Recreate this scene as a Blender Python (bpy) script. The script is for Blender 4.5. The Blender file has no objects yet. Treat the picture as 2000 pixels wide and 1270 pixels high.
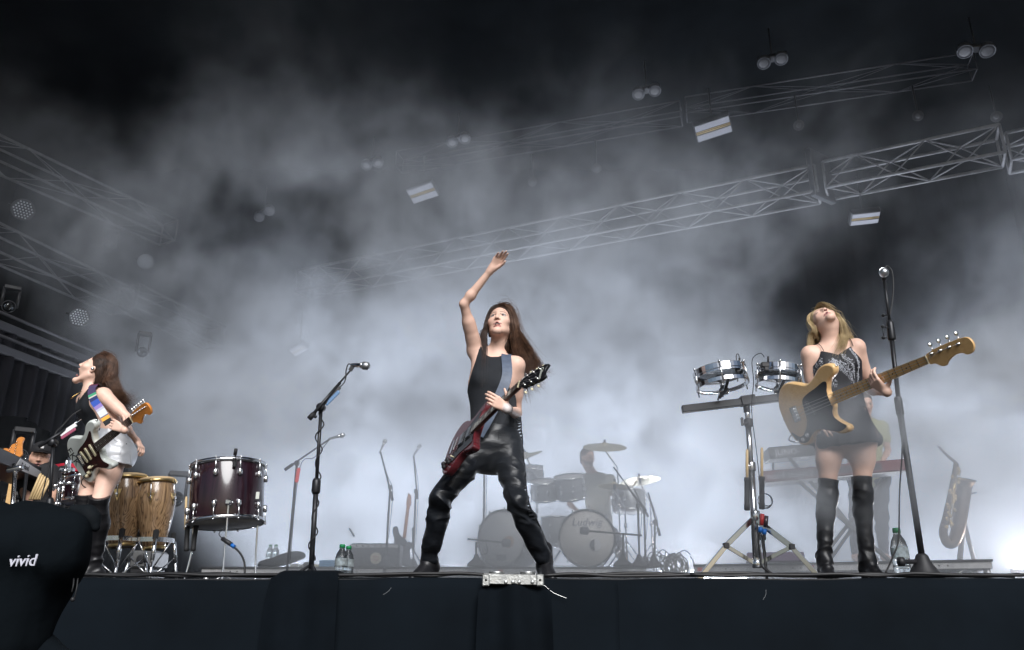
import bpy, bmesh, math, random
import numpy as np
from mathutils import Vector, Matrix, noise
R = math.radians
PI = math.pi
sc = bpy.context.scene
col = sc.collection
V = Vector

# ------------------------------------------------------------------ camera
FPX, PITCH, CAMZ = 1573.0, R(19.4), -0.13
cam_d = bpy.data.cameras.new('camera')
cam = bpy.data.objects.new('camera', cam_d); col.objects.link(cam)
cam_d.sensor_width = 36.0
cam_d.lens = FPX / 2000 * 36.0
cam_d.clip_start = 0.05; cam_d.clip_end = 400
cam.location = (0, 0, CAMZ)
cam.rotation_euler = (R(90) + PITCH, 0, 0)
sc.camera = cam

def P(u, v, Y):
    """point seen at photo pixel (u, v) at depth Y metres into the stage"""
    yc = 635 - v
    dy = FPX * math.cos(PITCH) - yc * math.sin(PITCH)
    dz = FPX * math.sin(PITCH) + yc * math.cos(PITCH)
    return V(((u - 1000) / dy * Y, Y, dz / dy * Y + CAMZ))

def HP(u, v, z):
    """point on the sight line of pixel (u, v) at height z"""
    p = P(u, v, 1.0); k = (z - CAMZ) / (p.z - CAMZ)
    return V((p.x * k, k, z))

def G(u, Y):
    p = P(u, 1122, Y); return V((p.x, Y, 0))

def reach(o, u, v, L, near=True):
    """the point on the sight line of pixel (u, v) that lies L from o (a bone or a neck of known length)"""
    o = V(o); c = V((0, 0, CAMZ)); d = (P(u, v, 1.0) - c); d.normalize()
    t0 = (o - c).dot(d); q = (c + d * t0 - o).length
    dt = math.sqrt(max(0, L * L - q * q))
    return c + d * (t0 - dt if near else t0 + dt)

# ------------------------------------------------------------------ world, sun, exposure
world = bpy.data.worlds.new('World'); sc.world = world; world.use_nodes = True
wn = world.node_tree.nodes; wl = world.node_tree.links
bg = wn['Background']
sky = wn.new('ShaderNodeTexSky'); sky.sky_type = 'NISHITA'; sky.sun_disc = False
SUN_EL, SUN_AZ = R(38), R(12)          # sun behind the audience, high, a little to the right
sky.sun_elevation = SUN_EL
sky.sun_rotation = PI - SUN_AZ
sky.dust_density = 2.0
wl.new(sky.outputs[0], bg.inputs[0]); bg.inputs[1].default_value = 0.06
sd = bpy.data.lights.new('sun', 'SUN'); sd.energy = 4.6; sd.angle = R(38); sd.color = (0.975, 0.985, 1.0)
so = bpy.data.objects.new('sun', sd); col.objects.link(so)
sdir = V((math.sin(SUN_AZ) * math.cos(SUN_EL), -math.cos(SUN_AZ) * math.cos(SUN_EL), math.sin(SUN_EL)))
so.rotation_euler = sdir.to_track_quat('Z', 'Y').to_euler()
so.location = sdir * 30
sc.view_settings.view_transform = 'Standard'; sc.view_settings.look = 'None'
sc.view_settings.exposure = 0.0; sc.view_settings.gamma = 1.0
sc.view_settings.use_curve_mapping = False
sc.render.engine = 'CYCLES'
cy = sc.cycles
cy.use_denoising = True
try: cy.denoiser = 'OPENIMAGEDENOISE'
except Exception: pass
cy.max_bounces = 5; cy.diffuse_bounces = 2; cy.glossy_bounces = 3; cy.transmission_bounces = 5
cy.transparent_max_bounces = 8; cy.volume_bounces = 0
cy.volume_step_rate = 1.0; cy.volume_max_steps = 64
cy.sample_clamp_indirect = 4.0
cy.caustics_reflective = False; cy.caustics_refractive = False

# ------------------------------------------------------------------ materials
MATS = {}
def mat(name, color=(0.5, 0.5, 0.5), rough=0.5, metal=0.0, var=0.0, vscale=20.0, bump=0.0, bscale=60.0,
        color2=None, stretch=(1, 1, 1), coat=0.0, emit=None, estr=0.0, trans=0.0, ior=1.45, spec=0.5, rvar=0.0,
        vcol=False, sheen=0.0, bdist=0.01):
    if name in MATS: return MATS[name]
    m = bpy.data.materials.new(name); m.use_nodes = True
    n = m.node_tree.nodes; l = m.node_tree.links
    b = n['Principled BSDF']
    b.inputs['Roughness'].default_value = rough; b.inputs['Metallic'].default_value = metal
    b.inputs['Base Color'].default_value = (*color, 1)
    b.inputs['Specular IOR Level'].default_value = spec
    b.inputs['IOR'].default_value = ior
    if coat: b.inputs['Coat Weight'].default_value = coat; b.inputs['Coat Roughness'].default_value = 0.08
    if trans: b.inputs['Transmission Weight'].default_value = trans
    if sheen: b.inputs['Sheen Weight'].default_value = sheen
    if emit: b.inputs['Emission Color'].default_value = (*emit, 1); b.inputs['Emission Strength'].default_value = estr
    tc = n.new('ShaderNodeTexCoord'); mp = n.new('ShaderNodeMapping'); mp.inputs['Scale'].default_value = stretch
    l.new(tc.outputs['Object'], mp.inputs[0])
    if var or color2 or rvar:
        t = n.new('ShaderNodeTexNoise'); t.inputs['Scale'].default_value = vscale; t.inputs['Detail'].default_value = 4
        l.new(mp.outputs[0], t.inputs['Vector'])
        c2 = color2 if color2 else tuple(max(0, c * (1 - var)) for c in color)
        c1 = color if color2 else tuple(min(1, c * (1 + var * .6)) for c in color)
        mx = n.new('ShaderNodeMix'); mx.data_type = 'RGBA'
        rmp = n.new('ShaderNodeMapRange'); rmp.inputs[1].default_value = 0.32; rmp.inputs[2].default_value = 0.68
        l.new(t.outputs[0], rmp.inputs[0]); l.new(rmp.outputs[0], mx.inputs[0])
        mx.inputs[6].default_value = (*c1, 1); mx.inputs[7].default_value = (*c2, 1)
        l.new(mx.outputs[2], b.inputs['Base Color'])
        if rvar:
            mr = n.new('ShaderNodeMapRange'); mr.inputs[3].default_value = max(0, rough - rvar); mr.inputs[4].default_value = min(1, rough + rvar)
            l.new(t.outputs[0], mr.inputs[0]); l.new(mr.outputs[0], b.inputs['Roughness'])
    if vcol:
        a = n.new('ShaderNodeAttribute'); a.attribute_name = 'tint'
        t = n.new('ShaderNodeTexNoise'); t.inputs['Scale'].default_value = 25; t.inputs['Detail'].default_value = 5
        l.new(tc.outputs['Object'], t.inputs['Vector'])
        mr = n.new('ShaderNodeMapRange'); mr.inputs[3].default_value = 0.86; mr.inputs[4].default_value = 1.14
        l.new(t.outputs[0], mr.inputs[0])
        vm = n.new('ShaderNodeVectorMath'); vm.operation = 'SCALE'
        l.new(a.outputs['Color'], vm.inputs[0]); l.new(mr.outputs[0], vm.inputs['Scale'])
        l.new(vm.outputs[0], b.inputs['Base Color'])
    if bump:
        t2 = n.new('ShaderNodeTexNoise'); t2.inputs['Scale'].default_value = bscale; t2.inputs['Detail'].default_value = 3
        l.new(mp.outputs[0], t2.inputs['Vector'])
        bp = n.new('ShaderNodeBump'); bp.inputs['Strength'].default_value = bump; bp.inputs['Distance'].default_value = bdist
        l.new(t2.outputs[0], bp.inputs['Height']); l.new(bp.outputs[0], b.inputs['Normal'])
    MATS[name] = m
    return m

M_black_cloth = mat('black_drape_cloth', (0.012, 0.014, 0.017), 0.85, var=0.35, vscale=3, bump=0.25, bscale=18, spec=.1)
M_back_cloth = mat('back_drape_cloth', (0.006, 0.007, 0.009), 0.95, spec=.05, var=0.3, vscale=2, bump=0.2, bscale=8)
M_deck = mat('stage_deck_paint', (0.022, 0.022, 0.024), 0.55, var=0.4, vscale=6, bump=0.2, bscale=80)
M_roof = mat('roof_canvas', (0.004, 0.005, 0.006), 0.95, spec=.03, var=0.3, vscale=1.5)
M_ground = mat('pit_ground_rubber', (0.03, 0.03, 0.03), 0.8, var=0.4, vscale=8)
M_steel = mat('galvanised_steel', (0.55, 0.56, 0.55), 0.38, 0.85, var=0.35, vscale=35, bump=0.15, bscale=90, rvar=0.15)
M_alu = mat('truss_aluminium', (0.62, 0.62, 0.63), 0.38, 0.75, var=0.2, vscale=15, rvar=0.12)
M_chrome = mat('chrome', (0.80, 0.81, 0.83), 0.16, 1.0, rvar=0.06, vscale=30)
M_blackmetal = mat('black_metal', (0.02, 0.021, 0.024), 0.38, 0.3, rvar=0.12, vscale=40)
M_plastic = mat('black_plastic', (0.018, 0.018, 0.02), 0.5)
M_rubber = mat('black_rubber', (0.014, 0.014, 0.015), 0.7)
M_cable = mat('cable_rubber', (0.012, 0.012, 0.013), 0.5)

# ------------------------------------------------------------------ object helpers
def tag(o, label=None, cat=None, group=None, kind=None):
    if label: o['label'] = label
    if cat: o['category'] = cat
    if group: o['group'] = group
    if kind: o['kind'] = kind
    return o

def link(name, me, m=None, parent=None, smooth=None):
    o = bpy.data.objects.new(name, me); col.objects.link(o)
    if m is not None:
        for k in (m if isinstance(m, (list, tuple)) else [m]): me.materials.append(k)
    if parent is not None: o.parent = parent
    return o

def empty(name, loc, label, cat, group=None, rot=(0, 0, 0)):
    o = bpy.data.objects.new(name, None); col.objects.link(o)
    o.location = loc; o.rotation_euler = rot; o.empty_display_size = 0.1
    tag(o, label, cat, group); return o

def frame_of(d, up=V((0, 0, 1))):
    d = V(d).normalized()
    if abs(d.dot(up)) > 0.98: up = V((0, 1, 0)) if abs(d.y) < 0.9 else V((1, 0, 0))
    x = up.cross(d).normalized(); y = d.cross(x)
    return x, y, d

class MB:
    """collects shapes in WORLD coordinates; build() makes one object whose origin is its parent's"""
    def __init__(s): s.v = []; s.f = []; s.mi = []; s.sm = []; s.cm = 0
    def add(s, vs, fs, smooth=False):
        o = len(s.v); s.v += [tuple(p) for p in vs]
        for f in fs: s.f.append(tuple(i + o for i in f)); s.mi.append(s.cm); s.sm.append(smooth)
        return s
    def box(s, c, size, mt=None, bev=0.0):
        hx, hy, hz = size[0] / 2, size[1] / 2, size[2] / 2
        c = V(c)
        if bev <= 0:
            pts = [V((x, y, z)) for z in (-hz, hz) for y in (-hy, hy) for x in (-hx, hx)]
            fs = [(0, 2, 3, 1), (4, 5, 7, 6), (0, 1, 5, 4), (2, 6, 7, 3), (0, 4, 6, 2), (1, 3, 7, 5)]
        else:
            b = min(bev, hx * .9, hy * .9, hz * .9)
            pts = []; fs = []
            def ring(z, i):
                X, Y = hx - i, hy - i; q = b
                return [V((-X + q, -Y, z)), V((X - q, -Y, z)), V((X, -Y + q, z)), V((X, Y - q, z)), V((X - q, Y, z)), V((-X + q, Y, z)), V((-X, Y - q, z)), V((-X, -Y + q, z))]
            rings = [ring(-hz, b), ring(-hz + b, 0), ring(hz - b, 0), ring(hz, b)]
            for r in rings: pts += r
            for k in range(3):
                for j in range(8):
                    a = k * 8 + j; bb = k * 8 + (j + 1) % 8
                    fs.append((a, bb, bb + 8, a + 8))
            fs.append(tuple(reversed(range(8)))); fs.append(tuple(range(24, 32)))
        pts = [(mt @ p if mt is not None else p) + c for p in pts]
        return s.add(pts, fs)
    def obox(s, a, b, w, h, up=V((0, 0, 1)), bev=0.0):
        """bar from a to b, w across, h along up"""
        a = V(a); b = V(b); x, y, d = frame_of(b - a, up)
        m = Matrix((x, y, d)).transposed()
        return s.box((a + b) / 2, (w, h, (b - a).length), m, bev)
    def tube(s, path, r, n=8, caps=True, flat=1.0, up=V((0, 0, 1)), smooth=True):
        path = [V(p) for p in path]; m = len(path)
        if not isinstance(r, (list, tuple)): r = [r] * m
        x0 = None; vs = []; fs = []
        for i, p in enumerate(path):
            t = (path[min(i + 1, m - 1)] - path[max(i - 1, 0)])
            if t.length < 1e-9: t = V((0, 0, 1))
            t.normalize()
            if x0 is None: x, y, _ = frame_of(t, up)
            else:
                x = (x0 - t * x0.dot(t))
                x = x.normalized() if x.length > 1e-6 else frame_of(t)[0]
                y = t.cross(x)
            x0 = x
            for k in range(n):
                a = 2 * PI * k / n
                vs.append(p + x * (math.cos(a) * r[i]) + y * (math.sin(a) * r[i] * flat))
        for i in range(m - 1):
            for k in range(n):
                a = i * n + k; b = i * n + (k + 1) % n
                fs.append((a, b, b + n, a + n))
        if caps: fs.append(tuple(reversed(range(n)))); fs.append(tuple(range((m - 1) * n, m * n)))
        return s.add(vs, fs, smooth)
    def lathe(s, c, axis, prof, n=24, caps=True, smooth=True, up=V((0, 0, 1)), squash=1.0):
        """prof: (radius, height along axis) pairs"""
        x, y, d = frame_of(axis, up); c = V(c); vs = []; fs = []
        for r, h in prof:
            for k in range(n):
                a = 2 * PI * k / n
                vs.append(c + d * h + x * (math.cos(a) * r) + y * (math.sin(a) * r * squash))
        m = len(prof)
        for i in range(m - 1):
            for k in range(n):
                a = i * n + k; b = i * n + (k + 1) % n
                fs.append((a, b, b + n, a + n))
        if caps: fs.append(tuple(reversed(range(n)))); fs.append(tuple(range((m - 1) * n, m * n)))
        return s.add(vs, fs, smooth)
    def torus(s, c, axis, Rr, r, n=32, k=8, up=V((0, 0, 1)), hflat=1.0):
        x, y, d = frame_of(axis, up); c = V(c); vs = []; fs = []
        for i in range(n):
            a = 2 * PI * i / n; e = x * math.cos(a) + y * math.sin(a)
            for j in range(k):
                b = 2 * PI * j / k
                vs.append(c + e * (Rr + r * math.cos(b)) + d * (r * hflat * math.sin(b)))
        for i in range(n):
            for j in range(k):
                fs.append((i * k + j, ((i + 1) % n) * k + j, ((i + 1) % n) * k + (j + 1) % k, i * k + (j + 1) % k))
        return s.add(vs, fs, True)
    def ball(s, c, r, n=12, m=8, sc_=(1, 1, 1), mt=None):
        vs = []; fs = []; c = V(c)
        for i in range(1, m):
            th = PI * i / m
            for k in range(n):
                a = 2 * PI * k / n
                q = V((math.sin(th) * math.cos(a) * r * sc_[0], math.sin(th) * math.sin(a) * r * sc_[1], math.cos(th) * r * sc_[2]))
                vs.append(c + (mt @ q if mt else q))
        q0 = V((0, 0, r * sc_[2])); t = len(vs)
        vs.append(c + (mt @ q0 if mt else q0)); vs.append(c - (mt @ q0 if mt else q0))
        for i in range(m - 2):
            for k in range(n):
                a = i * n + k; b = i * n + (k + 1) % n
                fs.append((a, a + n, b + n, b))
        for k in range(n):
            fs.append((t, k, (k + 1) % n)); fs.append((t + 1, (m - 2) * n + (k + 1) % n, (m - 2) * n + k))
        return s.add(vs, fs, True)
    def prism(s, outline, h0, h1, mt, bev=0.0, smooth=False):
        """outline 2D points in the local XY of mt (4x4), extruded z h0..h1, bevelled rims by shrinking"""
        n = len(outline); o2 = [V((p[0], p[1])) for p in outline]
        area = sum(o2[i].x * o2[(i + 1) % n].y - o2[(i + 1) % n].x * o2[i].y for i in range(n))
        if area < 0: o2.reverse()
        def inset(b):
            if b == 0: return o2
            r = []
            for i in range(n):
                e1 = (o2[i] - o2[i - 1]).normalized(); e2 = (o2[(i + 1) % n] - o2[i]).normalized()
                nn = V((-(e1.y + e2.y), e1.x + e2.x)); nn = nn.normalized() if nn.length > 1e-6 else V((-e1.y, e1.x))
                r.append(o2[i] + nn * b)
            return r
        lay = [(h0, 0), (h1, 0)] if bev == 0 else [(h0, bev), (h0 + bev * .35, bev * .3), (h0 + bev, 0), (h1 - bev, 0), (h1 - bev * .35, bev * .3), (h1, bev)]
        vs = []; fs = []
        for z, b in lay:
            for p in inset(b): vs.append(mt @ V((p.x, p.y, z)))
        for k in range(len(lay) - 1):
            for j in range(n):
                a = k * n + j; bb = k * n + (j + 1) % n
                fs.append((a, bb, bb + n, a + n))
        s.add(vs, fs, smooth or bev > 0)
        s.add(vs[:n], [tuple(reversed(range(n)))]); s.add(vs[-n:], [tuple(range(n))])
        return s
    def ribbon(s, path, w, th, nrm):
        """flat band along path; w across, th thick; nrm: outward direction (one or per point)"""
        path = [V(p) for p in path]; m = len(path); vs = []; fs = []
        if not isinstance(w, (list, tuple)): w = [w] * m
        for i, p in enumerate(path):
            t = (path[min(i + 1, m - 1)] - path[max(i - 1, 0)]).normalized()
            n_ = V(nrm[i] if isinstance(nrm, list) else nrm); n_ = (n_ - t * n_.dot(t)).normalized(); x = t.cross(n_)
            vs += [p - x * w[i] / 2 - n_ * th / 2, p + x * w[i] / 2 - n_ * th / 2, p + x * w[i] / 2 + n_ * th / 2, p - x * w[i] / 2 + n_ * th / 2]
        for i in range(m - 1):
            for k in range(4): a = i * 4 + k; b = i * 4 + (k + 1) % 4; fs.append((a, b, b + 4, a + 4))
        fs += [(3, 2, 1, 0), tuple(range((m - 1) * 4, m * 4))]
        return s.add(vs, fs)
    def quad(s, a, b, c, d): return s.add([a, b, c, d], [(0, 1, 2, 3)])
    def build(s, name, m, parent=None, off=None, doubles=False):
        me = bpy.data.meshes.new(name)
        if off is None: off = world_loc(parent) if parent is not None else None
        if off is None:
            a = np.array(s.v); off = V(((a[:, 0].min() + a[:, 0].max()) / 2, (a[:, 1].min() + a[:, 1].max()) / 2, a[:, 2].min())) if parent is None else V((0, 0, 0))
        me.from_pydata([tuple(V(p) - off) for p in s.v], [], s.f)
        me.polygons.foreach_set('use_smooth', s.sm); me.polygons.foreach_set('material_index', s.mi)
        me.update()
        o = link(name, me, m, parent)
        if parent is None: o.location = off
        return o

def world_loc(o):
    p = V((0, 0, 0))
    while o is not None: p = p + V(o.location); o = o.parent
    return p

def smooth_path(pts, n=6):
    pts = [V(p) for p in pts]; out = []
    for i in range(len(pts) - 1):
        p0 = pts[max(i - 1, 0)]; p1 = pts[i]; p2 = pts[i + 1]; p3 = pts[min(i + 2, len(pts) - 1)]
        for k in range(n):
            t = k / n
            out.append(0.5 * ((2 * p1) + (p2 - p0) * t + (2 * p0 - 5 * p1 + 4 * p2 - p3) * t * t + (3 * p1 - p0 - 3 * p2 + p3) * t ** 3))
    out.append(pts[-1]); return out

def text_part(name, s, size, m, mt, parent, extrude=0.0006, align='CENTER', shear=0.0, sx=1.0):
    """flat lettering as a mesh; mt is a world matrix (x right, y up, z out)"""
    cu = bpy.data.curves.new(name, 'FONT'); cu.body = s; cu.size = size; cu.extrude = extrude
    cu.align_x = align; cu.align_y = 'CENTER'; cu.shear = shear; cu.resolution_u = 3
    to = bpy.data.objects.new(name, cu); col.objects.link(to)
    dg = bpy.context.evaluated_depsgraph_get(); dg.update()
    me = bpy.data.meshes.new_from_object(to.evaluated_get(dg))
    bpy.data.objects.remove(to); bpy.data.curves.remove(cu)
    me.transform(mt @ Matrix.Diagonal((sx, 1, 1, 1)))
    off = world_loc(parent) if parent else V((0, 0, 0))
    me.transform(Matrix.Translation(-off)); me.materials.clear()
    o = link(name, me, m, parent); return o

def mat4(o, x, y, z):
    m = Matrix((V(x), V(y), V(z))).transposed().to_4x4(); m.translation = V(o); return m

def basis(o, xdir, zdir):
    """4x4 with local x along xdir, local z as near zdir as possible"""
    x = V(xdir).normalized(); z = V(zdir); z = (z - x * z.dot(x)).normalized(); y = z.cross(x)
    return mat4(o, x, y, z)

def dup(root, delta=None, label=None, group=None, rot=None):
    r = root.copy(); col.objects.link(r)
    if delta is not None: r.location = V(root.location) + V(delta)
    if rot is not None: r.rotation_euler = rot
    if label: r['label'] = label
    if group: r['group'] = group
    for ch in list(root.children):
        c = ch.copy(); col.objects.link(c); c.parent = r
        for g in list(ch.children):
            d = g.copy(); col.objects.link(d); d.parent = c
    return r

# ================================================================== the setting
def drape(name, a, b, z0, z1, m, folds=60, amp=0.06, seed=1, nz=10, kind='structure'):
    """a hanging cloth with real folds from a to b (2D points)"""
    rnd = random.Random(seed); a = V(a).to_3d(); b = V(b).to_3d(); n = folds * 4
    d = (b - a); L = d.length; d.normalize(); nn = V((-d.y, d.x, 0))
    ph = [rnd.uniform(.5, 1.3) for _ in range(folds + 1)]
    vs = []; fs = []
    for j in range(nz + 1):
        z = z0 + (z1 - z0) * j / nz
        for i in range(n + 1):
            t = i / n; w = ph[int(t * folds)] ; o = math.sin(t * folds * 2 * PI) * amp * w * (1 - .4 * j / nz)
            o += .5 * amp * noise.noise(V((t * L * 1.3, z * .6, seed)))
            p = a + d * (L * t) + nn * o; vs.append((p.x, p.y, z))
    for j in range(nz):
        for i in range(n):
            q = j * (n + 1) + i; fs.append((q, q + 1, q + n + 2, q + n + 1))
    mb = MB(); mb.add(vs, fs, True)
    return mb.build(name, m)

EDGE = 3.92                      # y of the stage front
mb = MB(); mb.box((0, 9.5, -1.0), (80, 60, 0.1)); tag(mb.build('ground', M_ground), 'dark ground of the photo pit before the stage', kind='structure')
mb = MB(); mb.box((0, EDGE + 7, -0.06), (24, 14, 0.12)); tag(mb.build('stage_deck', M_deck), 'dark painted stage deck under the band', kind='structure')
b = drape('back_drape', (-12, 16.5), (12, 16.5), 0.02, 9.5, M_back_cloth, 44, 0.09, 3)
tag(b, 'black drape closing the rear of the stage', kind='structure')
for sx, nm in ((-1, 'side_drape_left'), (1, 'side_drape_right')):
    b = drape(nm, (sx * 11.4, 3.2), (sx * 11.4, 16.4), 0.02, 9.5, M_back_cloth, 30, 0.08, 5 + sx)
    tag(b, 'black drape closing the %s wing of the stage' % ('near' if sx < 0 else 'far'), kind='structure')
mb = MB(); mb.box((0, 9.1, 9.55), (24, 16.2, 0.1)); tag(mb.build('stage_roof', M_roof), 'black canvas roof of the stage', kind='structure')  # overhang extended past the stage front to keep sun off the smoke

# ---- smoke: one lit volume, dense in banks, thin over the left of the stage and under the roof
def smoke():
    """the smoke: a density field worked out by geometry nodes over the whole stage"""
    LO, HI = V((-10.5, 3.35, 0.03)), V((10.5, 14.2, 8.6))
    ng = bpy.data.node_groups.new('smoke_field', 'GeometryNodeTree')
    ng.interface.new_socket('Geometry', in_out='OUTPUT', socket_type='NodeSocketGeometry')
    n = ng.nodes; l = ng.links
    pos = n.new('GeometryNodeInputPosition'); sep = n.new('ShaderNodeSeparateXYZ'); l.new(pos.outputs[0], sep.inputs[0])
    POS = pos.outputs[0]
    X, Y, Z = sep.outputs
    def mth(op, a, b=None, c=None, clamp=False):
        k = n.new('ShaderNodeMath'); k.operation = op; k.use_clamp = clamp
        for i, s in enumerate((a, b, c)):
            if s is None: continue
            if isinstance(s, (int, float)): k.inputs[i].default_value = s
            else: l.new(s, k.inputs[i])
        return k.outputs[0]
    def ramp(v, a, b, lo=0.0, hi=1.0):
        k = n.new('ShaderNodeMapRange'); k.interpolation_type = 'SMOOTHSTEP'
        l.new(v, k.inputs[0])
        for i, s in zip((1, 2, 3, 4), (a, b, lo, hi)): k.inputs[i].default_value = s
        return k.outputs[0]
    def blob(c, r):
        k = n.new('ShaderNodeVectorMath'); k.operation = 'SUBTRACT'; l.new(POS, k.inputs[0]); k.inputs[1].default_value = c
        d = n.new('ShaderNodeVectorMath'); d.operation = 'DIVIDE'; l.new(k.outputs[0], d.inputs[0]); d.inputs[1].default_value = r
        e = n.new('ShaderNodeVectorMath'); e.operation = 'LENGTH'; l.new(d.outputs[0], e.inputs[0])
        return ramp(e.outputs['Value'], 0.38, 1.0, 1.0, 0.0)
    mul = lambda a, b: mth('MULTIPLY', a, b)
    add = lambda a, b: mth('ADD', a, b)
    def tex(vec, sc_, det, rough=.6, dist=0.0):
        t = n.new('ShaderNodeTexNoise'); t.inputs['Scale'].default_value = sc_; t.inputs['Detail'].default_value = det
        t.inputs['Roughness'].default_value = rough; t.inputs['Distortion'].default_value = dist; l.new(vec, t.inputs['Vector']); return t
    def warp(vec, field, amt):
        a = n.new('ShaderNodeVectorMath'); a.operation = 'SCALE'; a.inputs['Scale'].default_value = amt; l.new(field, a.inputs[0])
        b = n.new('ShaderNodeVectorMath'); b.operation = 'ADD'; l.new(vec, b.inputs[0]); l.new(a.outputs[0], b.inputs[1]); return b.outputs[0]
    wa = warp(POS, tex(POS, 0.40, 2).outputs['Color'], 2.2)
    wb = warp(wa, tex(wa, 1.6, 2).outputs['Color'], 0.35)
    nz = ramp(tex(wb, 0.50, 7, .56).outputs[0], 0.45, 0.575)          # the banks
    nf = ramp(tex(wb, 2.3, 6, .66).outputs[0], 0.41, 0.60)            # their curls
    low = ramp(Z, 0.4, 2.9, 1.0, 0.0)
    hgt = ramp(add(Z, mul(mth('MAXIMUM', X, 0.0), 0.10)), 2.6, 5.8, 1.0, 0.0)
    hgt = add(mul(hgt, .96), mul(ramp(Z, 5.6, 7.6, 1.0, 0.0), 0.012))
    dep = ramp(Y, 5.6, 7.2)
    left = ramp(add(add(X, mul(Z, 0.85)), mul(Y, 0.30)), -0.6, 1.5, 0.01, 1.0)
    dep2 = ramp(add(Y, mul(Z, 0.35)), 6.9, 9.5)
    base = add(mul(mul(nz, add(0.24, mul(nf, 0.72))), dep2), mul(mul(low, 0.40), dep))
    d = mul(mul(base, hgt), left)
    near = mul(blob((1.85, 4.24, 0.64), (1.2, 0.38, 0.47)), mul(nf, 2.8))
    near2 = mul(blob((4.3, 6.3, 1.2), (1.7, 1.1, 1.3)), mul(mul(nf, nz), 0.9))
    near3 = mul(blob((0.1, 4.15, 0.72), (0.5, 0.3, 0.5)), 0.16)
    hole = mth('MAXIMUM', mth('MAXIMUM', blob((3.0, 6.3, 2.45), (1.5, 2.6, 1.6)), blob((4.35, 9.0, 3.6), (2.1, 3.4, 2.2))), blob((5.7, 12.0, 4.7), (2.5, 3.4, 2.7)))
    d = mul(d, mth('SUBTRACT', 1.0, mul(hole, 0.98)))
    hole2 = blob((3.3, 6.6, 1.5), (.75, 2.2, .9))
    d = mul(d, mth('SUBTRACT', 1.0, mul(hole2, 0.8)))
    d = add(d, add(near, add(near2, near3)))
    clear = mul(ramp(Y, 10.3, 11.4), ramp(Z, 0.7, 2.2, 1.0, 0.0))      # smoke thinned round the lamps to remove their hot spots
    d = mul(d, mth('SUBTRACT', 1.0, mul(clear, 0.78)))
    d = add(d, 0.0009)
    vc = n.new('GeometryNodeVolumeCube'); l.new(d, vc.inputs['Density'])
    vc.inputs['Min'].default_value = LO; vc.inputs['Max'].default_value = HI
    vc.inputs['Resolution X'].default_value = 320; vc.inputs['Resolution Y'].default_value = 165; vc.inputs['Resolution Z'].default_value = 130
    m = bpy.data.materials.new('stage_smoke'); m.use_nodes = True
    mn = m.node_tree.nodes; mn.clear(); out = mn.new('ShaderNodeOutputMaterial'); pv = mn.new('ShaderNodeVolumePrincipled')
    pv.inputs['Color'].default_value = (0.87, 0.92, 1.0, 1); pv.inputs['Anisotropy'].default_value = 0.05
    pv.inputs['Density'].default_value = 1.0
    m.node_tree.links.new(pv.outputs[0], out.inputs['Volume'])
    sm = n.new('GeometryNodeSetMaterial'); sm.inputs['Material'].default_value = m
    l.new(vc.outputs[0], sm.inputs['Geometry'])
    go = n.new('NodeGroupOutput'); l.new(sm.outputs[0], go.inputs[0])
    vol = bpy.data.volumes.new('smoke'); vol.materials.append(m)
    o = bpy.data.objects.new('smoke', vol); col.objects.link(o)
    tag(o, 'stage smoke lit from behind', kind='stuff')
    md = o.modifiers.new('smoke_field', 'NODES'); md.node_group = ng
    vol.render.step_size = 0.22
    return o
smoke_obj = smoke()

# ---- lit floor wash lamps behind the risers: the source of the glow in the smoke
M_lens = mat('lit_lens', (0.8, 0.85, 1.0), 0.3, emit=(0.86, 0.92, 1.0), estr=40.0)
def floor_lamp(x, y, z, aim, power, label, w=0.9, colr=(0.83, 0.89, 1.0)):
    e = empty('floor_lamp', (x, y, z), label, 'stage lamp', 'lit floor lamps behind the band')
    aim = V(aim).normalized(); c = V((x, y, z + 0.16))
    xx, yy, dd = frame_of(aim)
    mt = Matrix((xx, yy, dd)).transposed()
    mb = MB(); mb.box(c - dd * 0.05, (w, 0.16, 0.13), mt, 0.012); mb.build('housing', M_blackmetal, e)
    if z > .12:
        mb = MB(); mb.box((x, y, z / 2), (w * .9, .22, z - .004), None, .01); mb.build('support_block', M_blackmetal, e)
    for sx in (-1, 1):
        mb = MB(); q = c + xx * (sx * w * .36); mb.obox(q - dd * .05, V((q.x, q.y, z + 0.004)), 0.05, 0.03)
        mb.build('bracket', M_blackmetal, e)
    for k in range(6):
        mb = MB(); q = c + xx * ((k - 2.5) / 6 * w) + dd * 0.0165
        mb.lathe(q, dd, [(0.052, 0), (0.052, 0.006), (0.03, 0.012)], 14); mb.build('lens', M_lens, e)
    ld = bpy.data.lights.new('wash', 'AREA'); ld.shape = 'RECTANGLE'; ld.size = w; ld.size_y = 0.14
    ld.energy = power; ld.color = colr; ld.spread = R(165)
    lo = bpy.data.objects.new('wash_light', ld); col.objects.link(lo); lo.parent = e
    lo.location = (c + dd * 0.05) - V((x, y, z)); lo.rotation_euler = (-dd).to_track_quat('Z', 'Y').to_euler()
    return e
LP = 222
for i, (x, pw) in enumerate([(-3.3, .65), (-2.0, 1.15), (-.5, 1.15), (1.0, 1.15), (2.6, 1.1), (4.4, 1.2), (6.2, 1.5), (8.0, 1.5)]):
    floor_lamp(x, 12.35, 0.20, (-.06 * x, -0.58, 0.8), LP * pw,
               ['lit floor lamp bar behind the combo amplifier', 'lit floor lamp bar behind the front guitarist',
                'lit floor lamp bar behind the drummer', 'lit floor lamp bar behind the pair of tunable drums', 'lit floor lamp bar behind the keyboards', 'lit floor lamp bar behind the bass player', 'lit floor lamp bar behind the saxophone', 'lit floor lamp bar beyond the right end of the keyboard riser'][i])

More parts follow.
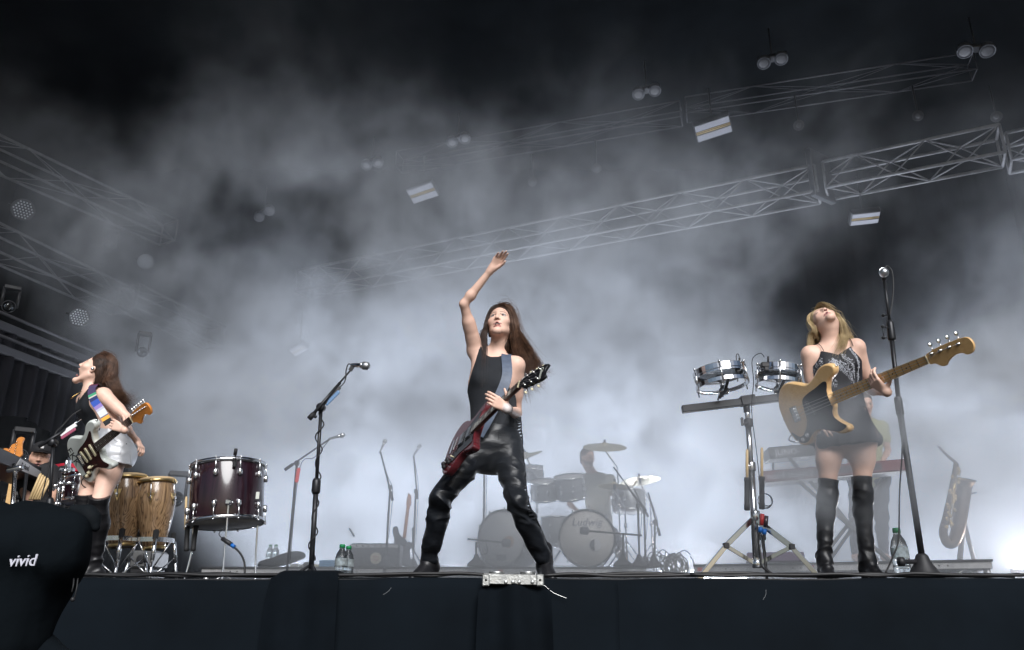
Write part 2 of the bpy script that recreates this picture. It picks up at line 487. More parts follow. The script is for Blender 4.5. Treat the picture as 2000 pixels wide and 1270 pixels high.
# ================================================================== organic shapes: smooth-blended solids, meshed with surface nets
def _snoise(p, f, seed=0.0):
    """cheap smooth noise of an (n,3) array, about -1..1"""
    x, y, z = p[:, 0] * f + seed, p[:, 1] * f + seed * 1.7, p[:, 2] * f - seed * .6
    a = np.sin(x + 1.7 * np.sin(y * .9 + z * .4)) + np.sin(y * 1.13 + 1.5 * np.sin(z * .8 + x * .5)) + np.sin(z * .93 + 1.6 * np.sin(x * 1.1 - y * .3))
    return a / 3

class Sculpt:
    def __init__(s): s.ops = []; s.paint = []; s.inter = []; s.cull = []
    # --- solids
    def cone(s, a, b, ra, rb=None, k=0.02, c=None, flat=1.0, side=None, sub=False):
        """round cone from a to b; flat scales its thickness across 'side' x axis direction"""
        rb = ra if rb is None else rb; a = np.array(a, float); b = np.array(b, float)
        M = np.eye(3); sc3 = np.ones(3)
        if flat != 1.0:
            d = V(b - a); d = d.normalized() if d.length > 1e-6 else V((0, 0, 1))
            x = V(side); x = (x - d * x.dot(d)).normalized(); y = d.cross(x)
            M = np.array([x, y, d]); sc3 = np.array([1.0, flat, 1.0])
        s.ops.append(('cone', a, b, ra, rb, k, c, M, sc3, sub)); return s
    def ell(s, o, r, k=0.02, c=None, M=None, sub=False):
        s.ops.append(('ell', np.array(o, float), np.array(r, float), 0, 0, k, c, np.eye(3) if M is None else np.array(M), None, sub)); return s
    def chain(s, pts, k=0.03, c=None, side=(1, 0, 0)):
        """stations (centre, half width, half depth)"""
        for (p, w, d), (q, w2, d2) in zip(pts, pts[1:]):
            s.cone(p, q, w, w2, k, c, flat=(d / w + d2 / w2) / 2, side=side)
        return s
    @staticmethod
    def dist(op, p):
        t, a, b = op[0], op[1], op[2]
        if t == 'ell':
            q = (p - a) @ op[7].T; r = b
            k0 = np.sqrt(((q / r) ** 2).sum(1)); k1 = np.sqrt(((q / (r * r)) ** 2).sum(1)) + 1e-9
            return k0 * (k0 - 1.0) / k1
        ra, rb, M, s3 = op[3], op[4], op[7], op[8]
        q = ((p - a) @ M.T) / s3; d = (M @ (b - a)) / s3
        L2 = (d * d).sum() + 1e-12; h = np.clip((q @ d) / L2, 0, 1)
        dd = np.sqrt(((q - h[:, None] * d) ** 2).sum(1)) - (ra + (rb - ra) * h)
        return dd * min(s3.min(), 1.0) if s3.min() < 1 else dd
    @staticmethod
    def box(op, m=0.0):
        k = op[5] + m
        if op[0] == 'ell':
            r = op[2].max() + k; return op[1] - r, op[1] + r
        r = max(op[3], op[4]) * max(1.0, op[8].max()) + k
        return np.minimum(op[1], op[2]) - r, np.maximum(op[1], op[2]) + r
    def field(s, p, lo=None, hi=None):
        f = np.full(len(p), 0.15)
        for op in s.ops:
            if lo is not None:
                a, b = s.box(op)
                if (a > hi).any() or (b < lo).any(): continue
            d = s.dist(op, p); k = op[5]
            if op[9]:
                d = -d; h = np.maximum(k - np.abs(f - d), 0) / k; f = np.maximum(f, d) + h * h * k * .25
            else:
                h = np.maximum(k - np.abs(f - d), 0) / k; f = np.minimum(f, d) - h * h * k * .25
        for fn in s.inter: f = np.maximum(f, fn(p))
        return f
    def mesh(s, h=0.0045, fine=(), hf=0.0024):
        """fine: list of (lo, hi) boxes meshed at hf; returns verts, quads"""
        los = np.array([s.box(o)[0] for o in s.ops if not o[9]]); his = np.array([s.box(o)[1] for o in s.ops if not o[9]])
        lo, hi = los.min(0), his.max(0)
        VV, QQ = [], []; n = 0
        jobs = [(lo, hi, h, [(np.array(a), np.array(b)) for a, b in fine])] + [(np.array(a), np.array(b), hf, []) for a, b in fine]
        for lo_, hi_, hh, holes in jobs:
            v, q = s._region(lo_, hi_, hh, holes)
            if len(v): VV.append(v); QQ.append(q + n); n += len(v)
        return np.concatenate(VV), np.concatenate(QQ)
    def _region(s, lo, hi, h, holes):
        N = np.ceil((hi - lo) / h).astype(int) + 2; B = 24
        F = np.full(N, 0.15, np.float32)
        for i in range(0, N[0], B):
            for j in range(0, N[1], B):
                for k in range(0, N[2], B):
                    e = np.minimum((i + B, j + B, k + B), N); a = lo + np.array((i, j, k)) * h; b = lo + e * h
                    if holes and any((a > x + 2 * h).all() and (b < y - 2 * h).all() for x, y in holes): continue
                    c = (a + b) / 2
                    if not any(((b_ >= a) & (a_ <= b)).all() for a_, b_ in s._boxes()): continue
                    if s.field(c[None], a, b)[0] > np.linalg.norm(b - a) * .75: continue
                    gx, gy, gz = [lo[t] + np.arange((i, j, k)[t], e[t]) * h for t in range(3)]
                    P_ = np.stack(np.meshgrid(gx, gy, gz, indexing='ij'), -1).reshape(-1, 3)
                    F[i:e[0], j:e[1], k:e[2]] = s.field(P_, a, b).reshape(e[0] - i, e[1] - j, e[2] - k)
        return nets(F, lo, h, holes)
    def _boxes(s):
        if not hasattr(s, '_bx') or len(s._bx) != len(s.ops): s._bx = [s.box(o) for o in s.ops]
        return s._bx
    def colours(s, p, base):
        W = np.full(len(p), 1e9); C = np.tile(np.array(base, float), (len(p), 1))
        for op in s.ops:
            if op[9] and op[6] is None: continue
            d = s.dist(op, p)
            if op[9]: d = np.abs(d) - 0.0015
            m = d < W; W[m] = d[m]; C[m] = op[6] if op[6] is not None else base
        for o, r, M, c, soft, amt in s.paint:
            q = ((p - o) @ M.T) / r; d = np.sqrt((q * q).sum(1)); w = np.clip((1 - d) / soft, 0, 1)[:, None] * amt
            C = C * (1 - w) + np.array(c) * w
        return C
    def dab(s, o, r, c, soft=0.5, amt=1.0, M=None):
        s.paint.append((np.array(o, float), np.array(r, float), np.eye(3) if M is None else np.array(M), c, soft, amt)); return s
    def build(s, name, m, parent=None, h=0.0045, fine=(), hf=0.0024, base=(0.5, 0.5, 0.5), disp=None, tint=False):
        v, q = s.mesh(h, fine, hf)
        if tint: C = s.colours(v, base)
        if disp is not None: v = v + normals(v, q) * disp(v)[:, None]
        off = np.array(world_loc(parent)) if parent is not None else np.zeros(3)
        me = bpy.data.meshes.new(name)
        me.vertices.add(len(v)); me.vertices.foreach_set('co', (v - off).astype(np.float32).ravel())
        me.loops.add(len(q) * 4); me.loops.foreach_set('vertex_index', q.astype(np.int32).ravel())
        me.polygons.add(len(q)); me.polygons.foreach_set('loop_start', np.arange(0, len(q) * 4, 4, dtype=np.int32))
        me.polygons.foreach_set('use_smooth', np.ones(len(q), bool))
        me.update(calc_edges=True); me.validate()
        if tint:
            at = me.color_attributes.new('tint', 'FLOAT_COLOR', 'POINT')
            at.data.foreach_set('color', np.concatenate([C, np.ones((len(C), 1))], 1).astype(np.float32).ravel())
        return link(name, me, m, parent)

def normals(v, q):
    n = np.cross(v[q[:, 2]] - v[q[:, 0]], v[q[:, 3]] - v[q[:, 1]]); out = np.zeros_like(v)
    for i in range(4): np.add.at(out, q[:, i], n)
    return out / (np.linalg.norm(out, axis=1, keepdims=True) + 1e-12)

def nets(F, lo, h, holes=()):
    S = F < 0
    nx, ny, nz = F.shape
    c = S[:-1, :-1, :-1].astype(np.int8)
    tot = np.zeros((nx - 1, ny - 1, nz - 1), np.int8)
    for a in (0, 1):
        for b in (0, 1):
            for d in (0, 1): tot += S[a:nx - 1 + a, b:ny - 1 + b, d:nz - 1 + d]
    act = (tot > 0) & (tot < 8)
    idx = np.argwhere(act)
    if len(idx) == 0: return np.zeros((0, 3)), np.zeros((0, 4), int)
    if holes:
        P_ = lo + (idx + .5) * h; keep = np.ones(len(idx), bool)
        for a, b in holes: keep &= ~((P_ > a + 1.5 * h) & (P_ < b - 1.5 * h)).all(1)
        idx = idx[keep]
    I = np.full(act.shape, -1, np.int64); I[idx[:, 0], idx[:, 1], idx[:, 2]] = np.arange(len(idx))
    acc = np.zeros((len(idx), 3)); cnt = np.zeros(len(idx))
    corners = [(a, b, d) for a in (0, 1) for b in (0, 1) for d in (0, 1)]
    val = {cn: F[idx[:, 0] + cn[0], idx[:, 1] + cn[1], idx[:, 2] + cn[2]].astype(float) for cn in corners}
    for ax in range(3):
        for cn in corners:
            if cn[ax]: continue
            c2 = list(cn); c2[ax] = 1; c2 = tuple(c2)
            f0, f1 = val[cn], val[c2]; m = (f0 < 0) != (f1 < 0)
            t = np.where(m, f0 / np.where(np.abs(f0 - f1) < 1e-12, 1, f0 - f1), 0)
            p = np.tile(np.array(cn, float), (len(idx), 1)); p[:, ax] = t
            acc[m] += p[m]; cnt[m] += 1
    v = lo + (idx + acc / np.maximum(cnt, 1)[:, None]) * h
    Q = []
    for ax in range(3):
        b, d = [(1, 2), (2, 0), (0, 1)][ax]
        sl0 = [slice(None)] * 3; sl1 = [slice(None)] * 3; sl0[ax] = slice(0, -1); sl1[ax] = slice(1, None)
        s0, s1 = S[tuple(sl0)], S[tuple(sl1)]
        e = np.argwhere(s0 != s1)
        e = e[(e[:, b] > 0) & (e[:, d] > 0) & (e[:, b] < F.shape[b] - 1) & (e[:, d] < F.shape[d] - 1)]
        if len(e) == 0: continue
        flip = s0[e[:, 0], e[:, 1], e[:, 2]]
        def cell(db, dd):
            q = e.copy(); q[:, b] += db; q[:, d] += dd; return I[q[:, 0], q[:, 1], q[:, 2]]
        q = np.stack([cell(-1, -1), cell(0, -1), cell(0, 0), cell(-1, 0)], 1)
        q[~flip] = q[~flip][:, ::-1]
        q = q[(q >= 0).all(1)]; Q.append(q)
    return v, np.concatenate(Q) if Q else np.zeros((0, 4), int)

def face_frame(c, fwd, up, s=1.0):
    """head frame: local x to the head's own left-in-view side, y forward, z up"""
    f = V(fwd).normalized(); u = V(up); u = (u - f * u.dot(f)).normalized(); x = u.cross(f)
    Mx = Matrix((x, f, u)).transposed()
    def L(p): return V(c) + Mx @ (V(p) * s)
    return L, np.array([x, f, u]), Mx

SKIN = (0.78, 0.51, 0.40)
def head(sc_, c, fwd, up, s=0.93, skin=SKIN, mouth=0.3, eyes='open', lips=(0.56, 0.27, 0.24), brow=(0.055, 0.035, 0.025), beard=None, male=False):
    L, M, Mx = face_frame(c, fwd, up, s)
    S_ = lambda *r: tuple(x * s for x in r)
    E = lambda o, r, k=.02, c_=None, sub=False: sc_.ell(L(o), S_(*r), k * s, c_, M, sub)
    C = lambda a, b, ra, rb=None, k=.012, c_=None, sub=False: sc_.cone(L(a), L(b), ra * s, (rb if rb is not None else ra) * s, k * s, c_, sub=sub)
    drop = -0.030 * mouth; jb = -0.024 * max(0, mouth - .3)
    E((0, -.018, .040), (.071, .092, .083), .02, skin)
    E((0, .020, -.016), (.0595, .067, .074), .03, skin)
    for sx in (-1, 1):
        C((sx * .050, -.012, -.040 + drop * .2), (sx * .012, .062 + jb, -.090 + drop), .015, .014, .03, skin)
        E((sx * .040, .046, -.016), (.024, .024, .020), .02, skin)
        C((sx * .010, .073, .029), (sx * .044, .060, .027), .0080, .0070, .012, skin)
        E((sx * .029, .086, .008), (.0165, .014, .0125), .010, None, True)
        E((sx * .029, .0665, .008), (.0140, .0135, .0130), .004, (.40, .35, .33) if eyes == 'open' else skin)
        C((sx * .016, .0735, .0155), (sx * .041, .066, .0165), .0036, .0030, .004, tuple(x * .8 for x in skin))
        C((sx * .017, .0735, -.0005), (sx * .040, .067, -.0005), .0028, .0026, .004, tuple(x * .85 for x in skin))
        E((sx * .0115, .087, -.0285), (.0070, .0095, .0066), .006, skin)
        E((sx * .0060, .0935, -.0345), (.0034, .0050, .0032), .002, (.16, .06, .05), True)
        E((sx * .072, -.008, -.004), (.0075, .015, .025), .006, skin)
        E((sx * .079, -.004, -.002), (.0035, .008, .013), .004, tuple(x * .75 for x in skin), True)
        # brows, lashes, irises
        for t in range(5):
            x_ = .013 + t * .0078; sc_.dab(L((sx * x_, .078 - t * .003, .0285 + [0, .002, .0035, .003, 0][t])), S_(.0070, .012, .0048), brow, .5, .95, M)
        if eyes == 'open':
            sc_.dab(L((sx * .0285, .080, .0075)), S_(.0080, .010, .0080), (.035, .024, .018), .3, 1, M)
            for t in range(4): sc_.dab(L((sx * (.017 + t * .008), .080 - t * .003, .0145)), S_(.0066, .010, .0036), (.035, .022, .018), .5, .95, M)
        else:
            for t in range(4): sc_.dab(L((sx * (.017 + t * .008), .080 - t * .003, .0045)), S_(.0058, .010, .0022), (.09, .05, .04), .5, .8, M)
        sc_.dab(L((sx * .040, .060, -.022)), S_(.022, .03, .018), (.60, .26, .20), .9, .35, M)
    C((0, .079, .022), (0, .096, -.020), .0072, .0074, .012, skin)
    E((0, .0965, -.0245), (.0092, .0095, .0085), .008, skin)
    E((0, .068 + jb, -.092 + drop), (.019, .017, .016), .02, skin)
    C((-.021, .071, -.053), (0, .084, -.0495), .0034, .0050, .005, lips); C((.021, .071, -.053), (0, .084, -.0495), .0034, .0050, .005, lips)
    zl = -.064 + drop * .85
    C((-.018, .071 + jb * .5, zl + .004), (0, .081 + jb * .8, zl), .0034, .0054, .005, lips); C((.018, .071 + jb * .5, zl + .004), (0, .081 + jb * .8, zl), .0034, .0054, .005, lips)
    om = .0016 + .0155 * mouth; zc = (-.0525 + zl + .001) / 2
    E((0, .086 + jb * .4, zc), (.016, .026, om), .003, (.05, .012, .012), True)
    if mouth > .15:
        C((-.011, .0765, -.0555), (.011, .0765, -.0555), .0034, None, .002, (.72, .69, .64))
    if beard:
        for x_, y_, z_, r_ in ((0, .07, -.085, .034), (-.045, .03, -.07, .034), (.045, .03, -.07, .034), (-.055, 0, -.045, .03), (.055, 0, -.045, .03), (0, .088, -.043, .014), (-.025, .07, -.06, .018), (.025, .07, -.06, .018)):
            sc_.dab(L((x_, y_, z_)), S_(r_, r_, r_ * .9), beard, .5, .85, M)
    return L, M, Mx

def hand(sc_, wrist, d, nrm, s=0.92, curl=(0.3, 0.35, 0.4, 0.45), thumb=(0.5, 0.35), side=1, skin=SKIN, spread=0.06):
    """d: along the hand, nrm: out of the back of the hand; side: +1 thumb on +cross side; curl in radians per joint per finger"""
    w = V(wrist); d = V(d).normalized(); n = V(nrm); n = (n - d * n.dot(d)).normalized(); t = d.cross(n) * side
    nail = tuple(min(1, x * 1.12) for x in skin)
    K = lambda a, b, ra, rb, k=.004: sc_.cone(a, b, ra * s, rb * s, k, skin)
    for i in range(4):                                   # metacarpals fill the palm
        o = (1.5 - i) * .0185 * s
        a = w + t * (o * .45) + d * (.008 * s); b = w + t * o + d * ((.083 - .004 * abs(i - 1.2)) * s)
        K(a, b, .0125, .0105, .012)
        L_ = [(.040, .024, .019), (.044, .027, .020), (.041, .025, .019), (.032, .019, .017)][i]
        ang = -curl[i] * .4; p = b; dd = (d + t * ((1.5 - i) * spread)).normalized(); nn = n
        r = [.0088, .0080, .0072, .0062]
        for j in range(3):
            ang = curl[i] * (1.0 if j else .8)
            ax = dd.cross(nn)
            R_ = Matrix.Rotation(-ang, 3, ax); dd = R_ @ dd; nn = R_ @ nn
            q = p + dd * (L_[j] * s * .98); K(p, q, r[j] if i < 3 else r[j] * .88, r[j + 1] if i < 3 else r[j + 1] * .88, .0025)
            p = q
    a = w + t * (.018 * s) + d * (.016 * s) - n * (.004 * s)
    dd = (d * math.cos(thumb[0] + .35) + t * math.sin(thumb[0] + .35) - n * .25).normalized()
    b = a + dd * .040 * s; K(a, b, .0135, .0105, .010)
    for ln, r0, r1 in ((.032, .0098, .0088), (.026, .0088, .0070)):
        dd = (dd - t * (thumb[1] * .55) + d * .25 * (1 - thumb[1]) - n * thumb[1] * .35).normalized()
        q = b + dd * ln * s; K(b, q, r0, r1, .003); b = q
    return b

def limb_arm(sc_, sh, el, wr, s=1.0, skin=SKIN, male=1.0):
    sh, el, wr = V(sh), V(el), V(wr); g = s * male
    sc_.cone(sh, sh.lerp(el, .3), .041 * g, .037 * g, .04, skin)
    sc_.cone(sh.lerp(el, .25), sh.lerp(el, .6), .037 * g, .034 * g, .03, skin)
    sc_.cone(sh.lerp(el, .5), el, .034 * g, .0265 * g, .03, skin)
    sc_.cone(el, el.lerp(wr, .25), .0255 * g, .0275 * g, .015, skin)
    sc_.cone(el.lerp(wr, .25), wr, .0275 * g, .0185 * g, .02, skin)
    d = (wr - el).normalized(); sc_.cone(wr - d * .01, wr + d * .012, .0195 * g, .0205 * g, .02, skin)

def limb_leg(sc_, hp, kn, an, s=1.0, skin=SKIN, inflate=0.0, calf=None):
    hp, kn, an = V(hp), V(kn), V(an); i_ = inflate
    sc_.cone(hp, hp.lerp(kn, .45), .088 * s + i_, .073 * s + i_, .05, skin)
    sc_.cone(hp.lerp(kn, .45), kn, .073 * s + i_, .053 * s + i_, .04, skin)
    back = V((0, 1, 0)) if calf is None else V(calf)
    c = kn.lerp(an, .30) + back * .018
    sc_.cone(kn, c, .052 * s + i_, .053 * s + i_, .03, skin)
    sc_.cone(c, kn.lerp(an, .7) + back * .006, .053 * s + i_, .039 * s + i_, .03, skin)
    sc_.cone(kn.lerp(an, .7) + back * .006, an, .039 * s + i_, .033 * s + i_, .03, skin)

def boot_foot(sc_, an, toe_dir, s=1.0, c=None, heel=0.045, infl=0.0):
    """ankle joint; sole lies on z = 0"""
    an = V(an); t = V((toe_dir[0], toe_dir[1], 0)).normalized(); z0 = an.z
    hl = V((an.x, an.y, 0)) - t * .035
    sc_.cone(an, V((hl.x, hl.y, heel + .030)), .036 + infl, .032 + infl, .03, c)
    mid = V((an.x, an.y, 0)) + t * .075; toe = V((an.x, an.y, 0)) + t * .132
    sx = V((t.y, -t.x, 0))
    sc_.cone(an + V((0, 0, -.01)), mid + V((0, 0, .034)), .036 + infl, .032, .03, c)
    sc_.cone(V((hl.x, hl.y, heel + .028)), mid + V((0, 0, .030)), .030, .030, .03, c)
    sc_.cone(mid + V((0, 0, .028)), toe + V((0, 0, .021)), .038, .022, .02, c, flat=.62, side=sx)
    return hl, mid, toe, t, sx

def sole_and_heel(hl, mid, toe, t, sx, parent, m, heel=0.045, name='boot_sole'):
    mb = MB(); o = [(-.034, .0), (-.024, .022), (.0, .028), (.07, .034), (.12, .034), (.155, .018), (.168, 0), (.155, -.018), (.12, -.034), (.07, -.034), (0, -.028), (-.024, -.022)]
    n = len(o); vs = []
    for lay in (0, 1):
        for x, y in o:
            p = hl + V(t) * (x + .0) + V(sx) * y; zz = heel * max(0, min(1, (.075 - x) / .08)) + .002 + lay * .010
            vs.append((p.x, p.y, zz))
    mb.add(vs, [tuple(reversed(range(n))), tuple(range(n, 2 * n))] + [(i, (i + 1) % n, (i + 1) % n + n, i + n) for i in range(n)])
    mb.build(name, m, parent)
    mb = MB(); mb.lathe(V((hl.x, hl.y, .001)), (0, 0, 1), [(.024, 0), (.024, .006), (.026, heel * .6), (.032, heel + .004)], 12)
    mb.build('boot_heel', m, parent)

def on_cap(p, f=1.035):
    if p[2] < -.012: return p
    c = (0, -.024, .046); r = (.0775, .097, .0885); q = [(p[i] - c[i]) / r[i] for i in range(3)]; n = math.sqrt(sum(v * v for v in q))
    return tuple(c[i] + q[i] / n * r[i] * f for i in range(3))

def hair_strands(name, guides, m, parent, n=220, r=0.0035, spread=0.02, seed=1, steps=22, wave=0.012, flat=0.45, nside=4, taper=(1, 1.1, .25)):
    """locks that follow interpolated guide curves; guides: list of lists of points with the same count"""
    rnd = random.Random(seed); G = [smooth_path(g, 5) for g in guides]; m_ = min(len(g) for g in G); mb = MB()
    for i in range(n):
        u = rnd.random() * (len(G) - 1); k = int(u); f = u - k; f = f * f * (3 - 2 * f)
        g0, g1 = G[k], G[min(k + 1, len(G) - 1)]
        o = V((rnd.gauss(0, 1), rnd.gauss(0, 1), rnd.gauss(0, 1))) * spread; ph = rnd.uniform(0, 6.28); ww = rnd.uniform(.3, 1.2) * wave
        end = rnd.uniform(.55, 1.0) ** .8; pts = []; rr = []
        ax = V((rnd.gauss(0, 1), rnd.gauss(0, 1), rnd.gauss(0, 1))).normalized()
        ns = steps
        for j in range(ns + 1):
            t = j / ns * end; q = t * (m_ - 1); a = min(int(q), m_ - 2); b = q - a
            p = g0[a].lerp(g0[a + 1], b).lerp(g1[a].lerp(g1[a + 1], b), f)
            p = p + o * (.55 + .65 * t) + ax * math.sin(ph + t * 9) * ww * t
            pts.append(p); e_ = j / ns; rr.append(r * (taper[0] if e_ < .45 else max(.08, 1.1 * (1 - (e_ - .45) / .56))))
        mb.tube(pts, rr, nside, caps=False, flat=flat)
    o = mb.build(name, m, parent); o['kind'] = 'stuff'; return o

# ================================================================== guitars
M_white_lacquer = mat('olympic_white_lacquer', (0.70, 0.74, 0.70), 0.22, coat=0.6, var=0.04, vscale=6)
M_cherry = mat('cherry_red_lacquer', (0.115, 0.018, 0.024), 0.25, coat=0.5, var=0.3, vscale=14, stretch=(1, 5, 5))
M_butter = mat('butterscotch_lacquer', (0.80, 0.54, 0.27), 0.3, coat=0.4, color2=(0.74, 0.47, 0.21), vscale=5, stretch=(1, 9, 9))
M_maple = mat('maple_neck', (0.74, 0.48, 0.22), 0.35, coat=0.3, color2=(0.66, 0.40, 0.17), vscale=8, stretch=(1, 8, 8))
M_amber = mat('amber_maple_headstock', (0.72, 0.28, 0.06), 0.3, coat=0.4, color2=(0.62, 0.22, 0.045), vscale=8, stretch=(1, 8, 8))
M_rosewood = mat('rosewood_fretboard', (0.030, 0.018, 0.014), 0.45, color2=(0.05, 0.028, 0.02), vscale=18, stretch=(1, 7, 7))
M_mahog = mat('mahogany_neck', (0.10, 0.035, 0.025), 0.35, color2=(0.07, 0.02, 0.018), vscale=10, stretch=(1, 8, 8))
M_tort = mat('tortoiseshell_plate', (0.055, 0.016, 0.014), 0.2, color2=(0.020, 0.008, 0.008), vscale=22, coat=0.3)
M_pick_black = mat('black_pickguard', (0.016, 0.017, 0.02), 0.22)
M_cream = mat('cream_plastic', (0.66, 0.60, 0.40), 0.4)
M_pearl = mat('pearl_inlay', (0.62, 0.64, 0.58), 0.25)
M_nickel = mat('nickel', (0.72, 0.72, 0.70), 0.24, 1.0)
M_headblack = mat('black_headstock_lacquer', (0.012, 0.012, 0.014), 0.2, coat=0.4)
M_ink = mat('black_ink', (0.01, 0.01, 0.012), 0.5)
M_string = mat('string_wire', (0.6, 0.6, 0.6), 0.3, 1.0)

def closed_curve(pts, n=5):
    m = len(pts); out = []
    for i in range(m):
        p0, p1, p2, p3 = [V(pts[(i + k - 1) % m]) for k in range(4)]
        sharp = len(pts[i]) > 2
        for k in range(n):
            t = k / n
            out.append(0.5 * ((2 * p1) + (p2 - p0) * t + (2 * p0 - 5 * p1 + 4 * p2 - p3) * t * t + (3 * p1 - p0 - 3 * p2 + p3) * t ** 3))
    return [(p.x, p.y) for p in out]

STRAT = [(0, 0), (.008, .075), (.05, .138), (.11, .158), (.165, .138), (.215, .113), (.265, .122), (.32, .155), (.375, .160), (.408, .135), (.395, .105), (.35, .085), (.325, .055), (.318, .03),
         (.318, -.03), (.305, -.055), (.300, -.085), (.325, -.115), (.352, -.140), (.345, -.163), (.30, -.163), (.25, -.135), (.20, -.112), (.15, -.122), (.10, -.155), (.05, -.150), (.012, -.095)]
SG = [(0, 0), (.010, .085), (.045, .140), (.10, .165), (.155, .150), (.205, .120), (.25, .118), (.30, .135), (.345, .152), (.378, .148), (.372, .118), (.350, .085), (.335, .05), (.332, .03),
      (.332, -.03), (.335, -.05), (.350, -.085), (.368, -.118), (.374, -.146), (.345, -.150), (.30, -.133), (.25, -.116), (.205, -.120), (.155, -.150), (.10, -.165), (.045, -.140), (.010, -.085)]

def guitar(name, kind, mt, label, s=1.0, group='guitars played at the stage front'):
    """mt: 4x4, origin at the butt end on the body centre plane, x to the headstock, y to the bass side, z out of the face"""
    e = empty(name, mt @ V((.2 * s, 0, 0)), label, 'guitar' if kind != 'bass' else 'bass guitar', group)
    def W(x, y, z=0): return mt @ V((x, y, z))
    def F(x, y, z=0, rot=0.0): return mt @ Matrix.Translation((x, y, z)) @ Matrix.Rotation(rot, 4, 'Z')
    zt = .0225
    bs = 1.14 if kind == 'bass' else 1.0
    out = closed_curve([(x * bs, y * bs * (1.0 if kind != 'bass' else .98)) for x, y in (SG if kind == 'sg' else STRAT)], 5)
    body_m = {'strat': M_white_lacquer, 'sg': M_cherry, 'bass': M_butter}[kind]
    mb = MB(); mb.prism(out, -zt, zt if kind != 'sg' else zt - .006, mt, .009 if kind != 'sg' else .006); mb.build('body', body_m, e)
    if kind == 'sg': zt -= .006
    # pickguard
    if kind == 'strat':
        pg = [(.075, -.060), (.085, -.010), (.105, .045), (.150, .062), (.21, .070), (.27, .085), (.325, .108), (.335, .098), (.31, .06), (.305, .03), (.305, -.032), (.292, -.06), (.292, -.09), (.315, -.118), (.325, -.135), (.29, -.140), (.24, -.118), (.19, -.098), (.14, -.108), (.10, -.125), (.075, -.105)]
    elif kind == 'sg':
        pg = [(.105, -.060), (.150, -.045), (.165, .0), (.165, .045), (.21, .06), (.27, .085), (.335, .10), (.325, .05), (.325, -.05), (.34, -.10), (.28, -.105), (.21, -.10), (.15, -.115), (.115, -.10)]
    else:
        pg = [(.030, -.085), (.075, -.125), (.125, -.105), (.165, -.055), (.175, .0), (.19, .055), (.24, .075), (.30, .085), (.365, .10), (.385, .09), (.375, .065), (.362, .04), (.362, -.034), (.345, -.06), (.345, -.095), (.375, -.132), (.395, -.155), (.34, -.168), (.28, -.145), (.22, -.122), (.165, -.130), (.11, -.162), (.06, -.150), (.035, -.118)]
    mb = MB(); mb.prism(closed_curve(pg, 3), zt + .0008, zt + .0032, mt); mb.build('pickguard', {'strat': M_tort, 'sg': M_pick_black, 'bass': M_pick_black}[kind], e)
    zp = zt + .0035
    sl = {'strat': .648, 'sg': .628, 'bass': .864}[kind]; bx = {'strat': .098, 'sg': .120, 'bass': .112}[kind]
    nut = bx + sl; nw0, nw1 = (.0215, .028) if kind != 'bass' else (.0205, .031)
    fb_end = {'strat': .305, 'sg': .298, 'bass': .405}[kind]; nz = zt + .0045
    # neck: a half-round bar under the fretboard
    ns = 14; vs = []; fs = []; rows = [(.30 if kind != 'bass' else .36), nut * .5 + .15, nut - .02, nut + .006]
    for x in rows:
        t = (x - fb_end) / (nut - fb_end); w = nw1 + (nw0 - nw1) * max(0, min(1, t))
        for k in range(8):
            a = PI * k / 7; vs.append(W(x, w * math.cos(a), nz - .0008 - .019 * math.sin(a) * (1.15 if x < .4 else 1)))
    for i in range(len(rows) - 1):
        for k in range(7): a = i * 8 + k; fs.append((a, a + 1, a + 9, a + 8))
        fs.append((i * 8 + 7, i * 8, i * 8 + 8, i * 8 + 15))
    fs += [tuple(range(8)), tuple(range((len(rows) - 1) * 8, len(rows) * 8))]
    mb = MB(); mb.add(vs, fs, True); mb.build('neck', M_mahog if kind == 'sg' else M_maple, e)
    mb = MB(); mb.prism([(fb_end, -nw1), (nut, -nw0), (nut, nw0), (fb_end, nw1)], nz, nz + .0055, mt)
    mb.build('fretboard', M_maple if kind == 'bass' else M_rosewood, e)
    zf = nz + .0058; proto = None
    for i in range(1, 22 if kind != 'bass' else 21):
        x = nut - sl * (1 - 2 ** (-i / 12)); 
        if x < fb_end + .003: break
        t = (x - fb_end) / (nut - fb_end); w = nw1 + (nw0 - nw1) * t
        mb = MB(); mb.obox(W(x, -w, zf), W(x, w, zf), .0022, .0018, mt.to_3x3() @ V((0, 0, 1))); mb.build('fret', M_nickel, e)
    marks = (3, 5, 7, 9, 12, 15, 17, 19)
    for i in marks:
        x = nut - sl * (1 - (2 ** (-i / 12) + 2 ** (-(i - 1) / 12)) / 2)
        if x < fb_end + .01: continue
        mb = MB()
        if kind == 'sg': mb.prism([(x - .008, -.014), (x + .008, -.016), (x + .008, .016), (x - .008, .014)], zf - .0002, zf + .0004, mt)
        elif kind == 'strat': mb.lathe(W(x, 0, zf - .0002), mt.to_3x3() @ V((0, 0, 1)), [(.0032, 0), (.0032, .0006)], 10)
        else: mb.lathe(W(x, 0, zf - .0002), mt.to_3x3() @ V((0, 0, 1)), [(.0035, 0), (.0035, .0006)], 10)
        mb.build('inlay', M_pearl if kind != 'bass' else M_ink, e)
    mb = MB(); mb.obox(W(nut, -nw0, zf - .001), W(nut, nw0, zf - .001), .005, .006, mt.to_3x3() @ V((0, 0, 1))); mb.build('nut', M_cream, e)
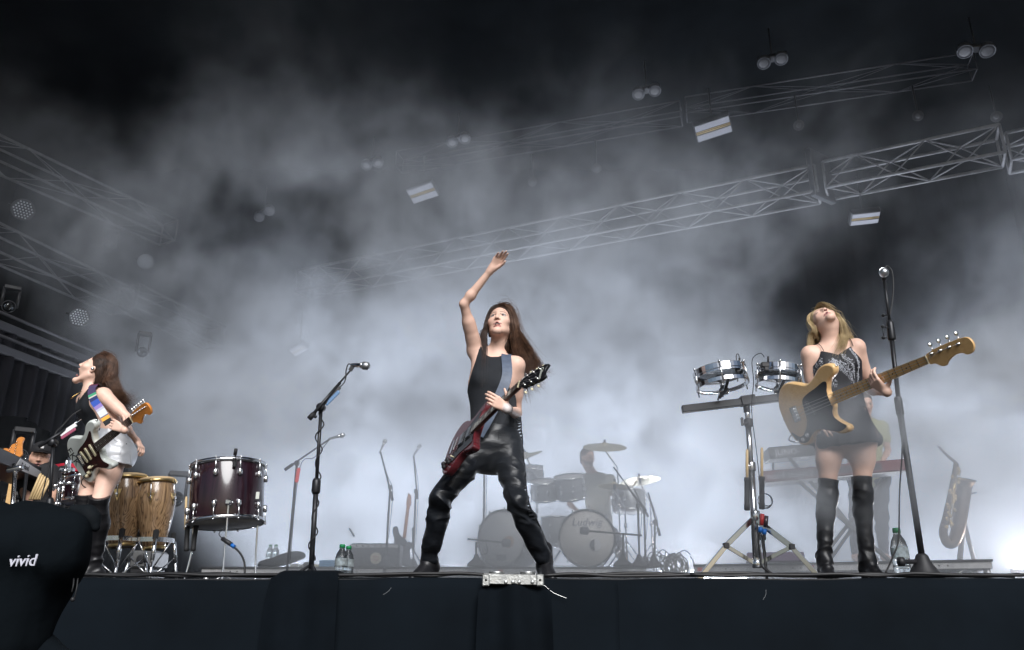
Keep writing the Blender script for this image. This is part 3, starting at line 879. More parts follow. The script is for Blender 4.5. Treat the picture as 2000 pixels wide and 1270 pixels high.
    # headstock
    if kind == 'sg':
        hs = [(nut + .002, -.021), (nut + .02, -.030), (nut + .04, -.041), (nut + .155, -.047), (nut + .178, -.036), (nut + .166, -.018), (nut + .160, 0), (nut + .166, .018), (nut + .178, .036), (nut + .155, .047), (nut + .04, .041), (nut + .02, .030), (nut + .002, .021)]
        hm = M_headblack
        tilt = Matrix.Translation((nut, 0, 0)) @ Matrix.Rotation(R(14), 4, 'Y') @ Matrix.Translation((-nut, 0, 0)); hmt = mt @ tilt
        pegs = [(nut + .045 + .040 * k, sy * .030, sy) for k in range(3) for sy in (-1, 1)]
    else:
        q = 1.18 if kind == 'bass' else 1.0
        hs = closed_curve([(nut + .0 * q, -.021), (nut + .022 * q, -.030), (nut + .042 * q, -.050), (nut + .060 * q, -.055), (nut + .078 * q, -.040), (nut + .110 * q, -.028), (nut + .140 * q, -.030), (nut + .158 * q, -.046), (nut + .180 * q, -.043), (nut + .196 * q, -.018), (nut + .192 * q, .014), (nut + .172 * q, .030), (nut + .12 * q, .034), (nut + .06 * q, .034), (nut + .03 * q, .029), (nut + .0 * q, .021)], 3)
        hs = [(x, max(-.06, y)) for x, y in hs]; hm = M_amber if kind == 'strat' else M_maple
        hmt = mt @ Matrix.Translation((0, 0, -.004))
        cnt = 6 if kind == 'strat' else 4
        pegs = [(nut + (.030 + (.0262 if cnt == 6 else .042) * k) * (1 if cnt == 6 else 1.1), .018 - .002 * k, 1) for k in range(cnt)]
    mb = MB(); mb.prism(hs, nz - .010, nz + .004, hmt, .0012); mb.build('headstock', hm, e)
    up = hmt.to_3x3() @ V((0, 0, 1)); big = 1.5 if kind == 'bass' else 1.0
    for (px_, py_, sy) in pegs:
        mb = MB(); mb.lathe(hmt @ V((px_, py_, nz + .004)), up, [(.0052 * big, 0), (.0052 * big, .002), (.003 * big, .003), (.003 * big, .011), (.004 * big, .012), (.0036 * big, .014)], 10)
        ey = (.034 if kind != 'sg' else .047) * (1 if kind != 'bass' else 1.05)
        a = hmt @ V((px_, sy * ey * .8, nz - .012)); b = hmt @ V((px_, sy * (ey + .010), nz - .012))
        mb.tube([a, b], .0028 * big, 6)
        pe = mb.build('tuning_peg', M_nickel, e)
        mb = MB(); c = hmt @ V((px_, sy * (ey + .016 * big), nz - .012)); mb.ball(c, .008 * big, 8, 6, (1.0, .95, .45), (hmt.to_3x3() @ Matrix.Rotation(R(70), 3, 'Y')))
        mb.build('peg_button', M_cream if kind == 'sg' else M_nickel, pe)
    # strings
    ncount = 4 if kind == 'bass' else 6
    for i in range(ncount):
        f = (i / (ncount - 1) - .5) * 2
        mb = MB(); mb.tube([W(bx, f * .026, zp + .012), W(nut, f * .0175, zf + .003), hmt @ V((pegs[min(i, len(pegs) - 1)][0], (pegs[min(i, len(pegs) - 1)][1]), nz + .012))], .0006 if kind != 'bass' else .0009, 4)
        mb.build('string', M_string, e)
    # pickups, bridge, controls
    if kind == 'strat':
        for x, r in ((.150, .16), (.203, 0), (.262, 0)):
            f = F(x, 0, zp, r); mb = MB(); o = [(math.cos(a) * .009 + 0, (.034 if math.sin(a) > 0 else -.034) + math.sin(a) * .009) for a in [2 * PI * k / 16 for k in range(16)]]
            mb.prism(o, 0, .006, f, .001); pk = mb.build('pickup', M_cream, e)
            for k in range(6):
                mb = MB(); mb.lathe(f @ V((0, (k - 2.5) * .0104, .006)), up, [(.0025, 0), (.0025, .0008)], 8); mb.build('pole_piece', M_nickel, pk)
        mb = MB(); mb.prism([(.080, -.042), (.118, -.042), (.118, .042), (.080, .042)], zt + .001, zt + .005, mt, .0005); br = mb.build('bridge', M_nickel, e)
        for k in range(6):
            mb = MB(); mb.box(W(.096, (k - 2.5) * .0105, zt + .0085), (.020, .009, .007), mt.to_3x3(), .001); mb.build('saddle', M_chrome, br)
        for x, y in ((.150, -.075), (.115, -.098), (.080, -.108)):
            mb = MB(); mb.lathe(W(x - .0, y, zp), up, [(.0125, 0), (.0125, .003), (.0095, .005), (.0085, .014), (.007, .016)], 16); mb.build('knob', M_cream, e)
        mb = MB(); mb.tube([W(.185, -.080, zp), W(.188, -.083, zp + .018)], .003, 6); mb.build('switch', M_cream, e)
        f = F(.055, -.105, zt, -.35); mb = MB(); mb.prism([(math.cos(a) * .026, math.sin(a) * .012) for a in [2 * PI * k / 18 for k in range(18)]], 0.0005, .004, f, .001); mb.build('jack_plate', M_nickel, e)
        mb = MB(); mb.tube(smooth_path([W(.055, -.105, zt + .004), W(.035, -.118, zt + .030), W(.012, -.150, zt + .02), W(.0, -.19, -.0), W(-.02, -.26, -.05)], 5), .0034, 6); mb.build('lead', M_cable, e)
        text_part('lettering', 'EKK', .082, M_ink, F(.043, .045, zt + .0004, R(-90)) , e, .0004, sx=.85)
        text_part('lettering', 'R', .030, M_pearl, F(.135, -.112, zp + .0004, R(-60)), e, .0004)
    elif kind == 'sg':
        for x, w in ((.185, .019), (.265, .019)):
            mb = MB(); mb.box(W(x, 0, zp + .004), (.038, .070, .008), mt.to_3x3(), .002); mb.build('pickup', M_chrome, e)
            mb = MB(); mb.box(W(x, 0, zp + .001), (.050, .088, .004), mt.to_3x3(), .001); mb.build('pickup_ring', M_pick_black, e)
        mb = MB(); mb.obox(W(.125, -.042, zp + .008), W(.130, .042, zp + .008), .012, .009, up, .002); mb.build('bridge', M_chrome, e)
        mb = MB(); mb.obox(W(.085, -.048, zp + .006), W(.085, .048, zp + .006), .014, .011, up, .004); mb.build('tailpiece', M_chrome, e)
        for x, y in ((.105, -.105), (.060, -.112), (.075, -.075), (.035, -.080)):
            mb = MB(); mb.lathe(W(x, y, zt), up, [(.0135, 0), (.0125, .010), (.010, .017), (.009, .018)], 14); mb.build('knob', M_plastic, e)
        mb = MB(); mb.tube([W(.15, -.095, zp), W(.153, -.098, zp + .02)], .0035, 6); mb.build('switch', M_cream, e)
        mb = MB(); mb.prism([(.010, -.060), (.030, -.070), (.030, -.040), (.010, -.035)], zt + .0005, zt + .003, mt); mb.build('jack_plate', M_nickel, e)
        text_part('logo', 'Gibson', .026, M_pearl, hmt @ Matrix.Translation((nut + .140, 0, nz + .0045)) @ Matrix.Rotation(R(-90), 4, 'Z'), e, .0003, shear=.3)
    else:
        for x, y in ((.215, .014), (.240, -.022)):
            mb = MB(); mb.box(W(x, y, zp + .004), (.026, .052, .010), mt.to_3x3(), .004); pk = mb.build('pickup', M_plastic, e)
            for k in range(4):
                mb = MB(); mb.lathe(W(x, y + (k - 1.5) * .0115, zp + .009), up, [(.003, 0), (.003, .001)], 8); mb.build('pole_piece', M_nickel, pk)
        mb = MB(); mb.prism([(.080, -.042), (.128, -.042), (.128, .042), (.080, .042)], zt + .001, zt + .005, mt, .0005); br = mb.build('bridge', M_nickel, e)
        for k in range(4):
            mb = MB(); mb.tube([W(.100, (k - 1.5) * .018, zt + .010), W(.120, (k - 1.5) * .018, zt + .010)], .0075, 10); mb.build('saddle', M_chrome, br)
        for x, y in ((.135, -.128), (.095, -.142)):
            mb = MB(); mb.lathe(W(x, y, zp), up, [(.0115, 0), (.0115, .013), (.009, .015)], 16); mb.build('knob', M_chrome, e)
        mb = MB(); mb.lathe(W(.052, -.142, zp), up, [(.008, 0), (.008, .006)], 12); mb.tube(smooth_path([W(.052, -.142, zp + .004), W(.040, -.138, zp + .02), W(.010, -.118, zp + .022), W(-.018, -.095, -.01)], 5), .0042, 8); mb.build('lead', M_chrome, e)
        mb = MB(); mb.prism([(nut + .205, -.01), (nut + .215, -.01), (nut + .215, .0), (nut + .205, .0)], nz + .004, nz + .005, hmt); 
    for x, y in (((.0, .0), (.40, .14)) if kind != 'bass' else ((.0, .0), (.455, .150))):
        mb = MB(); mb.lathe(W(x - .004 if x == 0 else x + .004, y, 0), mt.to_3x3() @ V((-1 if x == 0 else 1, 0 if x == 0 else .3, 0)), [(.006, -.003), (.004, .006), (.0075, .010), (.006, .013)], 10); mb.build('strap_button', M_nickel, e)
    return e

# ================================================================== the three front musicians
M_skin = mat('skin', SKIN, 0.48, vcol=True, bump=0.1, bscale=180, bdist=0.0015)
M_hair_dark = mat('dark_brown_hair', (0.075, 0.040, 0.027), 0.45, color2=(0.025, 0.014, 0.010), vscale=30)
M_hair_mid = mat('brown_hair', (0.17, 0.088, 0.052), 0.45, color2=(0.055, 0.027, 0.018), vscale=30)
M_hair_blond = mat('blond_hair', (0.62, 0.48, 0.27), 0.45, color2=(0.34, 0.24, 0.12), vscale=26)
M_leather = mat('black_leather', (0.011, 0.013, 0.017), 0.36, spec=0.5, rvar=0.14, vscale=22, bump=0.5, bscale=30, bdist=0.005, stretch=(1, 1, 2.6))
M_bootleather = mat('black_boot_leather', (0.012, 0.012, 0.014), 0.36, rvar=0.10, vscale=12, bump=0.2, bscale=50, bdist=0.003)
M_jersey = mat('black_jersey', (0.010, 0.012, 0.016), 0.85, bump=0.15, bscale=120)
M_silver = mat('silver_leather', (0.60, 0.61, 0.63), 0.46, 0.45, rvar=0.10, vscale=9, bump=0.2, bscale=30, bdist=0.004)
M_satin = mat('black_satin', (0.012, 0.012, 0.016), 0.6, bump=0.1)
M_tape = mat('white_tape', (0.62, 0.52, 0.50), 0.8)
M_straps = mat('grey_blue_leather_strap', (0.075, 0.10, 0.15), 0.5, var=0.2, vscale=30)
M_bead = mat('glass_beads', (0.75, 0.78, 0.85), 0.12, 0.6)
M_gold = mat('gold_chain', (0.75, 0.52, 0.20), 0.25, 1.0)
M_sole = mat('boot_sole_rubber', (0.01, 0.01, 0.01), 0.6)
Mz = (0.0, 0.0, 1.0)

def torso(S, hL, hR, waist, chest, nb, sL, sR, i=0.0, c=None, s=1.0, bust=True, arms=True, front=V((0, -1, 0))):
    hL, hR, waist, chest, nb, sL, sR = map(V, (hL, hR, waist, chest, nb, sL, sR))
    ps = (hR - hL).normalized(); cs = (sR - sL).normalized(); pm = (hL + hR) / 2
    S.cone(hL + (hR - hL) * .15, hR - (hR - hL) * .15, .092 * s + i, .092 * s + i, .05, c)
    up1 = (waist - pm).normalized()
    bk = V((0, 0, 0)) - V(front)
    S.ell(hL.lerp(hR, .22) + bk * .035 - up1 * .02, (.082 * s + i,) * 3, .05, c); S.ell(hL.lerp(hR, .78) + bk * .035 - up1 * .02, (.082 * s + i,) * 3, .05, c)
    S.chain([(pm + up1 * .03, .140 * s + i, .098 * s + i), (pm.lerp(waist, .55), .132 * s + i, .092 * s + i), (waist, .116 * s + i, .084 * s + i)], .05, c, ps)
    S.chain([(waist, .116 * s + i, .084 * s + i), (waist.lerp(chest, .5), .122 * s + i, .090 * s + i), (chest, .134 * s + i, .098 * s + i), (chest.lerp(nb, .5), .118 * s + i, .080 * s + i)], .05, c, cs)
    if bust:
        for sx in (-1, 1): S.ell(chest + cs * (sx * .062) + V(front) * .062 - V((0, 0, .005)), (.056 * s + i, .050 * s + i, .054 * s + i), .035, c)
    for q in (sL, sR):
        m_ = nb.lerp(q, .5) + V((0, 0, -.012))
        S.cone(nb - V((0, 0, .022)), m_, .042 * s + i, .040 * s + i, .04, c); S.cone(m_, q, .040 * s + i, .047 * s + i, .03, c)
        S.cone(chest.lerp(nb, .35) + (q - nb) * .45, q + V((0, 0, -.01)), .062 * s + i, .040 * s + i, .05, c)

def below(o, n, k=1.0):
    o = np.array(o); n = np.array(V(n).normalized()); return lambda p: ((p - o) @ n) * k
def away(o, r, sc3=(1, 1, 1)):
    o = np.array(o); s3 = np.array(sc3); return lambda p: r - np.sqrt((((p - o) / s3) ** 2).sum(1))


def creases(zs, base=.12, amp=.006, fz=9.5, fxy=5.5, seed=1.0):
    """soft cloth creases, strongest near the heights zs = [(z, width, weight)]"""
    def f(v):
        z = v[:, 2]; w = np.full(len(v), base)
        for zc, wd, k in zs: w = w + k * np.exp(-((z - zc) / wd) ** 2)
        q = v * np.array([fxy, fxy, fz]); a = _snoise(q + .6 * np.stack([_snoise(v, 7, 3)] * 3, 1), 4.2, seed); b = _snoise(q, 8.0, seed + 1)
        return w * amp * ((.45 - np.abs(a) * 1.7) + .35 * b)
    return f

def hair_cap(L, HM, s, m, root, sides=(), r0=1.0, name='hair_cap', forehead=(0, .058, .035)):
    Hc = Sculpt(); Hc.ell(L((0, -.024, .046)), (.0775 * s * r0, .097 * s * r0, .0885 * s * r0), .01, None, HM)
    for a, b, ra, rb in sides: Hc.cone(L(a), L(b), ra, rb, .03)
    fo = np.array(L(forehead)); 
    def facecut(p):
        q = (p - fo) @ HM.T; return s * .064 - np.sqrt((q[:, 0] / .80) ** 2 + (q[:, 1] / 1.25) ** 2 + (np.minimum(q[:, 2], 0) / 2.4 + np.maximum(q[:, 2], 0) / .68) ** 2)
    Hc.inter.append(facecut)
    return Hc.build(name, m, root, .0035, disp=lambda v: .0014 * _snoise(v * np.array([3, 3, .6]), 60))

def seam(S, pts, Y, r, m, parent, name='seam', span=.35):
    """a stitched line lying on the front surface of a sculpted cloth, through photo pixels"""
    out = []
    for u, v in pts:
        a, b = P(u, v, Y - span), P(u, v, Y + span); n = 140
        t = np.linspace(0, 1, n)[:, None]; p = np.array(a) * (1 - t) + np.array(b) * t; f = S.field(p); k = int(np.argmax(f < 0))
        if f[k] < 0: out.append(V(p[k]) - (b - a).normalized() * .0015)
    if len(out) < 2: return
    mb = MB(); mb.tube(smooth_path(out, 5), r, 5); mb.build(name, m, parent)

# ------------------------------------------------------------------ centre: arm raised, cherry guitar
def centre_player():
    Y = 4.40
    root = empty('person', (0.0, Y, 0), 'person in black leather trousers raising one arm, cherry red guitar slung low', 'person', 'musicians at the front of the stage')
    O = P(876, 893, 4.20); Tip = reach(O, 1063, 717, .930)
    GM = basis(O, Tip - O, V((-.92, -.22, .34))); sg = (O, Tip, GM)
    gx = (Tip - O).normalized(); gn = GM.to_3x3() @ V((0, 0, 1)); gy = GM.to_3x3() @ V((0, 1, 0))
    hL, hR = P(930, 882, Y + .0), P(990, 878, Y + .03)
    kL = reach(hL, 862, 972, .365); aL = reach(kL, 838, 1096, .39, False)
    kR = reach(hR, 1010, 980, .36); aR = reach(kR, 1064, 1096, .41, False)
    wst = P(966, 822, Y + .02); ch = P(960, 750, Y + .0); nb = P(968, 692, Y + .03)
    sL, sR = P(929, 684, Y + .02), P(1008, 713, Y - .02)
    eL = reach(sL, 906, 594, .285); wL = reach(eL, 960, 526, .235)
    gp = O + gx * .595                                   # where the fretting hand holds the neck
    eR = reach(sR, 1010, 808, .285, False)
    wR = P(991, 799, gp.y - .035)
    S = Sculpt()
    torso(S, hL, hR, wst, ch, nb, sL, sR, -.004, SKIN, .90)
    limb_arm(S, sL, eL, wL, .95); limb_arm(S, sR, eR, wR, .95)
    limb_leg(S, hL, kL, aL, .66); limb_leg(S, hR, kR, aR, .66)
    hc = P(977, 634, Y - .01)
    fwd = V((-.16, -.90, .34)); up = V((.06, .33, .92))
    L, HM, HX = head(S, hc, fwd, up, .97, mouth=.30)
    S.cone(L((0, -.030, -.055)), nb + V((0, .012, -.02)), .047, .050, .03, SKIN)
    S.cone(nb.lerp(V(sR), .1), nb.lerp(V(sR), .8) + V((0, -.03, .004)), .011, .009, .02, SKIN); S.cone(nb.lerp(V(sL), .1), nb.lerp(V(sL), .6) + V((0, -.03, .004)), .011, .009, .02, SKIN)
    dh = (P(986, 490, wL.y - .06) - wL).normalized()
    hand(S, wL, dh, V((-.25, .95, .1)), .82, (.16, .22, .30, .40), (.10, .30), side=-1, spread=.0)
    hd = (P(955, 776, gp.y - .060) - wR).normalized()
    hand(S, wR, hd, V((.05, -1, -.15)), .80, (.34, .42, .50, .58), (.75, .1), side=1, spread=.0)
    for t in range(3): S.dab(wR + V((.004 * t, 0, -.004 * t)), (.030, .045, .030), (0.80, 0.72, 0.70), .3, .9)
    hb = (np.array(L((0, 0, -.02))) - .155, np.array(L((0, 0, -.02))) + .155)
    h1 = (np.array(wL + dh * .09) - .12, np.array(wL + dh * .09) + .12)
    h2 = (np.array(wR + hd * .08) - .115, np.array(wR + hd * .08) + .115)
    S.build('body', M_skin, root, .0055, (hb, h1, h2), .0026, SKIN, tint=True)
    # top
    T = Sculpt(); torso(T, hL, hR, wst, ch, nb, sL, sR, .003, None, .90)
    T.cone(nb + V((0, .012, -.03)), nb + V((0, .010, .006)), .062, .062, .02)
    T.inter += [away(nb + V((-.005, -.060, .030)), .074, (1, 1, 1)), away(nb + V((0, 0, .06)), .075), below(nb.lerp(V(sL), .80), V((-.96, .0, .26))), below(nb.lerp(V(sR), .50), V((.97, 0, .24))),
                away(V(sR) + V((.02, -.03, -.09)), .095), below(wst - V((0, 0, .05)), (0, 0, -1))]
    T.build('top', M_jersey, root, .005, disp=creases([], .3, .004, 5, 9))
    # trousers
    D = Sculpt()
    pm = (hL + hR) / 2
    D.cone(hL + (hR - hL) * .1, hR - (hR - hL) * .1, .088, .088, .05); D.ell(hL.lerp(hR, .2) + V((0, .035, -.02)), (.078,) * 3, .05); D.ell(hL.lerp(hR, .8) + V((0, .035, -.02)), (.078,) * 3, .05)
    D.ell(pm + V((0, .01, -.075)), (.05, .06, .05), .05)
    D.chain([(pm + V((0, 0, .03)), .132, .098), (pm.lerp(wst, .55), .126, .094), (wst + V((0, 0, -.01)), .110, .086)], .05, None, (hR - hL))
    for hp, kn, an in ((hL, kL, aL), (hR, kR, aR)):
        limb_leg(D, hp, kn, an.lerp(kn, .08), .82, None, .010)
        D.cone(kn.lerp(an, .35), kn.lerp(an, .90), .048, .048, .03)
    D.inter += [below(wst + V((0, 0, .012)), V((0, 0, 1)))]
    kz = (kL.z + kR.z) / 2
    D.build('trousers', M_leather, root, .005, disp=creases([(kz - .03, .10, .9), (.12, .06, .8), (pm.z + .02, .07, .5), (kz + .13, .07, .35)], .25, .0115, 11, 5))
    for pts in ([(868, 946), (880, 952), (893, 965)], [(846, 968), (856, 975), (868, 977)], [(990, 952), (1004, 946), (1018, 950)], [(938, 885), (930, 905), (915, 925)], [(1000, 850), (998, 880), (1000, 910)], [(975, 838), (972, 870), (966, 900)]):
        seam(D, pts, Y - .1, .0016, M_jersey, root)
    path = [hR + V((.082, -.02, .17)), hR + V((.090, -.03, .02)), kR.lerp(hR, .5) + V((.076, -.02, 0)), kR + V((.062, -.01, 0)), kR.lerp(aR, .5) + V((.060, 0, 0)), kR.lerp(aR, .85) + V((.055, 0, 0))]
    sp = smooth_path(path, 9); mb = MB(); rn = random.Random(4)
    for k, p in enumerate(sp[:-1]):
        q = sp[k + 1]; j = rn.uniform(.5, 1.3); mb.tube([p - V((.030, .012, 0)), p + V((-.008 + .004 * j, 0, .004)), p.lerp(q, .5) + V((-.008 + .006 * j, .010, 0)), q - V((.030, -.012, 0))], .0060, 5)
    o = mb.build('lacing', M_jersey, root); o['kind'] = 'stuff'
    mb = MB(); w0 = wst + V((0, 0, .0)); mb.lathe(w0 + V((0, 0, -.022)), (0, 0, 1), [(.1165, 0), (.1185, .004), (.1165, .030), (.114, .034)], 32, False, squash=.80); mb.build('waistband', M_leather, root)
    for an, td in ((aL, (-.55, -.83)), (aR, (.25, -.97))):
        B = Sculpt(); b_ = boot_foot(B, an, td, 1.0, None, .05); B.cone(an + V((0, 0, .0)), an + V((0, 0, .06)), .042, .044, .02); bo = B.build('boot', M_bootleather, root, .004)
        sole_and_heel(*b_, root, M_sole, .05)
    a = sR + V((-.048, .045, .045)); pts = [a + V((0, .06, -.10)), a, a + V((-.008, -.075, .0)), P(990, 735, Y - .125), P(975, 775, Y - .14), P(955, 815, Y - .15), P(935, 850, Y - .14)]
    mb = MB(); mb.ribbon(smooth_path(pts, 6), .056, .004, [V((0, 1, .2))] * 4 + [V((-.02, -.3, 1))] * 7 + [V((.1, -1, .25))] * 30); mb.build('strap', M_straps, root)
    mb = MB(); d = (wR - eR).normalized(); mb.lathe(wR - d * .034, d, [(.0245, 0), (.0235, .02), (.026, .034)], 16, False); mb.build('wrist_tape', M_tape, root)
    hair_cap(L, HM, .97, M_hair_dark, root, [((-.062, -.012, .03), (-.062, -.026, -.06), .018, .010), ((.062, -.02, .03), (.066, -.035, -.08), .018, .014), ((0, -.07, .02), (.01, -.085, -.10), .050, .045)])
    yb = hc.y
    gl = [[L(on_cap((-.002, .036, .118))), L(on_cap((-.040, .042, .098))), L(on_cap((-.068, .026, .045))), L((-.078, .012, -.03)), P(947, 650, yb - .03), P(947, 690, yb - .04), P(946, 730, yb - .09), P(943, 762, yb - .11)],
          [L(on_cap((-.002, .015, .128))), L(on_cap((-.048, .015, .108))), L(on_cap((-.078, .006, .045))), L((-.084, .0, -.03)), P(943, 655, yb + .02), P(941, 690, yb + .04), P(938, 715, yb + .02), P(940, 740, yb + .01)],
          [L(on_cap((-.004, -.02, .130))), L(on_cap((-.052, -.02, .105))), L(on_cap((-.082, -.02, .040))), L((-.090, -.03, -.03)), P(945, 655, yb + .06), P(948, 690, yb + .08), P(945, 710, yb + .07), P(946, 735, yb + .06)]]
    hair_strands('hair', gl, M_hair_dark, root, 900, .0019, .007, 11, wave=.010)
    gr = [[L(on_cap((.002, .036, .118))), L(on_cap((.040, .042, .098))), L(on_cap((.068, .024, .045))), L(on_cap((.082, .005, -.03))), P(1008, 690, yb + .01), P(1028, 720, yb + .04), P(1046, 752, yb + .06), P(1064, 768, yb + .05)],
          [L(on_cap((.002, .015, .128))), L(on_cap((.048, .015, .108))), L(on_cap((.080, -.005, .045))), L(on_cap((.092, -.03, -.03))), P(1034, 686, yb + .07), P(1043, 700, yb + .08), P(1058, 718, yb + .10), P(1078, 727, yb + .10)],
          [L(on_cap((.002, -.02, .131))), L(on_cap((.045, -.05, .105))), L(on_cap((.072, -.075, .05))), L(on_cap((.085, -.09, -.03))), P(1026, 690, yb + .12), P(1038, 712, yb + .12), P(1048, 738, yb + .12), P(1060, 748, yb + .12)],
          [L(on_cap((-.01, -.05, .122))), L(on_cap((0, -.10, .085))), L(on_cap((0, -.125, .03))), L(on_cap((.01, -.13, -.04))), P(997, 700, yb + .12), P(1010, 730, yb + .12), P(1022, 760, yb + .12), P(1028, 790, yb + .12)]]
    hair_strands('hair', gr, M_hair_mid, root, 2200, .0019, .013, 12, wave=.016)
    hair_strands('flyaway_hair', gr, M_hair_mid, root, 150, .0009, .032, 14, wave=.03)
    guitar('electric_guitar', 'sg', GM, 'cherry red double horned electric guitar with black headstock, held by the middle player')
    return root
centre_player()

# ------------------------------------------------------------------ left: head thrown back, mouth wide open, white guitar, silver shorts
def left_player():
    Y = 5.35
    root = empty('person', P(185, 1110, Y) * 1.0, 'person in silver shorts shouting with head thrown back, white guitar in hand', 'person', 'musicians at the front of the stage')
    root.location.z = 0
    O = P(150, 907, Y - .14); Tip = reach(O, 299, 789, .950)
    GM = basis(O, Tip - O, (V((0, 0, CAMZ)) - O).normalized() + V((-.10, 0, .10)))
    gx = (Tip - O).normalized(); gn = GM.to_3x3() @ V((0, 0, 1)); gy = GM.to_3x3() @ V((0, 1, 0))
    hF, hN = P(196, 884, Y + .10), P(228, 884, Y - .02)          # far and near hip
    kF = reach(hF, 166, 980, .42); aF = reach(kF, 160, 1092, .36, False)
    kN = reach(hN, 193, 984, .42); aN = reach(kN, 186, 1092, .36, False)
    wst = P(208, 836, Y + .06); ch = P(190, 798, Y + .06); nb = P(178, 768, Y + .06)
    sF, sN = P(166, 782, Y + .16), P(202, 772, Y - .06)
    eN = reach(sN, 252, 818, .275); 
    eF = reach(sF, 243, 830, .275, False); wF = reach(eF, 268, 862, .225, False)
    gp = O + gx * .60; wN = P(244, 840, gp.y - .045)
    S = Sculpt()
    fr = V((-.75, -.66, 0))
    torso(S, hF, hN, wst, ch, nb, sF, sN, -.002, SKIN, .92, front=fr)
    limb_arm(S, sN, eN, wN, .98); limb_arm(S, sF, eF, wF, .98)
    limb_leg(S, hF, kF, aF, .93); limb_leg(S, hN, kN, aN, .93)
    hc = P(184, 724, Y + .04)
    fwd = V((-.80, -.24, .55)); up = V((.50, .12, .86))
    L, HM, HX = head(S, hc, fwd, up, .98, mouth=1.15, eyes='closed')
    S.cone(L((0, -.020, -.050)), nb + V((.0, .0, -.01)), .046, .052, .03, SKIN)
    S.cone(nb + V((-.03, -.02, .0)), V(sN) + V((-.05, -.03, .01)), .011, .009, .02, SKIN)
    hd = (P(222, 830, gp.y - .06) - wN).normalized()
    hand(S, wN, hd, V((.25, -1, -.1)), .86, (.75, .85, .9, .95), (.7, .4), side=1)
    dF = (P(283, 884, wF.y - .03) - wF).normalized()
    hand(S, wF, dF, V((.75, -.2, .5)), .86, (.7, .8, .85, .9), (.4, .5), side=-1)
    hb = (np.array(L((0, 0, -.02))) - .16, np.array(L((0, 0, -.02))) + .16)
    h1 = (np.array(wN + hd * .05) - .105, np.array(wN + hd * .05) + .105)
    h2 = (np.array(wF + dF * .07) - .105, np.array(wF + dF * .07) + .105)
    S.build('body', M_skin, root, .0055, (hb, h1, h2), .0026, SKIN, tint=True)
    T = Sculpt(); torso(T, hF, hN, wst, ch, nb, sF, sN, .005, None, .92, front=fr)
    cs = (V(sN) - V(sF)).normalized()
    T.inter += [away(nb + fr * .075 + V((0, 0, .035)), .098), away(nb + V((0, 0, .06)), .085), below(nb.lerp(V(sN), .62), cs * .93 + V((0, 0, .36))), below(nb.lerp(V(sF), .62), cs * -.93 + V((0, 0, .36))), below(wst - V((0, 0, .05)), (0, 0, -1))]
    T.build('tank_top', M_jersey, root, .005, disp=creases([], .3, .004, 5, 9))
    # shorts
    D = Sculpt(); pm = (hF + hN) / 2
    D.cone(hF, hN, .100, .100, .05); D.ell(hN + V((.028, .02, -.02)), (.092,) * 3, .05); D.ell(hF + V((.03, .03, -.02)), (.092,) * 3, .05)
    D.chain([(pm + V((0, 0, .03)), .145, .125), (wst + V((0, 0, -.01)), .116, .096)], .05, None, (hN - hF))
    for hp, kn in ((hF, kF), (hN, kN)):
        m_ = hp.lerp(kn, .34) + V((.020, 0, 0)); D.cone(hp, m_, .092, .108, .04)
    cut = hN.lerp(kN, .235)
    D.inter += [below(wst + V((0, 0, .0)), V((.12, 0, 1))), below(cut, V((-.10, 0, -1)))]
    D.build('shorts', M_silver, root, .0045, disp=creases([(pm.z + .05, .09, .8), (pm.z - .06, .05, .5)], .45, .0042, 7, 9))
    for pts in ([(218, 848), (222, 858), (232, 864), (246, 867)], [(250, 852), (252, 870), (254, 890), (256, 908)], [(214, 902), (232, 905), (250, 906), (262, 906)], [(222, 838), (235, 842), (248, 846)], [(226, 864), (236, 880), (232, 892)]):
        seam(D, pts, hN.y, .0016, mat('silver_stitch', (.28, .28, .30), .5), root)
    mb = MB(); mb.ball(P(247, 867, hN.y - .10), .004, 8, 6); mb.build('rivet', M_blackmetal, root)
    # over-knee boots
    for kn, an, td in ((kF, aF, (-.8, -.6)), (kN, aN, (-.8, -.6))):
        B = Sculpt(); up_ = (kn - an).normalized()
        top = kn + up_ * .045
        B.cone(top, kn.lerp(an, .15), .064, .054, .02); B.cone(kn.lerp(an, .1), kn.lerp(an, .35) + V((.012, .01, 0)), .054, .053, .03)
        B.cone(kn.lerp(an, .35) + V((.012, .01, 0)), an, .053, .043, .03); b_ = boot_foot(B, an, td, 1.0, None, .05)
        B.inter.append(below(top, up_))
        B.build('boot', M_bootleather, root, .004, disp=creases([(.16, .08, .8), (kn.z - .05, .06, .5)], .25, .007, 14, 5))
        sole_and_heel(*b_, root, M_sole, .05)
    # earpiece, necklace
    mb = MB(); mb.ball(L((.080, -.006, -.002)), .0115, 10, 8, (.7, 1, 1), HX); mb.build('earpiece', M_chrome, root)
    mb = MB(); mb.tube(smooth_path([nb + V((.02, -.06, .02)), nb + fr * .06 + V((.0, -.02, -.01)), nb + fr * .115 + V((.0, 0, -.05)), nb + fr * .125 + V((.0, .02, -.055)), nb + fr * .09 + V((-.02, .05, .0))], 6), .0016, 5); mb.build('necklace', M_gold, root)
    # woven strap with coloured bands
    bands = [((.25, .02, .05), .12), ((.03, .03, .035), .05), ((.10, .02, .05), .09), ((.06, .04, .10), .17), ((.05, .30, .16), .04), ((.55, .50, .45), .02), ((.02, .03, .12), .06), ((.03, .08, .38), .09), ((.25, .18, .45), .06),
             ((.45, .45, .55), .04), ((.62, .64, .66), .10), ((.12, .12, .20), .02), ((.75, .38, .06), .07), ((.012, .014, .018), .16)]
    pth = smooth_path([nb + V((.01, .09, -.02)), P(186, 752, Y - .03), P(179, 763, Y - .135), P(184, 782, Y - .19), P(196, 800, Y - .215), P(207, 818, Y - .225), P(213, 828, Y - .225)], 14)
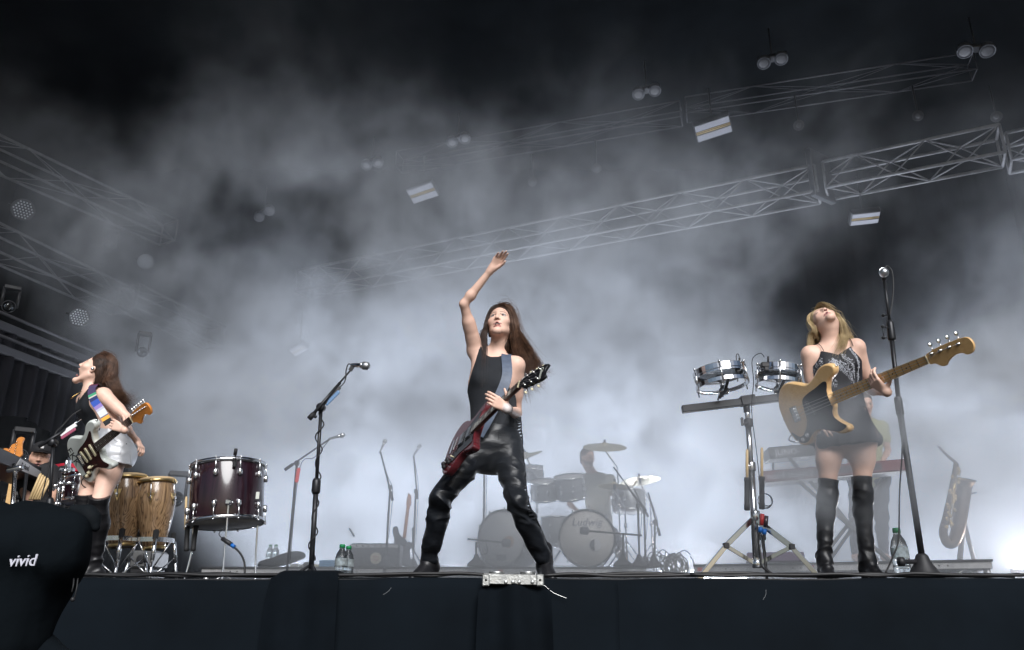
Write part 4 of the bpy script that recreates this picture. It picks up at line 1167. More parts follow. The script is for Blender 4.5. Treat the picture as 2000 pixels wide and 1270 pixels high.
    nm = [V((0, .6, .8))] * 14 + [V((-.1, -.5, 1))] * 10 + [V((-.1, -1, .35))] * 80
    t = 0; n_ = len(pth) - 1; st = None
    for k, (c, w) in enumerate(bands):
        a, b = t, min(1.0, t + w * .92); t = b
        seg = [pth[min(n_, int(a * n_))].lerp(pth[min(n_, int(a * n_) + 1)], a * n_ - int(a * n_))] + [pth[i] for i in range(int(a * n_) + 1, int(b * n_) + 1)] + [pth[min(n_, int(b * n_))].lerp(pth[min(n_, int(b * n_) + 1)], b * n_ - int(b * n_))]
        seg = [p for i, p in enumerate(seg) if i == 0 or (p - seg[i - 1]).length > 1e-5]
        if len(seg) < 2: continue
        mb = MB(); mb.ribbon(seg, .052, .004, [nm[min(len(nm) - 1, int(a * n_) + i)] for i in range(len(seg))])
        o = mb.build('strap_band', mat('strap_weave_%d' % k, c, .8, bump=.2, bscale=200, bdist=.002), root)
    # hair
    hair_cap(L, HM, .98, M_hair_dark, root, [((0, -.06, .02), (.0, -.10, -.05), .055, .05)], forehead=(0, .050, .030))
    hy = hc.y; G = []
    for k, (dx, e1, e2, e3, e4) in enumerate([(.03, (214, 742), (226, 764), (242, 770), (262, 762)), (.06, (216, 745), (232, 768), (250, 780), (272, 774)), (.05, (219, 735), (232, 766), (248, 786), (268, 790)),
                                              (.02, (217, 728), (229, 762), (246, 795), (272, 812)), (-.02, (219, 726), (226, 762), (240, 800), (258, 842))]):
        G.append([L(on_cap((dx * .3, .03, .120))), L(on_cap((dx * .9, -.045, .132))), L(on_cap((dx * 1.1, -.122, .060))), L(on_cap((dx * .9, -.135, -.02))), P(*e1, hy - .05 + .03 * k), P(*e2, hy - .04 + .03 * k), P(*e3, hy + .03 * k), P(*e4, hy + .03 * k)])
    hair_strands('hair', G, M_hair_mid, root, 1900, .0020, .013, 21, wave=.016)
    hair_strands('flyaway_hair', G, M_hair_mid, root, 170, .0010, .032, 24, wave=.03)
    G = [[L(on_cap((.062, .048, .070))), L(on_cap((.078, .010, .055))), L((.080, -.045, .020)), L((.074, -.080, -.03)), L((.060, -.095, -.085)), P(211, 762, hy - .06)],
         [L(on_cap((.045, .055, .092))), L(on_cap((.074, .010, .075))), L((.082, -.050, .035)), L((.076, -.090, -.015)), L((.062, -.110, -.075)), P(213, 764, hy - .05)],
         [L(on_cap((.030, .050, .112))), L(on_cap((.066, .005, .085))), L(on_cap((.082, -.045, .045))), L(on_cap((.078, -.090, .0))), L(on_cap((.064, -.115, -.07))), P(214, 760, hy - .05)],
         [L(on_cap((.010, .048, .116))), L(on_cap((.056, .0, .112))), L(on_cap((.076, -.055, .07))), L(on_cap((.070, -.105, .0))), L(on_cap((.055, -.125, -.07))), P(218, 765, hy - .03)]]
    hair_strands('hair', G, M_hair_dark, root, 1700, .0019, .006, 22, wave=.006)
    guitar('electric_guitar', 'strat', GM, 'white electric guitar with tortoiseshell plate and black letters, played in silver shorts')
left_player()

# ------------------------------------------------------------------ right: bass player, head tipped right back
def bass_player():
    Y = 4.72
    root = empty('person', P(1655, 1118, Y), 'blond person in beaded black camisole playing a wooden bass, face turned up', 'person', 'musicians at the front of the stage')
    root.location.z = 0
    O = P(1534, 818, Y - .26); Tip = reach(O, 1908, 664, 1.215)
    GM = basis(O, Tip - O, (V((0, 0, CAMZ)) - O).normalized() + V((.10, 0, .10)))
    gx = (Tip - O).normalized(); gn = GM.to_3x3() @ V((0, 0, 1)); gy = GM.to_3x3() @ V((0, 1, 0))
    hL, hR = P(1618, 858, Y + .02), P(1686, 856, Y + .0)
    kL = P(1617, 955, Y - .01); aL = P(1610, 1090, Y + .02)
    kR = P(1684, 950, Y - .02); aR = P(1694, 1092, Y + .0)
    wst = P(1640, 775, Y + .04); ch = P(1632, 718, Y + .03); nb = P(1622, 678, Y + .05)
    sL, sR = P(1582, 692, Y + .05), P(1672, 678, Y - .02)
    eL = P(1585, 770, Y + .10); wL = P(1598, 812, Y - .06)
    eR = reach(sR, 1700, 762, .285, False)
    gp = O + gx * .715; wR = gp - gy * .055 + gn * .0 + V((-.02, .01, -.02))
    S = Sculpt(); fr = V((-.06, -1, .05))
    torso(S, hL, hR, wst, ch, nb, sL, sR, -.002, SKIN, .94, front=fr)
    limb_arm(S, sL, eL, wL, 1.0); limb_arm(S, sR, eR, wR, 1.0)
    limb_leg(S, hL, kL, aL, .84); limb_leg(S, hR, kR, aR, .84)
    hc = P(1611, 629, Y + .03)
    fwd = V((-.26, -.62, .76)); up = V((-.12, .74, .62))
    L, HM, HX = head(S, hc, fwd, up, .98, mouth=.0, eyes='closed', brow=(.30, .20, .12))
    S.cone(L((0, -.022, -.060)), nb + V((.0, .01, -.02)), .050, .054, .035, SKIN)
    for q in (sL, sR): S.cone(nb.lerp(V(q), .12) + V((0, -.02, 0)), V(q) + V((0, -.03, .0)), .011, .009, .02, SKIN)
    hd = (gy * .9 - gx * .25 + gn * .40).normalized()
    hand(S, wR, hd, (gn * .55 + gx * .1 - gy * .5), .90, (.55, .65, .75, .8), (.9, .2), side=1)
    hand(S, wL, V((.25, -.5, -.8)), V((-.6, -.7, .2)), .88, (.3, .35, .4, .4), (.4, .3), side=1)
    hb = (np.array(L((0, 0, -.02))) - .16, np.array(L((0, 0, -.02))) + .16)
    h1 = (np.array(wR + hd * .06) - .115, np.array(wR + hd * .06) + .115)
    S.build('body', M_skin, root, .0055, (hb, h1), .0026, SKIN, tint=True)
    T = Sculpt(); torso(T, hL, hR, wst, ch, nb, sL, sR, .005, None, .94, front=fr)
    cs = (V(sR) - V(sL)).normalized(); cpt = ch + V((0, 0, .045)) + fr * .08
    def neckline(p):
        q = p - np.array(cpt); x = q @ np.array(cs); z = q[:, 2] - x * cs.z / max(.2, (cs.x))
        return z - (.004 + .55 * np.minimum(np.abs(x + .005), .085) - .5 * np.maximum(np.abs(x) - .085, 0)) - .10 * (-(q @ np.array(fr))).clip(0, .3) * 0
    T.inter += [neckline, away(V(sR) + V((.03, -.02, -.01)), .083), away(V(sL) + V((-.03, -.02, -.01)), .083), below(wst - V((0, 0, .08)), (0, 0, -1))]
    tp = T.build('camisole', M_satin, root, .0045, disp=creases([], .3, .003, 5, 9))
    mb = MB()
    for q, px_ in ((sL, -.085), (sR, .085)):
        mb = MB(); a = cpt + cs * px_ + V((0, -.01, .045)); b = V(q) + (nb - V(q)) * .30 + V((0, .0, .052)); mb.tube(smooth_path([a, a.lerp(b, .55) + V((0, -.018, .008)), b, b + V((0, .06, -.03))], 5), .0022, 5); mb.build('shoulder_strap', M_satin, root)
    # bead garlands hung in swags across the camisole
    rn = random.Random(7); f2 = np.array([[ch.x + 0, ch.y, ch.z]])
    def surf(x, z):
        """front surface of the camisole at x, z by marching"""
        lo_, hi_ = Y - .30, Y + .10
        ys = np.linspace(lo_, hi_, 90); p = np.stack([np.full(90, x), ys, np.full(90, z)], 1); f = T.field(p)
        k = np.argmax(f < 0); return V((x, ys[k] - .004, z)) if f[k] < 0 else None
    gar = [[(1590, 702), (1582, 722), (1586, 752)], [(1608, 698), (1598, 712), (1593, 735), (1588, 765)], [(1625, 702), (1614, 722), (1600, 742), (1592, 768)], [(1628, 703), (1636, 707), (1650, 714), (1664, 730)],
           [(1622, 706), (1634, 712), (1648, 722), (1668, 744)], [(1642, 692), (1650, 700), (1662, 712), (1668, 730)], [(1660, 680), (1668, 696), (1674, 712), (1676, 740)], [(1594, 760), (1608, 752), (1622, 748), (1636, 744)], [(1660, 768), (1672, 764), (1680, 756)]]
    for g in gar:
        mb = MB(); pp = smooth_path([P(u, v, Y - .07) for u, v in g], 4)
        for k in range(len(pp) - 1):
            for sw in (0, 1):
                for j in range(7):
                    t = j / 6; q = pp[k].lerp(pp[k + 1], t); sag = (.020 + .012 * sw) * (1 - (2 * t - 1) ** 2)
                    c = surf(q.x + rn.uniform(-.002, .002), q.z - sag + rn.uniform(-.002, .002))
                    if c is not None: mb.ball(c, rn.uniform(.0014, .0024), 5, 4)
            for j in range(3):
                c = surf(pp[k].x + rn.uniform(-.010, .010), pp[k].z + rn.uniform(-.010, .010))
                if c is not None: mb.ball(c, rn.uniform(.002, .0042), 5, 4)
        if mb.v: o = mb.build('bead_garland', M_bead, root); o['kind'] = 'stuff'
    # skirt
    D = Sculpt(); pm = (hL + hR) / 2
    D.chain([(wst + V((0, 0, .0)), .112, .092), (pm + V((0, 0, .06)), .150, .125), (pm + V((.0, 0, -.03)), .170, .145), (pm + V((.01, 0, -.12)), .185, .15)], .04, None, (1, 0, 0))
    D.cone(P(1612, 790, Y + .06), P(1575, 846, Y + .12), .050, .070, .06); D.cone(P(1668, 790, Y + .08), P(1704, 858, Y + .12), .050, .060, .06)
    D.inter += [below(wst + V((0, 0, .01)), (0, 0, 1)), below(pm + V((0, 0, -.050)), (.10, 0, -1))]
    D.build('skirt', mat('black_chiffon', (.016, .016, .022), .75, bump=.1), root, .005, disp=lambda v: .011 * (.3 - np.abs(_snoise(v * np.array([1, 1, .10]) + .02 * np.stack([_snoise(v, 6, 2)] * 3, 1), 26)) * 1.5) + .003 * _snoise(v, 20))
    for kn, an, td in ((kL, aL, (-.12, -1)), (kR, aR, (.15, -1))):
        B = Sculpt(); up_ = (kn - an).normalized(); top = kn + up_ * .055
        B.cone(top, kn.lerp(an, .15), .058, .051, .02); B.cone(kn.lerp(an, .1), kn.lerp(an, .35) + V((0, .016, 0)), .054, .052, .03)
        B.cone(kn.lerp(an, .35) + V((0, .016, 0)), an, .049, .043, .03); b_ = boot_foot(B, an, td, 1.0, None, .05)
        B.inter.append(below(top, up_))
        B.build('boot', M_bootleather, root, .004, disp=creases([(.17, .08, .8), (kn.z - .04, .06, .6)], .25, .007, 13, 5))
        sole_and_heel(*b_, root, M_sole, .05)
    a = sR + V((-.035, .04, .045)); pts = [a + V((0, .06, -.10)), a, a + V((.0, -.075, -.01)), P(1672, 725, Y - .14), P(1690, 748, Y - .20), P(1703, 753, Y - .24)]
    mb = MB(); d = (wR - eR).normalized(); mb.lathe(wR - d * .03, d, [(.0225, 0), (.0225, .03)], 16, False); mb.build('wristband', M_tape, root)
    hair_cap(L, HM, .98, M_hair_blond, root, [((0, -.06, .02), (.0, -.09, -.06), .055, .05)], forehead=(0, .058, .03))
    yb = hc.y
    K = lambda *p: L(on_cap(p))
    G = [[K(-.005, .03, .12), K(-.05, .03, .10), K(-.078, .01, .05), L((-.084, -.01, -.03)), P(1583, 655, yb + .02), P(1581, 680, yb + .01), P(1583, 712, yb - .02)],
         [K(-.005, .0, .13), K(-.05, -.02, .10), K(-.078, -.04, .04), L((-.088, -.045, -.03)), P(1586, 660, yb + .08), P(1585, 688, yb + .08), P(1588, 716, yb + .07)],
         [K(-.005, -.04, .13), K(-.03, -.09, .09), K(-.04, -.12, .03), L((-.05, -.125, -.04)), P(1600, 668, yb + .12), P(1598, 690, yb + .11), P(1598, 722, yb + .10)]]
    hair_strands('hair', G, M_hair_blond, root, 620, .0024, .009, 31, wave=.010)
    G = [[K(.005, .04, .115), K(.045, .045, .09), K(.070, .025, .045), L((.078, .020, -.03)), P(1645, 652, yb - .05), P(1640, 670, yb - .11), P(1626, 694, yb - .15)],
         [K(.005, .02, .125), K(.050, .02, .10), K(.078, .0, .045), L((.086, -.005, -.035)), P(1652, 656, yb - .03), P(1650, 670, yb - .09), P(1641, 694, yb - .13)],
         [K(.005, .0, .13), K(.05, -.03, .10), K(.076, -.05, .04), L((.086, -.05, -.04)), P(1658, 656, yb + .03), P(1664, 666, yb - .02), P(1662, 682, yb - .05)],
         [K(.0, -.04, .13), K(.03, -.09, .09), K(.04, -.12, .03), L((.05, -.125, -.04)), P(1650, 665, yb + .12), P(1655, 685, yb + .11), P(1655, 705, yb + .10)]]
    hair_strands('hair', G, M_hair_blond, root, 900, .0024, .009, 32, wave=.014)
    hair_strands('flyaway_hair', G, M_hair_blond, root, 90, .0009, .024, 34, wave=.02)
    G = [[K(.01, .045, .115), L((.03, .075, .09)), L((.05, .080, .05)), L((.064, .070, .0)), L((.075, .045, -.05))], [K(.0, .03, .125), L((.02, .085, .10)), L((.040, .098, .06)), L((.058, .080, .01)), L((.075, .055, -.05))]]
    hair_strands('hair', G, M_hair_blond, root, 90, .0012, .008, 33, wave=.006)
    guitar('bass_guitar', 'bass', GM, 'natural wood four string bass guitar with black pickguard, held by the blond player')
    mb = MB()
bass_player()

# ================================================================== risers, rig and stage edge
M_riser_top = mat('riser_top_paint', (0.02, 0.02, 0.022), 0.6, var=.3, vscale=9)
M_red = mat('red_tape', (0.55, 0.06, 0.04), 0.6)
M_hole = mat('dark_bolt_and_hole', (0.01, 0.01, 0.01), 0.6)
def bar_part(name, a, b, r, m, parent, n=8):
    mb = MB(); mb.tube([a, b], r, n); return mb.build(name, m, parent)

def riser(a, b, depth, h, label, tape=()):
    """a, b: front corners on the floor; deck with an aluminium rail and lattice girders under it"""
    a, b = V(a), V(b); d = (b - a); L = d.length; d.normalize(); n = V((-d.y, d.x, 0))
    e = empty('stage_riser', (a + b) / 2, label, 'riser', 'risers across the back of the stage')
    zr = V((0, 0, h)); c = (a + b) / 2 + n * depth / 2
    mt = Matrix((d, n, V((0, 0, 1)))).transposed()
    mb = MB(); mb.box(c + V((0, 0, h - .010)), (L + .02, depth + .02, .020), mt, .002); mb.build('deck', M_riser_top, e)
    def side(p, q):
        dd = (q - p).normalized(); LL = (q - p).length; nn = V((dd.y, -dd.x, 0))
        mb = MB(); mb.obox(p + V((0, 0, h - .050)), q + V((0, 0, h - .050)), .045, .058, V((0, 0, 1)), .004); mb.build('rail', M_alu, e)
        mb = MB(); mb.obox(p + V((0, 0, .035)), q + V((0, 0, .035)), .04, .035, V((0, 0, 1)), .004); mb.build('lower_rail', M_alu, e)
        k = max(2, int(LL / .42)); 
        for i in range(k):
            for s_ in (0, 1):
                x0 = LL * (i + .5 * s_) / k; x1 = LL * (i + .5 * (s_ + 1)) / k
                z0, z1 = ((.05, h - .075) if s_ == 0 else (h - .075, .05))
                bar_part('brace', p + dd * x0 + V((0, 0, z0)), p + dd * x1 + V((0, 0, z1)), .008, M_alu, e, 6)
        for i in range(int(LL / .62)):
            for q_ in (0, .07):
                mb = MB(); mb.lathe(p + dd * (.30 + .62 * i + q_) + nn * .0228 + V((0, 0, h - .048)), nn, [(.0075, 0), (.0075, .002)], 8); mb.build('bolt', M_hole, e)
    f = n * .03
    side(a + f, b + f); side(b + n * depth, b + f) if False else side(b + f - d * .03, b + n * (depth - .03) - d * .03)
    for p in (a + f * 2 + d * .04, b + f * 2 - d * .04, a + n * (depth - .05), b + n * (depth - .05), (a + b) / 2 + n * depth * .5):
        mb = MB(); mb.tube([p, p + V((0, 0, h - .02))], .03, 10); mb.build('leg', M_alu, e)
    for t in tape:
        p = a + d * (L * t) + f; mb = MB(); mb.box(p - n * .0245 + V((0, 0, h - .046)), (.045, .003, .036), mt); mb.build('tape_mark', M_red, e)
    return e
RH = 0.28
riser(G(392, 8.7), G(747, 8.7), 3.0, RH, 'low aluminium riser carrying the combo amplifier', (.62,))
riser(G(753, 8.7), G(1263, 8.7), 3.2, RH, 'low aluminium riser carrying the two bass drum kit', (.44,))
riser(G(1357, 8.25), G(1942, 7.35), 2.6, RH, 'low aluminium riser carrying the keyboards and saxophone', (.02, .42))

def truss(a, b, s, label, group, name='lighting_truss', step=None, rc=.024, rb=.010, m=None, cat='truss'):
    a, b = V(a), V(b); d = (b - a); L = d.length; d.normalize(); x = V((0, 0, 1)).cross(d).normalized(); up = d.cross(x)
    e = empty(name, (a + b) / 2, label, cat, group); m = m or M_trussgrey
    cs = [x * (sx * s / 2) + up * (sz * s / 2) for sx, sz in ((-1, -1), (1, -1), (1, 1), (-1, 1))]
    for c in cs: bar_part('chord', a + c, b + c, rc, m, e, 8)
    k = max(1, int(round(L / (step or s * 1.15))))
    for q in range(4):
        c0, c1 = cs[q], cs[(q + 1) % 4]
        for i in range(k):
            t0, t1 = i / k, (i + 1) / k
            p, r_ = (c0, c1) if (i + q) % 2 == 0 else (c1, c0)
            bar_part('brace', a + d * (L * t0) + p, a + d * (L * t1) + r_, rb, m, e, 6)
    for t in (0, 1):
        for q in range(4): bar_part('end_bar', a + d * (L * t) + cs[q], a + d * (L * t) + cs[(q + 1) % 4], rc * .8, m, e, 6)
    return e
ZT = 5.5
M_trussgrey = mat('worn_truss_tube', (0.12, 0.12, 0.125), 0.6, 0.2, var=.3, vscale=12)
T0, T1 = HP(592, 556, ZT), HP(1596, 360, ZT); T2, T3 = HP(1612, 354, ZT), HP(1955, 285, ZT)
truss(T0, T1, .40, 'long pale lattice truss crossing above the stage, seen through smoke', 'trusses over the stage')
truss(T2, T3, .40, 'short lattice truss at upper right, past the dark joint', 'trusses over the stage')
truss(HP(1968, 300, ZT + .1), HP(2150, 262, ZT + .1), .40, 'dim lattice truss running out of the picture at upper right', 'trusses over the stage')
mb = MB(); jm = (T1 + T2) / 2; mb.obox(T1 + (T1 - T0).normalized() * .02 + V((0, 0, .10)), T2 - (T1 - T0).normalized() * .02 + V((0, 0, .10)), .46, .75, V((0, 0, 1)), .01)
tag(mb.build('truss_sleeve', M_blackmetal), 'black sleeve block joining the two long trusses', 'truss joint')
M_dimalu = mat('dull_aluminium', (0.10, 0.10, 0.105), 0.6, 0.3, var=.3, vscale=12)
M_darkalu = mat('blackened_aluminium', (0.035, 0.035, 0.04), 0.6, 0.3)
M_trussgrey = mat('worn_truss_tube', (0.12, 0.12, 0.125), 0.6, 0.2, var=.3, vscale=12)
for (a, b, lb) in (((780, 318), (1330, 222), 'thin dark truss high behind the pair lamps at upper centre'), ((1340, 215), (1900, 130), 'thin dark truss at upper right below the round lamp pairs')):
    truss(HP(*a, 7.6), HP(*b, 7.6), .30, lb, 'dark trusses near the roof', rc=.011, rb=.004, m=M_darkalu, step=1.0)
for (a, b, lb, z) in (((-90, 262), (330, 455), 'upper left truss running back into the smoke', 6.6), ((-90, 436), (240, 590), 'long left side truss above the shouting player', 5.0), ((250, 580), (420, 660), 'short left side truss beyond the lamp clamp', 5.0)):
    truss(HP(*a, z), HP(*b, z), .42, lb, 'trusses along the left side', rc=.022, rb=.007, m=M_dimalu, step=.9)

# lamps hanging from the rig
M_lampface = mat('frosted_lamp_face', (0.045, 0.045, 0.05), 0.5, var=.25, vscale=90)
M_lamprim = mat('lamp_rim', (0.08, 0.085, 0.095), 0.5, 0.3)
def twin_lamp(pa, pb, z, r, label):
    a, b = HP(*pa, z), HP(*pb, z); e = empty('twin_lamp', (a + b) / 2, label, 'blinder lamp', 'round twin lamps in the rig')
    d = V((0, 0, -1)) * .75 + (V((0, 0, 0)) - (a + b) / 2).normalized() * .7; d.normalize(); x = (b - a).normalized()
    for c in (a, b):
        mb = MB(); mb.lathe(c, d, [(r * .96, -.10), (r * 1.08, -.02), (r * 1.08, .006), (r * .98, .012), (r * .94, 0)], 20); h_ = mb.build('lamp_can', M_lamprim, e)
        mb = MB(); mb.lathe(c, d, [(r * .93, -.004), (r * .93, .002), (r * .6, .008)], 20); mb.build('lamp_face', M_lampface, h_)
    mb = MB(); mb.obox(a - d * .09 - x * r, b - d * .09 + x * r, .10, .08, d, .01); mb.build('yoke', M_blackmetal, e)
    bar_part('hanger', (a + b) / 2 - d * .10, (a + b) / 2 - d * .10 + V((0, 0, .5)), .012, M_blackmetal, e)
for k, (pa, pb, z, r) in enumerate([((716, 324), (738, 319), 7.0, .085), ((883, 279), (908, 272), 7.0, .085), ((1247, 185), (1279, 178), 7.0, .085), ((1492, 124), (1526, 116), 7.0, .085), ((1885, 101), (1929, 100), 7.0, .095), ((506, 425), (526, 413), 6.4, .085)]):
    twin_lamp(pa, pb, z, r, ['second twin round lamp from the left, above the white panel lamp', 'twin round lamp above the raised hand, left of the thin dark truss', 'twin round lamp high right of the raised hand', 'twin round lamp at upper right over the larger white panel lamp',
                             'largest twin round lamp near the upper right corner', 'lowest twin round lamp, far left in the smoke'][k])
M_panel_grey = mat('strobe_diffuser', (0.17, 0.17, 0.19), .6)
M_white_panel = mat('white_panel', (0.72, 0.72, 0.72), 0.5)
M_tube = mat('yellowed_tube', (0.4, 0.30, 0.14), 0.4)
def panel_lamp(u, v, z, w, h, ang, label):
    c = HP(u, v, z); d = V((0, -.45, -.9)).normalized(); x = V((math.cos(ang), -math.sin(ang) * .9, 0)).normalized(); x = (x - d * x.dot(d)).normalized(); y = d.cross(x); mt = Matrix((x, y, d)).transposed()
    e = empty('panel_lamp', c, label, 'strobe lamp', 'white panel lamps in the rig')
    mb = MB(); mb.box(c - d * .05, (w + .03, h + .03, .09), mt, .01); mb.build('housing', M_blackmetal, e)
    for s_ in (-1, 1):
        mb = MB(); mb.box(c + y * (s_ * h * .29) + d * .002, (w, h * .36, .012), mt, .003); mb.build('diffuser', M_panel_grey, e)
    for s_ in (-1, 1):
        mb = MB(); mb.tube([c + x * (-w / 2) + y * (s_ * h * .045), c + x * (w / 2) + y * (s_ * h * .045)], h * .028, 8); mb.build('tube', M_tube, e)
    bar_part('hanger', c - d * .09, c - d * .09 + V((0, 0, .6)), .012, M_blackmetal, e)
panel_lamp(825, 377, 6.0, .42, .27, R(26), 'smaller white panel lamp above left of the raised hand')
panel_lamp(1393, 252, 6.0, .46, .27, R(26), 'larger white panel lamp right of the raised hand')
panel_lamp(1690, 427, 4.9, .36, .20, R(10), 'dim white panel lamp in smoke under the short truss')
panel_lamp(583, 684, 3.4, .24, .13, R(40), 'faint white panel lamp low in smoke over the left mic stand')

M_ledlens = mat('led_glass', (0.75, 0.8, 0.85), 0.1, 0.4)
def led_wash(u, v, z, r, label):
    c = HP(u, v, z); d = (V((0, 0, CAMZ)) - c).normalized(); d = (d + V((.25, 0, -.3))).normalized(); x, y, _ = frame_of(d)
    e = empty('led_lamp', c, label, 'wash lamp', 'round lamps dotted with small lenses')
    mb = MB(); mb.lathe(c, d, [(r * .8, -.16), (r * 1.05, -.03), (r * 1.05, .004), (r * 1.0, .008), (r * .97, -.004)], 26); h_ = mb.build('housing', M_plastic, e)
    for i in range(-3, 4):
        for j in range(-3, 4):
            px, py = (i + .5 * (j % 2)) * r * .28, j * r * .25
            if px * px + py * py > (r * .86) ** 2: continue
            mb = MB(); mb.lathe(c + x * px + y * py - d * .004, d, [(r * .085, 0), (r * .08, .006), (r * .04, .012)], 8); mb.build('lens', M_ledlens, h_)
    bar_part('yoke', c - d * .12 - x * r * 1.2, c - d * .12 + x * r * 1.2, .014, M_plastic, e)
led_wash(45, 410, 5.4, .15, 'upper left round lamp with a grid of tiny lenses')
led_wash(155, 620, 3.7, .13, 'round lamp with a grid of tiny lenses between the left trusses')
led_wash(284, 511, 5.0, .12, 'faint round lamp with tiny lenses in the left smoke')

M_clearglass = mat('lamp_glass', (0.9, 0.95, 1.0), 0.02, trans=1.0, ior=1.35)
def moving_lamp(u, v, z, r, label, Y=None):
    c = HP(u, v, z) if Y is None else P(u, v, Y); d = (V((0, 0, CAMZ)) - c).normalized(); x, y, _ = frame_of(d)
    e = empty('moving_head_lamp', c, label, 'spot lamp', 'spot lamps with bulging glass')
    mb = MB(); mb.lathe(c, d, [(r * .55, -.34), (r * .95, -.24), (r * 1.04, -.03), (r * 1.02, -.015), (r * .93, -.02), (r * .80, -.16), (r * .2, -.22)], 28, True); h_ = mb.build('head', M_plastic, e)
    mb = MB(); mb.torus(c - d * .012, d, r * .99, r * .045, 36, 6); mb.build('lens_ring', M_lamprim, h_)
    mb = MB(); mb.lathe(c - d * .02, d, [(r * .95, 0), (r * .85, .030), (r * .6, .052), (r * .3, .063), (.002, .066)], 28); mb.build('lens', M_clearglass, h_)
    mb = MB(); mb.ball(c - d * .15 - x * r * .2 + y * r * .15, r * .22, 10, 8); mb.build('bulb_reflector', M_chrome, h_)
    for s_ in (-1, 1): bar_part('yoke_arm', c - d * .2 + x * (s_ * r * 1.15), c - d * .2 + x * (s_ * r * 1.15) + V((0, 0, .25)), .018, M_plastic, e)
    mb = MB(); mb.obox(c - d * .2 - x * r * 1.25 + V((0, 0, .25)), c - d * .2 + x * r * 1.25 + V((0, 0, .25)), .10, .05, V((0, 0, 1)), .008); mb.build('yoke_base', M_plastic, e)
moving_lamp(17, 599, 3.4, .075, 'glass fronted spot lamp at the far left edge')
moving_lamp(278, 688, 3.0, .065, 'glass fronted spot lamp right of the thrown back head')
moving_lamp(213, 481, 5.0, .085, 'glass fronted spot lamp high on the left among the trusses')
moving_lamp(343, 975, 0, .075, 'glass fronted spot lamp low behind the right conga', Y=8.0)
for k, (u, v, z) in enumerate([(1040, 355, 6.2), (1165, 328, 6.2), (1560, 245, 6.2), (1793, 226, 6.2), (1946, 228, 6.2)]):
    c = HP(u, v, z); d = (V((0, 0, CAMZ)) - c).normalized()
    e = empty('small_spot', c, ['small round spot above the raised hand', 'small round spot above the long truss middle', 'small round spot right of the larger white panel lamp', 'small round spot above the short truss', 'small round spot over the end of the short truss'][k], 'spot lamp', 'small round spots in the rig')
    mb = MB(); mb.lathe(c, d, [(.04, -.25), (.075, -.2), (.075, .0), (.066, .002)], 16); mb.build('body', M_plastic, e)
    mb = MB(); mb.lathe(c + d * .001, d, [(.036, 0), (.036, .004), (.02, .008)], 14); mb.build('lens', M_lampface, e)
    bar_part('hanger', c - d * .2, c - d * .2 + V((0, 0, .5)), .012, M_plastic, e)

# wing structure at the left: beam and hanging cloth
for k, (a, b, z, dr) in enumerate([((-60, 612), (215, 722), 2.9, .9), ((-60, 660), (210, 760), 2.6, .7)]):
    A, B = HP(*a, z), HP(*b, z); e = empty('wing_beam', (A + B) / 2, ['upper beam with hanging black cloth at the left wing', 'lower beam with hanging black cloth at the left wing'][k], 'beam', 'beams at the left wing')
    d = (B - A).normalized()
    mb = MB(); mb.obox(A, B, .08, .10, V((0, 0, 1)), .01); mb.build('beam', M_darkalu, e)
    bar_part('pipe', A + V((0, -.10, .14)), B + V((0, -.10, .14)), .02, M_darkalu, e)
    n = 70; vs = []; fs = []; L = (B - A).length; x = V((d.y, -d.x, 0))
    for j in range(7):
        for i in range(n + 1):
            t = i / n; o = .035 * math.sin(t * 75 + k) + .02 * math.sin(t * 31 + j * .3); zz = -dr * j / 6 * (1 + .12 * math.sin(t * 9 + k))
            p = A.lerp(B, t) + x * o + V((0, 0, zz - .05)); vs.append(tuple(p))
    for j in range(6):
        for i in range(n): q = j * (n + 1) + i; fs.append((q, q + 1, q + n + 2, q + n + 1))
    mb = MB(); mb.add(vs, fs, True); mb.build('cloth', mat('charcoal_cloth', (.006, .006, .008), .95, spec=.1, var=.3, vscale=3, bump=.2, bscale=12), e)

# ------------------------------------------------------------------ stage front: skirt, covers, bracket, cables
def skirt():
    n = 420; x0, x1 = -6.2, 6.2; vs = []; fs = []; rows = [(.003, .10), (.004, .01), (-.012, -.020), (-.05, -.040), (-.16, -.050), (-.35, -.06), (-.7, -.07), (-1.0, -.08)]
    for j, (z, yy) in enumerate(rows):
        for i in range(n + 1):
            x = x0 + (x1 - x0) * i / n; w = noise.noise(V((x * .8, z * .7, 1))) * .03 + noise.noise(V((x * 3.2, z * .5, 4))) * .02 + noise.noise(V((x * 9, z * .8, 6))) * .006
            zz = z + (noise.noise(V((x * 1.2, 0, 8))) * .010 if j < 3 else 0)
            vs.append((x, EDGE + yy + (w if j > 2 else w * .3), zz))
    for j in range(len(rows) - 1):
        for i in range(n): q = j * (n + 1) + i; fs.append((q, q + n + 1, q + n + 2, q + 1))
    mb = MB(); mb.add(vs, fs, True); o = mb.build('stage_skirt', mat('stage_skirt_cloth', (0.0035, 0.006, 0.009), 0.9, var=.25, vscale=2.5, bump=.12, bscale=160, bdist=.002, spec=.12)); tag(o, 'black cloth skirt along the stage front', 'stage skirt')
skirt()
